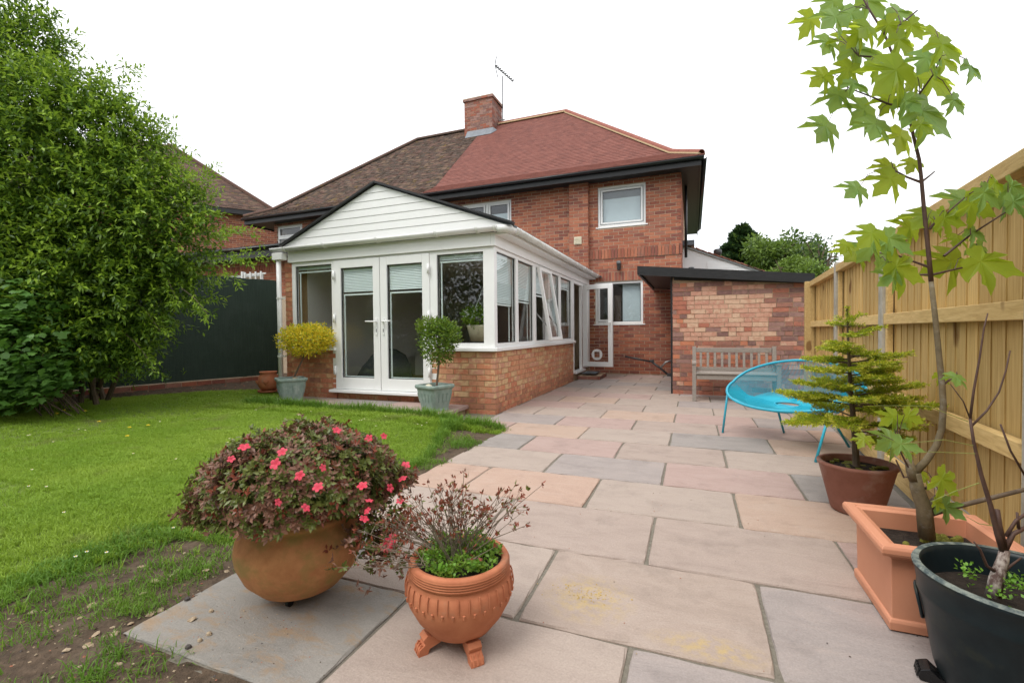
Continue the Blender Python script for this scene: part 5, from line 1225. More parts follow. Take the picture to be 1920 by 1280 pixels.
def twig(p, d, L0, rad_, dens=1.0):
    d = d.normalized(); mb.tube([p, p+d*L0], [rad_, rad_*.5], 4, cap=False); cnt = int(L0/.0019*dens)
    for i in range(cnt):
        f_ = rg.random(); q = p + d*(L0*f_); s_ = Vector((rg.gauss(0, 1), rg.gauss(0, 1), rg.gauss(.25, 1))); s_ = (s_ - d*s_.dot(d)).normalized()
        npos.append(tuple(q)); ndir.append(tuple(s_*.85+d*.6)); nln.append(rg.uniform(.014, .024)); nmi.append(1 if f_ > .78 and rg.random() < .8 else 0)
def trunk_x(z): return tr0.x - .05*(z-.24)/.95
for (z, Lb, nb2, lift) in [(.50, .36, 7, .02), (.58, .44, 8, .06), (.66, .36, 7, .10), (.74, .30, 7, .12), (.82, .30, 8, .12), (.90, .20, 6, .15), (.99, .14, 6, .2), (1.07, .07, 5, .35)]:
    ph = rg.uniform(0, 6)
    for b_ in range(nb2):
        t = ph + 2*PI*b_/nb2 + rg.uniform(-.2, .2); d = Vector((math.cos(t), math.sin(t), lift+rg.uniform(-.14, .12))); zj = z+rg.uniform(-.045, .045); p = Vector((trunk_x(zj), 3.2, zj)); Lx = Lb*rg.uniform(.55, 1.1)
        mb.tube([p, p+d*Lx*.6], [.005, .003], 5, cap=False); d = d.normalized()
        twig(p+d*Lx*.25, d, Lx*.75, .003)
        ns2 = int(Lx/.024)
        for j in range(ns2):
            f_ = .28 + .66*j/max(1, ns2-1)
            for sg in (-1, 1):
                sdv = Vector((-d.y, d.x, 0))*sg; twig(p+d*(Lx*f_), sdv*.75+d*.7+Vector((0, 0, rg.uniform(-.1, .22))), (.035+.09*(1-f_)*Lb/.36+.02)*rg.uniform(.8, 1.15), .0016)
for i in range(3): twig(Vector((trunk_x(1.09), 3.2, 1.08)), Vector((rg.uniform(-.1, .1), rg.uniform(-.1, .1), 1)), .11, .003)
mb.build('trunk', 'bark', kon)
n = len(npos); leaf_object('needles', kon, np.array(npos), np.array(ndir), rand_dirs(n), np.array(nln), .0052, ['needle', 'needle_new'], np.array(nmi), 0)

# --- square salmon planter with sycamore
QX0, QX1, QY0, QY1 = .650, 1.012, 1.968, 2.332
syc = thing('potted_sycamore', 'leaning sycamore sapling with big lobed leaves in a square salmon plastic planter', 'potted plant', ((QX0+QX1)/2, (QY0+QY1)/2, 0))
def sq_ring(mb, prof):
    """mitred square moulding: prof = (outset, z) pairs, closed from outside to inside"""
    vs, fs = [], []
    for (o, z) in prof: vs += [(QX0-o, QY0-o, z), (QX1+o, QY0-o, z), (QX1+o, QY1+o, z), (QX0-o, QY1+o, z)]
    for i in range(len(prof)-1):
        for k in range(4): k2 = (k+1) % 4; fs.append((i*4+k, i*4+k2, (i+1)*4+k2, (i+1)*4+k))
    mb.add(vs, fs)
mb = MB(); sq_ring(mb, [(-.03, .004), (.008, .004), (.010, .032), (.006, .040), (.0, .044), (.004, .255), (.012, .262), (.020, .270), (.040, .276), (.044, .286), (.044, .300), (.038, .310), (.010, .312), (.006, .306), (-.012, .300), (-.014, .22)])
mb.build('planter', 'plastic_terracotta', syc, bevel=.002)
mb = MB(); mb.add([(QX0+.012, QY0+.012, .232), (QX1-.012, QY0+.012, .232), (QX1-.012, QY1-.012, .232), (QX0+.012, QY1-.012, .232)], [(0,1,2,3)]); mb.build('soil', 'soil_dark', syc)
mb = MB()
for k in range(150):
    x, y = random.choice([(.74, 2.07), (.93, 2.06), (.90, 2.25), (.93, 2.16)]); x += random.gauss(0, .032); y += random.gauss(0, .032); r_ = R(.006, .016)
    if QX0+.03 < x < QX1-.03 and QY0+.03 < y < QY1-.03: mb.lathe([(r_, -.004), (r_*.9, r_*.5), (r_*.5, r_*.9), (.0005, r_)], 6, (x, y, .232+R(0, .008)))
tag(mb.build('moss', 'moss', syc, smooth=True), kind='stuff')
mb = MB(); mb.lathe([(.8, -.01), (1, .008), (.85, .026), (.4, .036), (.001, .037)], 9, (0, 0, 0), wob=lambda t, z: .16*math.sin(2*t+z*60)); mb.v = [(.755+a*.055, 2.03+b_*.035, .240+c) for a, b_, c in mb.v]; mb.build('stone', 'stone_pale', syc)
YS = 2.16
def sp_(u, v, y=YS): return PY(u, v, y)
stem = [(1738,1008),(1733,954),(1719,913),(1716,885),(1737,863),(1756,835),(1766,804),(1769,760),(1766,716),(1761,669),(1755,607),(1746,528),(1742,484),(1736,425),(1732,386),(1728,340),(1724,301),(1712,252),(1697,184),(1683,126),(1658,63),(1629,17),(1600,-35)]
SPts = [sp_(*q) for q in stem]; srad = [.026,.025,.022,.017,.0135,.0125,.012,.0115,.011,.0105,.010,.009,.0085,.008,.0075,.007,.0065,.006,.0055,.005,.0042,.0035,.002]
mb = MB(); mb.tube(SPts[:4], srad[:4], 10); mb.tube(SPts[3:12], [r_*.88 for r_ in srad[3:12]], 9); mb.tube([sp_(1716, 900), sp_(1708, 880), sp_(1704, 862)], [.02, .017, .013], 8)
mb.build('trunk', 'bark_young', syc, smooth=True)
mb = MB(); mb.tube(SPts[11:], [r_*.88 for r_ in srad[11:]], 9); mb.build('leader', 'bark_purple', syc, smooth=True)
mb = MB(); mb.tube([sp_(1738, 958), sp_(1755, 938), sp_(1768, 925)], [.018, .015, .012], 7); mb.tube([sp_(1745, 962), sp_(1790, 950), sp_(1850, 935), sp_(1930, 915)], [.012, .009, .008, .007], 7); mb.build('side_branch', 'bark', syc, smooth=True)
# leaf: five lobes
half = [(0, 0), (.10, -.08), (.26, -.13), (.33, -.02), (.46, .0), (.58, .16), (.40, .22), (.27, .25), (.40, .38), (.54, .42), (.55, .52), (.66, .70), (.48, .66), (.36, .60), (.18, .48), (.22, .66), (.27, .76), (.15, .84), (.10, .95), (0, 1.10)]
outl = half + [(-x, y) for x, y in reversed(half[1:-1])]
def leaf_lobed(parent, base, tipdir, normal, size, mat, name='leaf', cup=.22):
    t = Vector(tipdir).normalized(); nn_ = Vector(normal); nn_ = (nn_ - t*nn_.dot(t)).normalized(); s_ = t.cross(nn_); mb = MB(); vs = []
    for (x, y) in outl: vs.append(Vector(base) + s_*(x*size) + t*(y*size) - nn_*(size*(cup*1.3*x*x*2 + cup*max(0, y-.35)**2*1.2)) + nn_*(size*.03*math.sin(9*x+7*y)))
    ctr = Vector(base) + t*size*.22 - nn_*size*.05; vs.append(ctr); c = len(outl)
    mb.add(vs, [(i, (i+1) % c, c) for i in range(c)]); return mb.build(name, mat, parent)
leaves = [(x, y, s2, 6) for x, y, s2 in [(115,95,95),(190,170,95),(255,165,95),(165,300,100),(265,285,100),(180,500,125),(225,380,110),(325,435,120),(375,490,120),(475,540,110),(600,450,170),(340,200,140),(440,290,165),(620,320,130),(570,235,110),(660,185,120),(610,140,100),(765,270,100),(695,400,80),(210,70,110),(270,60,110),(340,110,110),(490,170,110),(490,50,110),(370,20,110),(530,110,80),(200,15,90),(450,340,80),(520,320,80),(570,490,80),(310,330,90),(400,260,100),(660,240,100),(560,390,100),(440,110,90),(300,140,90),(480,230,90),(420,400,90),(510,400,85),(295,735,95),(420,705,115),(420,655,90),(515,640,70),
          (565,840,125),(670,850,95),(715,785,140),(780,800,115),(870,770,115),(860,720,90),(930,730,100),(350,915,105),(460,935,115),(290,980,105),(350,965,105),(255,955,60),(500,890,105),(495,1045,145),(645,1020,155),(835,1020,155),(790,980,90),(430,1075,85),(440,1020,95),(770,905,70),(690,930,65),(940,780,85),(820,760,100),(620,850,80)]]
leaves = [(1460+x*.4842, y*.4842, s2*.4842) for x, y, s2, _ in leaves] + [(1500+x*.3125, 560+y*.3125, s2*.3125) for x, y, s2 in [(540,720,110),(590,740,90),(680,715,110),(530,860,150),(650,880,130),(375,850,85),(860,470,80),(940,480,100),(735,1060,95),(890,1110,165),(910,1265,120),(840,1230,70)]]
rg = random.Random(17); pet = MB()
def stem_x(v):
    for (a, b_) in zip(stem, stem[1:]):
        if b_[1] <= v <= a[1]: return a[0] + (b_[0]-a[0])*(v-a[1])/(b_[1]-a[1])
    return stem[-1][0]
# side shoots that carry the leaves (pixel paths on the tree's own depth)
shoots = [[(1740,500),(1712,490),(1680,478),(1645,474)], [(1748,515),(1720,515),(1690,505),(1662,490)], [(1748,515),(1790,505),(1835,495)], [(1742,430),(1755,415),(1775,400),(1815,365),(1850,345)], [(1770,480),(1820,440),(1890,395)],
          [(1727,342),(1700,332),(1675,318),(1640,322)], [(1727,342),(1740,332),(1752,322)], [(1696,202),(1665,195),(1635,182),(1590,165)], [(1697,205),(1725,175),(1750,140),(1765,105)], [(1683,126),(1650,108),(1610,105)], [(1658,63),(1690,45),(1720,20)], [(1716,895),(1700,870),(1690,850),(1683,828)], [(1716,890),(1695,895),(1680,862)], [(1767,722),(1780,712),(1795,708)], [(1735,915),(1752,905)]]
for sh in shoots:
    dz = rg.uniform(-.10, .12); pts = [sp_(u, v, YS + dz*i/len(sh)) for i, (u, v) in enumerate(sh)]; pet.tube(pts, [.0048, .0036, .0028, .002, .0016][:len(pts)], 6, cap=False)
allsh = [(u, v) for sh in shoots for (u, v) in sh[1:]] + stem[6:]
for (u, v, s2) in leaves:
    y = YS + rg.uniform(-.16, .16); size = s2/CAM_F*(PY(u, v, y)-EYE).dot(FW)*1.08
    nu, nv = min(allsh, key=lambda q: (q[0]-u)**2 + (q[1]-v)**2*.8)
    out = Vector((1, 0, 0)) if u > nu else Vector((-1, 0, 0))
    low = v > 370
    tip = (Vector(lat)*(1 if u > nu else -1)*rg.uniform(.35, 1.0) + Vector((0, 0, -1))*(rg.uniform(.5, 1.1) if not low else rg.uniform(.15, .7)) - Vector(dep_)*rg.uniform(0, .5)).normalized()
    # blades tilt: seen from below high up, from above low down
    nrm = Vector((rg.uniform(-.4, .4), rg.uniform(-.3, .3), rg.uniform(.1, .7))) - Vector(dep_)*(rg.uniform(.8, 1.3))
    base = PY(u, v, y) - tip*size*.45
    leaf_lobed(syc, base, tip, nrm, size, 'leaf_sycamore' if rg.random() < .5 else 'leaf_sycamore_b')
    nd = sp_(nu, nv); pet.tube([nd, nd.lerp(base, .5)+Vector((0, 0, .015)), base], [.0018, .0014, .0012], 4, cap=False)
tag(pet.build('shoots', 'bark_purple', syc), kind='stuff')

# --- dark glazed tub with bare shrub
TC = Vector((.848, 1.70, 0))
tub = thing('glazed_tub', 'large dark blue-black glazed tub with a nearly bare twiggy shrub, front right', 'potted plant', TC)
mb = MB(); mb.lathe([(.02, .022), (.158, .022), (.166, .032), (.176, .06), (.200, .20), (.212, .265), (.2155, .272), (.216, .280), (.215, .288), (.221, .335), (.226, .342), (.227, .350), (.221, .357), (.208, .354), (.203, .34), (.196, .27)], 72, TC); mb.build('pot', 'glazed_blue', tub, smooth=True)
mb = MB(); mb.lathe([(.2275, .3505), (.2225, .3578), (.209, .3556)], 72, TC, wob=lambda t, z: .002*math.sin(9*t)); mb.build('worn_rim', 'glaze_worn', tub, smooth=True)
soil_disc(tub, TC, .2, .272)
q = MB(); t = math.radians(157)   # moulded oval medallion on the side
rp_ = []
for k in range(25):
    a = 2*PI*k/24; aa = t + .20*math.cos(a); z = .215+.05*math.sin(a); r_ = .2035+.012*(z-.2)/.06*.9; rp_.append((TC.x+(r_+.002)*math.cos(aa), TC.y+(r_+.002)*math.sin(aa), z))
q.tube(rp_, .005, 6, cap=False); q.build('medallion', 'glazed_blue', tub, smooth=True)
for t in (math.radians(168), math.radians(60), math.radians(285)):
    c = TC + Vector((math.cos(t)*.175, math.sin(t)*.175, 0)); d = Vector((math.cos(t), math.sin(t), 0)); s_ = Vector((-d.y, d.x, 0)); mb = MB()
    mb.prism([(-.05, 0), (.035, 0), (.04, .012), (.034, .03), (.012, .04), (-.01, .021), (-.05, .021)], c-s_*.03, d, Vector((0, 0, 1)), s_*.06)
    for j in (-.02, -.007, .007, .02): mb.beam(c+d*.041+s_*j+Vector((0, 0, .006)), c+d*.036+s_*j+Vector((0, 0, .032)), .007, .006)
    mb.build('pot_foot', 'screen_black', tub, bevel=.002)
DT = 1.285
def tp_(u, v, d=DT): return PD(u, v, d)
mb = MB(); mb.tube([tp_(1862, 1118), tp_(1868, 1085), tp_(1880, 1050), tp_(1884, 1030)], [.017, .016, .013, .011], 9); mb.build('trunk', 'bark_birch', tub, smooth=True)
mb = MB()
mb.tube([tp_(1882,1035), tp_(1870,1000), tp_(1858,950), tp_(1840,890), tp_(1826,830), tp_(1819,785)], [.009, .007, .006, .005, .004, .0035], 7)
mb.tube([tp_(1819,785), tp_(1826,730), tp_(1837,670), tp_(1845,615), tp_(1852,587)], [.0033, .003, .0025, .002, .0015], 6); mb.tube([tp_(1822,798), tp_(1850,770), tp_(1873,735), tp_(1886,695), tp_(1894,657)], [.003, .0026, .0022, .002, .0018], 6)
mb.tube([tp_(1819,785), tp_(1806,752), tp_(1782,720)], [.002, .0017, .001], 5); mb.tube([tp_(1884,1030), tp_(1873,985), tp_(1869,955)], [.008, .0075, .007], 7)
mb.tube([tp_(1884,1030), tp_(1900,1000), tp_(1930,985)], [.008, .006, .005], 7); mb.tube([tp_(1886,1005), tp_(1905,975), tp_(1935,955)], [.005, .004, .004], 6); mb.tube([tp_(1910,990), tp_(1907,960)], [.004, .003], 6)
mb.tube([tp_(1872,1075), tp_(1850,1060), tp_(1838,1030), tp_(1826,1015)], [.006, .004, .003, .002], 6); mb.tube([tp_(1878,1075), tp_(1895,1060), tp_(1915,1045)], [.004, .003, .002], 6); mb.tube([tp_(1876,795, 1.35), tp_(1895,845,1.35), tp_(1930,905,1.35)], [.0025, .003, .003], 5)
mb.build('stems', 'bark_purple', tub, smooth=True)
mb = MB()
for (a, b_, c) in [((1826,835),(1770,828),(1690,832)), ((1828,850),(1780,852),(1690,845)), ((1815,790),(1740,765),(1640,760)), ((1836,905),(1790,925),(1745,940)), ((1860,985),(1835,985),(1812,968))]: mb.tube([tp_(*a), tp_(*b_)+Vector((0, 0, .006)), tp_(*c)], [.0014, .0011, .0007], 4, cap=False)
mb.build('long_shoots', 'twig_green', tub)
for (u, v, k) in ((1815, 1070, 60), (1895, 1100, 50), (1868, 1110, 14), (1905, 1085, 30)):
    c = at_px(u, v, 1.26 if u > 1850 else 1.33); pos = c + rng.normal(0, .012, (k, 3)); leaf_object('seedling', tub, pos, rand_dirs(k)+np.array([0, 0, .4]), rand_dirs(k)+np.array([0, 0, 1.3]), rng.uniform(.009, .014, k), rng.uniform(.007, .010, k), ['leaf_weed_bright'], np.zeros(k), .1)

# --- the two grey-green square pots with clipped shrubs by the french doors
def green_pot(name, label, c, rot, side, h, z0):
    t = thing(name, label, 'potted plant', (c[0], c[1], z0)); prof = [(.72, .0), (.735, .012), (.70, .025), (.80, .12), (.90, .24), (.93, h-.05), (1.0, h-.045), (1.04, h-.03), (1.04, h-.01), (1.0, h), (.90, h), (.86, h-.04)]
    mb = MB(); vs, fs = [], []; nseg = 8
    def corner_ring(k, z):
        r_ = side/2*k; ch = r_*.16; pts = [(r_, -r_+ch), (r_, r_-ch), (r_-ch, r_), (-r_+ch, r_), (-r_, r_-ch), (-r_, -r_+ch), (-r_+ch, -r_), (r_-ch, -r_)]
        return [(c[0]+x*math.cos(rot)-y*math.sin(rot), c[1]+x*math.sin(rot)+y*math.cos(rot), z0+z) for x, y in pts]
    for (k, z) in prof: vs += corner_ring(k, z)
    for i in range(len(prof)-1):
        for k in range(8): k2 = (k+1) % 8; fs.append((i*8+k, i*8+k2, (i+1)*8+k2, (i+1)*8+k))
    fs.append(tuple(range(7, -1, -1))); mb.add(vs, fs); mb.build('pot', 'pot_verdigris', t, bevel=.004)
    sv = corner_ring(.87, h-.045); mb = MB(); mb.add(sv, [tuple(range(8))]); mb.build('soil', 'soil_dark', t)
    # faint moulded swags on the faces
    mb = MB()
    for q4 in range(4):
        a = rot + q4*PI/2; n_ = Vector((math.cos(a), math.sin(a), 0)); s_ = Vector((-n_.y, n_.x, 0))
        for j in range(5):
            u0 = (j-2)*.065; p0 = Vector((c[0], c[1], z0)) + n_*(side/2*.905) + s_*u0 + Vector((0, 0, h-.10)); p1 = Vector((c[0], c[1], z0)) + n_*(side/2*.80) + s_*(u0*.86) + Vector((0, 0, .11)); mb.tube([p0, p1], .006, 5)
    mb.build('relief', 'pot_verdigris', t); return t
g1 = green_pot('potted_golden_shrub', 'golden yellow clipped shrub in a grey-green square pot left of the french doors', (-5.42, 5.02), CAM_YAW+.60, .38, .33, PZ)
g2 = green_pot('potted_green_shrub', 'green ball-clipped shrub on a thin stem in a grey-green square pot right of the doors', (-2.98, 4.95), CAM_YAW+.85, .36, .32, PZ)
def ball_shrub(t, ctr, rx, rz_, n, mats, w_, ls, trunk, lumps=7, seed=1, lamp_=.2):
    r2 = np.random.default_rng(seed); v = unit(r2.normal(size=(n, 3))); cl = unit(r2.normal(size=(lumps, 3)))
    lob = 1 + lamp_*np.max(np.clip(v@cl.T, 0, 1)**6, axis=1) - .10 + .11*r2.normal(size=n); rr = lob*(1-.45*r2.random(n)**2.0)
    pos = np.array(ctr) + v*rr[:, None]*np.array([rx, rx, rz_]); dr = v*.8 + r2.normal(0, .6, (n, 3)) + np.array([0, 0, .35])
    leaf_object('foliage', t, pos, dr, v+r2.normal(0, .5, (n, 3)), r2.uniform(ls*.7, ls*1.3, n), r2.uniform(ls*.35, ls*.6, n), mats, r2.choice(len(mats), n, p=w_), .12)
    mb = MB(); b0 = Vector(trunk[0]); rg2 = random.Random(seed); mb.tube([b0, Vector(trunk[1]), Vector(ctr)], [.014, .012, .008], 7)
    for i in range(26):
        d = Vector((rg2.gauss(0, 1), rg2.gauss(0, 1), rg2.gauss(.2, 1))).normalized(); e = Vector(ctr)+Vector((d.x*rx*.85, d.y*rx*.85, d.z*rz_*.85)); mb.tube([Vector(trunk[1]).lerp(Vector(ctr), rg2.random()), e], [.005, .002], 4, cap=False)
    mb.build('stem', 'bark', t)
c1 = PD(578, 636, 6.72); ball_shrub(g1, c1, .37, .215, 5200, ['leaf_yellow', 'leaf_lime', 'leaf_bay'], [.78, .18, .04], .042, [(-5.40, 5.02, .38), (c1.x, c1.y, c1.z-.12)], seed=3)
c2 = PD(824, 633, 5.70); ball_shrub(g2, c2, .20, .25, 3200, ['leaf_bay', 'leaf_bay_dark', 'leaf_weed'], [.5, .3, .2], .04, [(-2.96, 4.95, .36), (c2.x, c2.y, c2.z-.22)], lumps=9, seed=4, lamp_=.42)
c3 = PD(800, 612, 5.72); v = unit(rng.normal(size=(420, 3))); leaf_object('top_tuft', g2, np.array(c3)+v*rng.random((420, 1))**.5*np.array([.13, .12, .12]), v+np.array([0, 0, .6]), rand_dirs(420), rng.uniform(.03, .05, 420), rng.uniform(.014, .022, 420), ['leaf_bay'], np.zeros(420), .1)
for (t, p, m_) in ((g1, (-5.30, 4.98, .40), 'stone_pale'), (g2, (-3.02, 4.87, .385), 'cream_plastic')):
    mb = MB(); mb.lathe([(.5, -.3), (1, .1), (.8, .6), (.3, .85), (.001, .9)], 10, (0, 0, 0)); mb.v = [(p[0]+a*.05, p[1]+b_*.045, p[2]+cc*.05) for a, b_, cc in mb.v]; mb.build('pebble', m_, t, smooth=True)
# --- strawberry pot by the downpipe
sb2 = thing('strawberry_pot', 'empty terracotta strawberry pot with side pockets beside the downpipe', 'pot', (-6.33, 5.42, .14)); cc = Vector((-6.33, 5.42, .14))
mb = MB(); mb.lathe([(.02, .03), (.10, .03), (.145, .09), (.155, .16), (.14, .25), (.115, .29), (.13, .31), (.13, .325), (.11, .325), (.10, .27)], 30, cc); mb.build('pot', 'terracotta_red', sb2, smooth=True)
mb = MB(); mb.lathe([(.02, 0), (.15, 0), (.165, .028), (.155, .028), (.14, .012)], 30, cc); mb.build('saucer', 'terracotta_red', sb2, smooth=True)
for k in range(5):
    a = k*2*PI/5+.3; p = cc+Vector((math.cos(a)*.145, math.sin(a)*.145, .17)); mb = MB(); mb.lathe([(.012, -.05), (.035, -.01), (.045, .02), (.038, .02), (.025, -.01)], 12, p); mb.build('pocket', 'terracotta_red', sb2, smooth=True)
    mb = MB(); mb.lathe([(.036, .012), (.001, .010)], 12, p, cap1=True); mb.build('pocket_soil', 'soil_dark', sb2)

# ------------------------------------------------------------------ garden bench
bn = thing('garden_bench', 'weathered grey wooden slatted bench against the brick outhouse', 'bench', (.6, 7.6, 0))
bx0, bx1, fy, by = -.005, 1.155, 7.36, 7.80; LW = .055
def bpart(nm, a, b_, w_, h, up=(0, 0, 1)): q = MB(); q.beam(a, b_, w_, h, up); q.build(nm, 'teak_grey', bn, bevel=.004)
for x in (bx0+LW/2, bx1-LW/2):
    bpart('leg', (x, fy, 0), (x, fy, .545), LW, LW, (0, 1, 0)); bpart('leg', (x+.002, by-.08, 0), (x+.002, by, .80), LW, LW, (0, 1, 0))
    bpart('armrest', (x, fy-.035, .562), (x, by-.03, .562), .06, .034); bpart('side_rail', (x, fy+.028, .36), (x, by-.075, .36), .035, .06)
    q = MB(); q.tube([(x, fy-.037, .50), (x, fy-.045, .545)], .028, 10)
bpart('top_rail', (bx0+LW+.003, by-.005, .745), (bx1-LW-.003, by-.005, .745), .035, .07); bpart('lower_back_rail', (bx0+LW+.003, by-.042, .455), (bx1-LW-.003, by-.042, .455), .032, .055)
for k in range(10):
    x = bx0+.125+k*(bx1-bx0-.25)/9; bpart('back_slat', (x, by-.040, .485), (x, by-.008, .715), .036, .018, (0, 1, 0))
bpart('front_rail', (bx0+LW+.003, fy, .365), (bx1-LW-.003, fy, .365), .03, .075); bpart('back_seat_rail', (bx0+LW+.003, by-.09, .365), (bx1-LW-.003, by-.09, .365), .03, .07)
for k in range(6): y = fy-.005+k*.073; bpart('seat_slat', (bx0+.01 if 0 < k < 5 else bx0+LW, y, .415), (bx1-.01 if 0 < k < 5 else bx1-LW, y, .415), .055, .02)

# ------------------------------------------------------------------ blue string chair
pm('cord_blue', (.022,.34,.46), (.035,.40,.52), 12, .55, 0, spec=.2); pm('frame_blue', (.02,.33,.46), (.03,.38,.52), 8, .35, 0, spec=.5)
chr_ = thing('string_chair', 'bright turquoise blue two-seat string chair with splayed metal legs', 'chair', (.83, 4.85, 0))
al = -.8217; cu = Vector((math.cos(al), math.sin(al), 0)); cwv = Vector((-cu.y, cu.x, 0)); cc0 = Vector((.83, 4.853, 0))
def ring(t): s2 = math.sin(t); return cc0 + cu*(.635*math.cos(t)) + cwv*((.28 if s2 > 0 else .36)*s2) + Vector((0, 0, .517 + (.245*s2 if s2 > 0 else .165*s2)))
def inr(t): return cc0 + cu*(-.10+.12*math.cos(t)) + cwv*(.10+.075*math.sin(t)) + Vector((0, 0, .345+.012*math.sin(t)))
nR = 96; q = MB(); q.tube([ring(2*PI*k/nR) for k in range(nR+1)], .0125, 10, cap=False); q.build('outer_frame', 'frame_blue', chr_, smooth=True)
q = MB(); q.tube([inr(2*PI*k/48) for k in range(49)], .010, 8, cap=False); q.build('inner_ring', 'frame_blue', chr_, smooth=True)
q = MB(); nC = 270
for k in range(nC):
    t = 2*PI*k/nC; a = ring(t); b_ = inr(t + .10*math.sin(2*t)); m_ = a.lerp(b_, .5) + Vector((0, 0, -.075*(1.2 if math.sin(t) > 0 else .5))) + cwv*(.10 if math.sin(t) > 0 else 0)*math.sin(t) + cu*(.07*math.cos(t)); q.tube([a, m_, b_], .0027, 4, cap=False)
tag(q.build('cords', 'cord_blue', chr_), kind='stuff')
def leg(tt, foot): 
    a = ring(tt); q = MB(); q.tube([a, Vector(foot)], .0105, 8); q.build('leg', 'frame_blue', chr_, smooth=True)
A_, B2, C_, D_ = G(1355, 811), G(1470, 811), G(1529, 866), Vector((1.30, 4.90, 0))
leg(PI*1.08, A_); leg(PI*1.80, C_)
mA, mC = ring(PI*1.28), ring(PI*1.72); uB, uD = cc0+cu*-.24+cwv*.12+Vector((0, 0, .33)), cc0+cu*.26+cwv*.12+Vector((0, 0, .33))
for a, f_ in ((uB, B2), (uD, D_)):
    q = MB(); q.tube([a+Vector((0, 0, .02)), Vector(f_)], .0105, 8); q.build('leg', 'frame_blue', chr_, smooth=True)
q = MB(); q.tube([mA, uB.lerp(mA, .5)-Vector((0, 0, .06)), uB, uD, uD.lerp(mC, .5)-Vector((0, 0, .06)), mC], .0095, 8); q.build('under_frame', 'frame_blue', chr_, smooth=True)
# ------------------------------------------------------------------ big shrub on the left and the currant bush in front of it
SHC = G(150, 748, .2)
shb = thing('large_shrub', 'huge leafy green shrub filling the left side in front of the green fence', 'shrub', (-7.6, 3.7, .13))
blobs = [(95,330,185,190,6.0), (235,415,135,130,5.9), (40,160,90,110,6.1), (150,545,160,130,5.8), (325,450,80,90,5.9), (20,560,140,170,5.6), (290,540,80,75,5.9), (-160,380,240,330,6.0), (200,280,105,85,6.0), (110,635,150,95,5.7), (60,70,45,55,6.1), (-60,660,170,90,5.6), (215,620,70,60,5.9)]
bw = np.array([b_[2]*b_[3] for b_ in blobs], float); bw /= bw.sum()
NS = 15000; bi = rng.choice(len(blobs), NS, p=bw); P = np.zeros((NS, 3)); D = np.zeros((NS, 3))
fwv = np.array(FW); upv = np.array(UP); rxv = np.array(RX)
V0 = unit(rng.normal(size=(NS, 3))); V0[:, 2] = np.where(rng.random(NS) < .7, -np.abs(V0[:, 2]), V0[:, 2]); rr = rng.uniform(.50, 1.0, NS)**.55
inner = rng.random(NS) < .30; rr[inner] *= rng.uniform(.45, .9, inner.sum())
for j, (u, v, ru, rv, dp) in enumerate(blobs):
    s = bi == j; c = at_px(u, v, dp); k = dp/CAM_F
    a = V0[s]*rr[s][:, None]; P[s] = c + rxv*(a[:, :1]*ru*k) + upv*(a[:, 1:2]*rv*k) + fwv*(a[:, 2:]*min(ru, rv)*k*.7)
D = V0[:, :1]*rxv + V0[:, 1:2]*upv + V0[:, 2:]*fwv + rng.normal(0, .35, (NS, 3)) + np.array([.1, -.1, -.05])
D[:, 2] = D[:, 2]*.7
Ln = rng.uniform(.18, .42, NS)
lp, ld, lnm = sprays(P, D, 12, Ln, .75)
ld[:, 2] -= .08
keep = (lp[:, 2] > .22) & ~((lp[:, 2] < .55) & (lp[:, 0] > -7.2)) & (lp[:, 0] > -14)
n = len(lp)
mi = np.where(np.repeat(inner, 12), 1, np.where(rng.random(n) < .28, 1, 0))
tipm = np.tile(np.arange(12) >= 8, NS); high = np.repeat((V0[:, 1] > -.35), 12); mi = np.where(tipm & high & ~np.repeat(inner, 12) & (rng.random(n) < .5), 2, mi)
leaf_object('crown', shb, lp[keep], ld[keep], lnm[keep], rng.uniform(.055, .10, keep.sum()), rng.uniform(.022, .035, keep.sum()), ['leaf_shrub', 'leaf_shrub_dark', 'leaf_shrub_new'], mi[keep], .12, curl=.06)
# loose sprays reaching out of the crown
DSH = .45
ext_px = [(255,130,215,130,6.6),(230,165,150,140,6.6),(320,260,260,240,6.4),(310,250,250,260,6.4),(345,300,300,300,6.3),(395,345,330,350,6.2),(430,440,360,440,6.1),(470,432,400,440,6.1),(460,495,400,480,6.1),(480,480,420,470,6.1),(330,560,300,500,6.0),(390,590,340,540,6.0),(300,620,250,560,6.0),(290,690,230,620,6.0),(440,525,385,490,6.05),(120,70,70,110,6.7),(105,100,60,120,6.7),(50,20,20,90,6.8),(340,315,290,330,6.3),(250,215,190,220,6.5),(390,320,340,350,6.2),(365,420,320,420,6.1),(215,150,140,170,6.6)]
pp, dd, nn = [], [], []; mbs = MB()
for (u1, v1, u0, v0, dp) in ext_px:
    a, b_ = at_px(u0, v0, dp-DSH), at_px(u1, v1, dp-.1-DSH); mbs.tube([Vector(a), Vector((a+b_)/2)+Vector((0, 0, .04)), Vector(b_)], [.006, .004, .002], 5, cap=False)
    k = 9; tt = np.linspace(.25, 1, k); st = a + (b_-a)*tt[:, None]; d0 = (b_-a)/np.linalg.norm(b_-a)
    x, y, z = sprays(st, d0[None]*1.2 + rng.normal(0, .6, (k, 3)), 9, rng.uniform(.12, .26, k), .7); pp.append(x); dd.append(y); nn.append(z)
pp, dd, nn = np.vstack(pp), np.vstack(dd), np.vstack(nn)
leaf_object('outer_sprays', shb, pp, dd, nn, rng.uniform(.05, .085, len(pp)), rng.uniform(.016, .026, len(pp)), ['leaf_shrub', 'leaf_shrub_new'], rng.choice(2, len(pp), p=[.6, .4]), .12, curl=.1)
rg = random.Random(8)
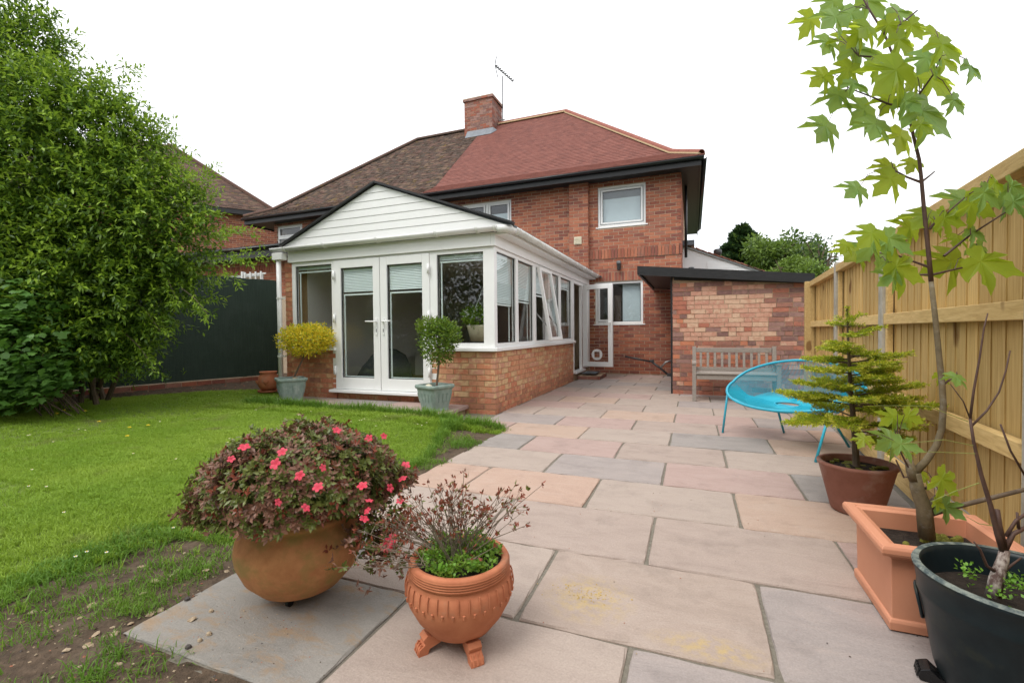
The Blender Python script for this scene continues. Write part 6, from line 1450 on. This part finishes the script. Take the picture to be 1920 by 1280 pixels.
for k in range(9):
    b0 = Vector((-7.6+rg.uniform(-.4, .3), 3.7+rg.uniform(-.4, .3), .1)); j = rg.randrange(len(blobs)); u, v, _, _, dp = blobs[j]; e = PD(u+rg.uniform(-40, 40), v+rg.uniform(-40, 40), dp); mbs.tube([b0, b0.lerp(e, .5)+Vector((0, 0, .25)), e], [.035, .022, .008], 7)
mbs.build('stems', 'bark', shb)

cur = thing('currant_bush', 'low bush with dark lobed leaves at the lawn edge, far left', 'shrub', (-6.9, 3.0, .12))
cb = [(35,650,95,90,5.0), (20,580,70,60,5.0), (-60,670,100,90,5.0), (55,705,70,50,4.95), (10,735,90,40,4.9), (110,700,50,45,5.2), (65,560,50,45,5.1)]
lobe = [(0,0),(.3,-.05),(.5,.15),(.38,.3),(.55,.55),(.3,.6),(.2,.78),(0,1)]; lo_ = lobe + [(-x, y) for x, y in reversed(lobe[1:-1])]
mb = MB()
for (u, v, ru, rv, dp) in cb:
    for k in range(int(ru*rv/17)):
        d = rand_dirs(1)[0]; r_ = random.random()**.35; c = PD(u, v, dp) + RX*float(d[0]*ru*dp/CAM_F*r_) + UP*float(d[1]*rv*dp/CAM_F*r_) + FW*float(d[2]*min(ru, rv)*dp/CAM_F*r_)
        if c.z < .16: continue
        t = Vector((R(-1, 1), R(-1, 1), R(-.7, .3))).normalized(); nr = Vector((R(-.6, .6), R(-.9, .1), 1)); nr = (nr-t*nr.dot(t)).normalized(); s_ = t.cross(nr); sz = R(.055, .095)
        mb.add([c+s_*x*sz+t*y*sz-nr*(x*x*sz*.4) for x, y in lo_] + [c+t*sz*.45], [(i, (i+1) % len(lo_), len(lo_)) for i in range(len(lo_))])
mb.build('crown', 'leaf_currant', cur, smooth=True)
mb = MB()
for k in range(14): mb.tube([(-6.9+R(-.3, .3), 3.1+R(-.2, .2), .1), tuple(PD(R(-60, 90), R(570, 700), 5.0))], [.008, .003], 5)
mb.build('stems', 'bark', cur)

# low leafy shoot and a clump at the foot of the green fence
wd = thing('fence_foot_weed', 'arching leafy shoot in front of the dark green fence', 'plant', (-7.7, 4.6, .15))
pth = [PD(u, v, 6.9) for u, v in ((292, 700), (275, 680), (262, 662), (245, 650), (228, 648))]; mb = MB(); mb.tube(pth, [.006, .005, .004, .003, .002], 5); mb.build('stem', 'twig_green', wd)
st = np.array([list(pth[i].lerp(pth[i+1], f_)) for i in range(4) for f_ in (0, .3, .6)]); x, y, z = sprays(st, rng.normal(0, 1, (12, 3)), 7, rng.uniform(.06, .12, 12)); leaf_object('leaves', wd, x, y, z, .055, .028, ['leaf_currant', 'leaf_weed'], rng.choice(2, len(x)), .1)
wd2 = thing('low_weed', 'low clump of narrow leaves at the foot of the green fence', 'plant', (-7.9, 4.4, .15)); c = np.array(PD(235, 716, 6.9)); st = c + rng.normal(0, 1, (40, 3))*np.array([.05, .30, .03]); x, y, z = sprays(st, rng.normal(0, .6, (40, 3))+np.array([.2, 0, .7]), 6, rng.uniform(.08, .16, 40)); leaf_object('leaves', wd2, x, y, z, .07, .022, ['leaf_shrub', 'leaf_currant'], rng.choice(2, len(x)), .1)
mb = MB(); mb.lathe([(.4, -.3), (.9, -.1), (1, .2), (.75, .65), (.3, .85), (.001, .88)], 14, (0, 0, 0), wob=lambda t, z: .1*math.sin(2*t+z*3)); p = G(292, 722, .13); mb.v = [(p.x+a*.10, p.y+b_*.10, p.z+c*.11) for a, b_, c in mb.v]
tag(mb.build('boulder', 'stone_dark', smooth=True), 'rounded grey stone resting by the foot of the green fence', 'stone')

# ------------------------------------------------------------------ trees beyond the outhouse
def bg_tree(name, label, ctr, rx, rz_, n, mats, probs, ls, trunk_h, seed, conifer=False, gappy=.0):
    t = thing(name, label, 'tree', (ctr[0], ctr[1], -.1), 'trees round the garden'); r2 = np.random.default_rng(seed)
    if conifer:
        h = r2.random(n)**.8; a = r2.uniform(0, 2*PI, n); tier = .75+.25*np.sin(h*46+3*np.sin(a*2+h*5)); w_ = rx*(1-h)**.75*tier*(.35+.65*np.sqrt(r2.random(n))); pos = np.stack([ctr[0]+w_*np.cos(a), ctr[1]+w_*np.sin(a), ctr[2]-rz_+2*rz_*h], 1); v = np.stack([np.cos(a), np.sin(a), np.full(n, .35)], 1)
        dr = v + r2.normal(0, .3, (n, 3))
    else:
        m = 26; cl = unit(r2.normal(size=(m, 3)))*(.35+.6*r2.random((m, 1))); j = r2.integers(0, m, n); v = unit(r2.normal(size=(n, 3))); pos = np.array(ctr) + (cl[j]*np.array([rx, rx, rz_])) + v*(r2.random((n, 1))**.5)*np.array([rx, rx, rz_])*(.38-gappy*.18); dr = v + r2.normal(0, .6, (n, 3))
    leaf_object('crown', t, pos, dr, r2.normal(size=(n, 3))+np.array([0, 0, .8]), r2.uniform(ls*.7, ls*1.3, n), r2.uniform(ls*.4, ls*.6, n), mats, r2.choice(len(mats), n, p=probs), .1)
    mb = MB(); b0 = Vector((ctr[0], ctr[1], -.1)); top = Vector(ctr)+Vector((0, 0, rz_*.7)); mb.tube([b0, b0.lerp(top, .5), top], [.22, .14, .03], 8); rg2 = random.Random(seed)
    for k in range(14 if not conifer else 0):
        s_ = b0.lerp(top, rg2.uniform(.45, .9)); e = Vector(ctr)+Vector((rg2.uniform(-.85, .85)*rx, rg2.uniform(-.85, .85)*rx, rg2.uniform(-.6, .85)*rz_)); mb.tube([s_, s_.lerp(e, .5)+Vector((0, 0, .2)), e], [.06, .04, .012], 5)
    mb.build('trunk', 'bark', t)
def wp(u, v, y): p = PY(u, v, y); return (p.x, p.y, p.z)
c = wp(1392, 507, 30); bg_tree('conifer_tree', 'tall dark conifer tree rising behind the white clad extension', (c[0], 30, c[2]), 2.9, 2.5, 11000, ['leaf_conifer', 'leaf_tree'], [.85, .15], .34, 3, 1, True)
c = wp(1358, 515, 31); bg_tree('conifer_tree', 'low dark conifer left of the tallest conifer beside the flue', (c[0]+.3, 31, c[2]), 1.5, 1.5, 3500, ['leaf_conifer'], [1], .3, 3, 11, True)
c = wp(1448, 495, 28); bg_tree('broadleaf_tree', 'mid green round tree between the conifer and the loose tree', (c[0], 28, c[2]), 1.7, 1.45, 6000, ['leaf_tree', 'leaf_tree_light'], [.6, .4], .22, 3, 2)
c = wp(1492, 482, 32); bg_tree('broadleaf_tree', 'tall green tree with uneven top behind the outhouse roof', (c[0], 32, c[2]), 1.6, 1.5, 5200, ['leaf_tree', 'leaf_shrub_dark'], [.7, .3], .22, 3, 3)
c = wp(1488, 512, 24); bg_tree('broadleaf_tree', 'bright light green bush low above the outhouse roof end', (c[0], 24, c[2]), 1.2, .75, 4200, ['leaf_tree_light', 'leaf_tree'], [.75, .25], .17, 2, 4)
c = wp(1535, 490, 27); bg_tree('broadleaf_tree', 'thin loose-leaved tree with sky showing through beside the fence top', (c[0], 27, c[2]), 1.15, 1.25, 1100, ['leaf_tree', 'leaf_conifer'], [.6, .4], .16, 3, 5, gappy=.8)

# trees at the bottom of the garden, behind the photographer (they show in the window panes)
for k, (x, y, rx_, rz2, zc, lab) in enumerate([(-13, -9, 3.4, 3.6, 4.2, 'broad leafy tree in the far left corner behind the viewpoint'), (-7.5, -11, 3.2, 3.9, 4.4, 'leafy tree second from left behind the viewpoint'), (-2, -10, 3.3, 3.4, 4.0, 'round leafy tree straight behind the viewpoint'), (3.5, -11, 3.2, 4.0, 4.5, 'tall leafy tree behind the viewpoint by the fence'), (9, -9, 3.4, 3.4, 4.0, 'broad leafy tree behind the viewpoint beyond the fence')]):
    bg_tree('garden_tree', lab, (x, y, zc), rx_, rz2, 13000, ['leaf_tree', 'leaf_shrub_dark'], [.5, .5], .26, 3, 60+k)
q = MB()
hedge = thing('garden_hedge', 'dense green hedge closing the garden behind the viewpoint', 'hedge', (-3, -7.5, 0))
n = 9000; leaf_object('foliage', hedge, np.stack([rng.uniform(-16, 3, n), -7.5+rng.uniform(-.5, .5, n), rng.uniform(0, 2.3, n)], 1), rand_dirs(n)+np.array([0, .5, .3]), rand_dirs(n), rng.uniform(.15, .3, n), rng.uniform(.08, .15, n), ['leaf_shrub_dark', 'leaf_shrub'], rng.choice(2, n), .1)
mb = MB()
for k in range(19): mb.tube([(-15.5+k, -7.5, -.1), (-15.4+k, -7.5, 1.9)], [.04, .015], 6)
mb.build('stems', 'bark', hedge)

# ------------------------------------------------------------------ grass: tufts instanced over the lawn (one mass)
TUFTS = bpy.data.collections.new('grass_tufts')
def tuft(name, n, h, spread, lean, wd_, mat, seed):
    rg2 = random.Random(seed); mb = MB()
    for i in range(n):
        a = rg2.uniform(0, 2*PI); r_ = spread*math.sqrt(rg2.random()); b0 = Vector((r_*math.cos(a), r_*math.sin(a), -.004)); hh = h*rg2.uniform(.5, 1.15); la = rg2.uniform(0, 2*PI); ld_ = Vector((math.cos(la), math.sin(la), 0)); s_ = Vector((-ld_.y, ld_.x, 0)); le = lean*rg2.uniform(.2, 1.3); w_ = wd_*rg2.uniform(.7, 1.3)
        m_ = b0 + Vector((0, 0, hh*.6)) + ld_*(hh*le*.4); tp = b0 + Vector((0, 0, hh*(1-.25*le))) + ld_*(hh*le)
        mb.add([b0-s_*w_, b0+s_*w_, m_+s_*w_*.8, m_-s_*w_*.8, tp], [(0,1,2,3), (3,2,4)])
    o = bpy.data.objects.new(name, mb.mesh(name, mat)); TUFTS.objects.link(o)
for i in range(4): tuft(f'a{i}', 16, .036, .028, .8, .0014, 'grass_blade', i)
for i in range(2): tuft(f'b{i}', 12, .075, .03, .75, .0019, 'grass_long', 20+i)
for i in range(2): tuft(f'c{i}', 14, .05, .05, 1.2, .0022, 'grass_long', 40+i)
pts, rots, scl, ids = [], [], [], []
def scatter(x0, x1, y0, y1, n, sc):
    xs_, ys_ = rng.uniform(x0, x1, n), rng.uniform(y0, y1, n)
    for x, y in zip(xs_.tolist(), ys_.tolist()):
        if not in_lawn(x, y): continue
        # inside the camera's view only
        dx, dy = x*RX.x+y*RX.y, x*FW.x+y*FW.y
        if dy < .3 or abs(dx) > dy*1.25+.3: continue
        s2 = soilness(x, y)
        if x < -5.9 and y > bed_edge(x): continue
        if s2 > .75 or (s2 > .40 and random.random() < .95): continue
        edge = s2 > .18 or (x > -5.75 and y > 4.5)
        r_ = random.random()
        kind = random.randrange(4) if not edge or r_ < .3 else (4+random.randrange(2) if (r_ < .75 and y > 1.7) else 6+random.randrange(2))
        if edge and y < 1.6: kind = 6+random.randrange(2) if r_ < .5 else random.randrange(4)
        k = sc*(.75+.5*vnoise(x*2.2, y*2.2)+.35*random.random())
        pts.append((x, y, lawn_z(x, y))); rots.append((R(-.15, .15), R(-.15, .15), R(0, 6.28))); scl.append(k); ids.append(kind)
scatter(-3.6, -1.0, -.2, 2.2, 14000, .9)
scatter(-5.2, -1.85, 1.6, 4.65, 18000, .9)
scatter(-5.8, -2.0, 4.2, 4.66, 2200, 1.5)
scatter(-9.5, -3.2, .4, 5.9, 30000, .85)
scatter(-13, -7.0, 2.0, 5.0, 8000, .9)
# weedy patches on the bare soil
for (cx, cy, n, s_) in ((-2.12, 1.34, 90, .10), (-2.08, 1.12, 40, .08), (-1.75, .86, 50, .10), (-2.35, .92, 70, .16), (-2.5, 1.2, 50, .12), (-2.05, 3.9, 120, .10), (-2.0, 3.2, 60, .08), (-2.6, .72, 90, .12)):
    for k in range(n):
        x, y = random.gauss(cx, s_), random.gauss(cy, s_)
        if not in_lawn(x, y): continue
        pts.append((x, y, lawn_z(x, y)-.004)); rots.append((R(-.2, .2), R(-.2, .2), R(0, 6.28))); scl.append(R(.5, 1.0)); ids.append(6+random.randrange(2))
me = bpy.data.meshes.new('grass'); me.vertices.add(len(pts)); me.vertices.foreach_set('co', np.array(pts, dtype=np.float32).ravel())
at = me.attributes.new('rot', 'FLOAT_VECTOR', 'POINT'); at.data.foreach_set('vector', np.array(rots, dtype=np.float32).ravel())
at = me.attributes.new('scl', 'FLOAT', 'POINT'); at.data.foreach_set('value', np.array(scl, dtype=np.float32))
at = me.attributes.new('idx', 'INT', 'POINT'); at.data.foreach_set('value', np.array(ids, dtype=np.int32))
gr = bpy.data.objects.new('grass', me); C.objects.link(gr); tag(gr, 'short green lawn grass with longer tufts along the edges', 'grass', kind='stuff')
ng = bpy.data.node_groups.new('grass', 'GeometryNodeTree'); ng.interface.new_socket('Geometry', in_out='INPUT', socket_type='NodeSocketGeometry'); ng.interface.new_socket('Geometry', in_out='OUTPUT', socket_type='NodeSocketGeometry')
gi = ng.nodes.new('NodeGroupInput'); go = ng.nodes.new('NodeGroupOutput'); ip = ng.nodes.new('GeometryNodeInstanceOnPoints'); ci = ng.nodes.new('GeometryNodeCollectionInfo')
ci.inputs['Collection'].default_value = TUFTS; ci.inputs['Separate Children'].default_value = True; ci.inputs['Reset Children'].default_value = True
def named(nm, ty):
    a = ng.nodes.new('GeometryNodeInputNamedAttribute'); a.data_type = ty; a.inputs['Name'].default_value = nm; return a.outputs['Attribute']
ip.inputs['Pick Instance'].default_value = True
e2r = ng.nodes.new('FunctionNodeEulerToRotation')
ng.links.new(gi.outputs[0], ip.inputs['Points']); ng.links.new(ci.outputs[0], ip.inputs['Instance']); ng.links.new(named('idx', 'INT'), ip.inputs['Instance Index'])
ng.links.new(named('rot', 'FLOAT_VECTOR'), e2r.inputs[0]); ng.links.new(e2r.outputs[0], ip.inputs['Rotation']); ng.links.new(named('scl', 'FLOAT'), ip.inputs['Scale']); ng.links.new(ip.outputs[0], go.inputs[0])
gm = gr.modifiers.new('grass', 'NODES'); gm.node_group = ng

# ------------------------------------------------------------------ stones, crumbs and lawn flowers
STN = []
for k in range(6):
    mb = MB(); mb.lathe([(.001, -.35), (.6, -.3), (1, -.02), (.85, .3), (.45, .5), (.001, .52)], 7, (0, 0, 0)); rg2 = random.Random(k); mb.v = [(a*rg2.uniform(.75, 1.2), b_*rg2.uniform(.55, .95), c*rg2.uniform(.6, 1.1)) for a, b_, c in mb.v]; STN.append(mb.mesh('stone', 'stone_pale'))
def stone(p, s_, lab, grp, mesh):
    o = bpy.data.objects.new('flint_stone', mesh); C.objects.link(o); o.location = p; o.scale = (s_, s_, s_*.8); o.rotation_euler = (R(-.3, .3), R(-.3, .3), R(0, 6)); tag(o, lab, 'stone', grp)
rg = random.Random(77)
px = [(130,1088),(192,1000),(210,1123),(198,1128),(172,1135),(210,1165),(215,1182),(283,1143),(268,1110),(322,1080),(330,1070),(384,1080),(345,1040),(265,1068),(227,1070),(335,1037),(386,1070),(425,1068),(440,1073),(82,1145),(60,1148),(140,1175),(150,1162),(222,1240),(165,1205),(220,1128),(290,1092),(360,1160),(378,1057),(300,1135),(245,1160),(125,1215),(180,1180),(205,1220),(150,1240),(95,1175)]
for (u, v) in px:
    p = G(u, v, .005); s_ = rg.uniform(.008, .018)
    on = p.x > -1.87 and p.y > 1.0
    z = .0 if on else soil_z(p.x, p.y)
    stone((p.x, p.y, z+s_*.2), s_, 'pale flint stone lying on the bare soil beside the corner slab', 'flint stones on the soil', STN[rg.randrange(6)])
for (u, v, s_, m_) in ((351,1125,.013,'stone_dark'),(392,1190,.011,'stone_pale'),(375,1202,.010,'stone_pale'),(353,1215,.012,'stone_dark'),(396,1147,.010,'stone_pale')):
    p = G(u, v); mb = MB(); mb.lathe([(.001, 0), (1, .1), (.8, .7), (.3, .95), (.001, 1)], 7, (0, 0, 0)); mb.v = [(p.x+a*s_*R(.8, 1.2), p.y+b_*s_*.8, .002+c*s_) for a, b_, c in mb.v]
    lab = {351: 'dark rounded pebble near the left edge of the corner slab', 392: 'largest tan pebble on the corner slab', 375: 'flat tan pebble just left of the largest tan pebble', 353: 'dark red-brown pebble near the front edge of the corner slab', 396: 'long pale pebble upper left on the corner slab'}[u]
    tag(mb.build('pebble', m_), lab, 'stone')
mb = MB()
def crumb(x, y, z, s_, mi):
    a = R(0, 6); c_, s2 = math.cos(a)*s_, math.sin(a)*s_; h = s_*R(.4, .9); mb.add([(x+c_, y+s2, z), (x-s2*.8, y+c_*.8, z), (x-c_, y-s2, z), (x+s2*.7, y-c_*.7, z), (x+R(-.3, .3)*s_, y+R(-.3, .3)*s_, z+h)], [(0,1,4), (1,2,4), (2,3,4), (3,0,4)], mi)
for k in range(3200):      # grit over the soil
    x, y = R(-3.1, -.9), R(.4, 1.75)
    if in_lawn(x, y) and soilness(x, y) > .5: crumb(x, y, soil_z(x, y)-.001, R(.002, .007), random.choice([0, 0, 1, 2, 2, 3]))
for k in range(700):
    x, y = R(-9.5, -6), R(3.6, 6.2)
    if y > bed_edge(x): crumb(x, y, soil_z(x, y), R(.006, .02), random.choice([0, 1, 2, 2, 3, 3]))
for k in range(260):       # crumbs of soil and chippings on the corner slab and about the paving
    x, y = (random.gauss(-1.5, .2), random.gauss(1.18, .1)) if k < 150 else (R(-1.8, 1.0), R(1.05, 3.2))
    if x > -1.85 and y > 1.01: crumb(x, y, .001, R(.0015, .0045), random.choice([0, 1, 2, 3, 3]))
pc = G(1100, 1112)
for k in range(120): x, y = random.gauss(pc.x, .07), random.gauss(pc.y, .035); crumb(x, y, .001, R(.001, .005), 4)
pm('sand_yellow', (.42,.28,.08), (.52,.37,.13), 60, .95, .5); pm('chip_red', (.28,.10,.06), (.4,.17,.1), 50, .9, .4)
tag(mb.build('loose_grit', ['stone_pale', 'stone_dark', 'soil', 'chip_red', 'sand_yellow']), 'loose grit, soil crumbs and yellow sand on the ground', 'grit', kind='stuff')
pm('daisy_white', (.8,.8,.78), (.82,.82,.8), 5, .7, 0); pm('daisy_yellow', (.75,.52,.02), (.8,.6,.03), 5, .7, 0)
mb = MB()
def disc(x, y, z, r_, mi):
    mb.add([(x+r_*math.cos(2*PI*k/8)*(1 if k % 2 else .75), y+r_*math.sin(2*PI*k/8)*(1 if k % 2 else .75), z+.004*(k % 2)) for k in range(8)] + [(x, y, z+.003)], [(k, (k+1) % 8, 8) for k in range(8)], mi)
dpx = [(56,815),(52,816),(148,804),(160,806),(100,828),(87,912),(54,911),(163,1034),(325,989),(200,1035),(142,1043),(430,822),(436,823),(427,829),(410,741),(512,742),(583,771),(674,788),(683,785),(723,780),(658,790),(678,787),(783,795),(791,797),(800,792),(705,798),(560,778),(480,768),(640,776),(300,790),(250,850),(60,880),(120,960),(330,860)]
for (u, v) in dpx:
    p = G(u, v, .11); z = lawn_z(p.x, p.y)+.05; p = G(u, v, z); disc(p.x, p.y, z, .0075, 0); mb.lathe([(.004, 0), (.001, .003)], 6, (p.x, p.y, z+.003), mi=1)
for (u, v) in [(82,759),(120,769),(107,775),(136,764),(243,801),(239,817),(278,797),(186,790),(160,770)]:
    p = G(u, v, .15); z = lawn_z(p.x, p.y)+.06; p = G(u, v, z); disc(p.x, p.y, z, .018, 1); disc(p.x, p.y, z+.005, .011, 1)
tag(mb.build('lawn_flowers', ['daisy_white', 'daisy_yellow']), 'scattered white daisies and yellow dandelions in the lawn', 'flowers', kind='stuff')
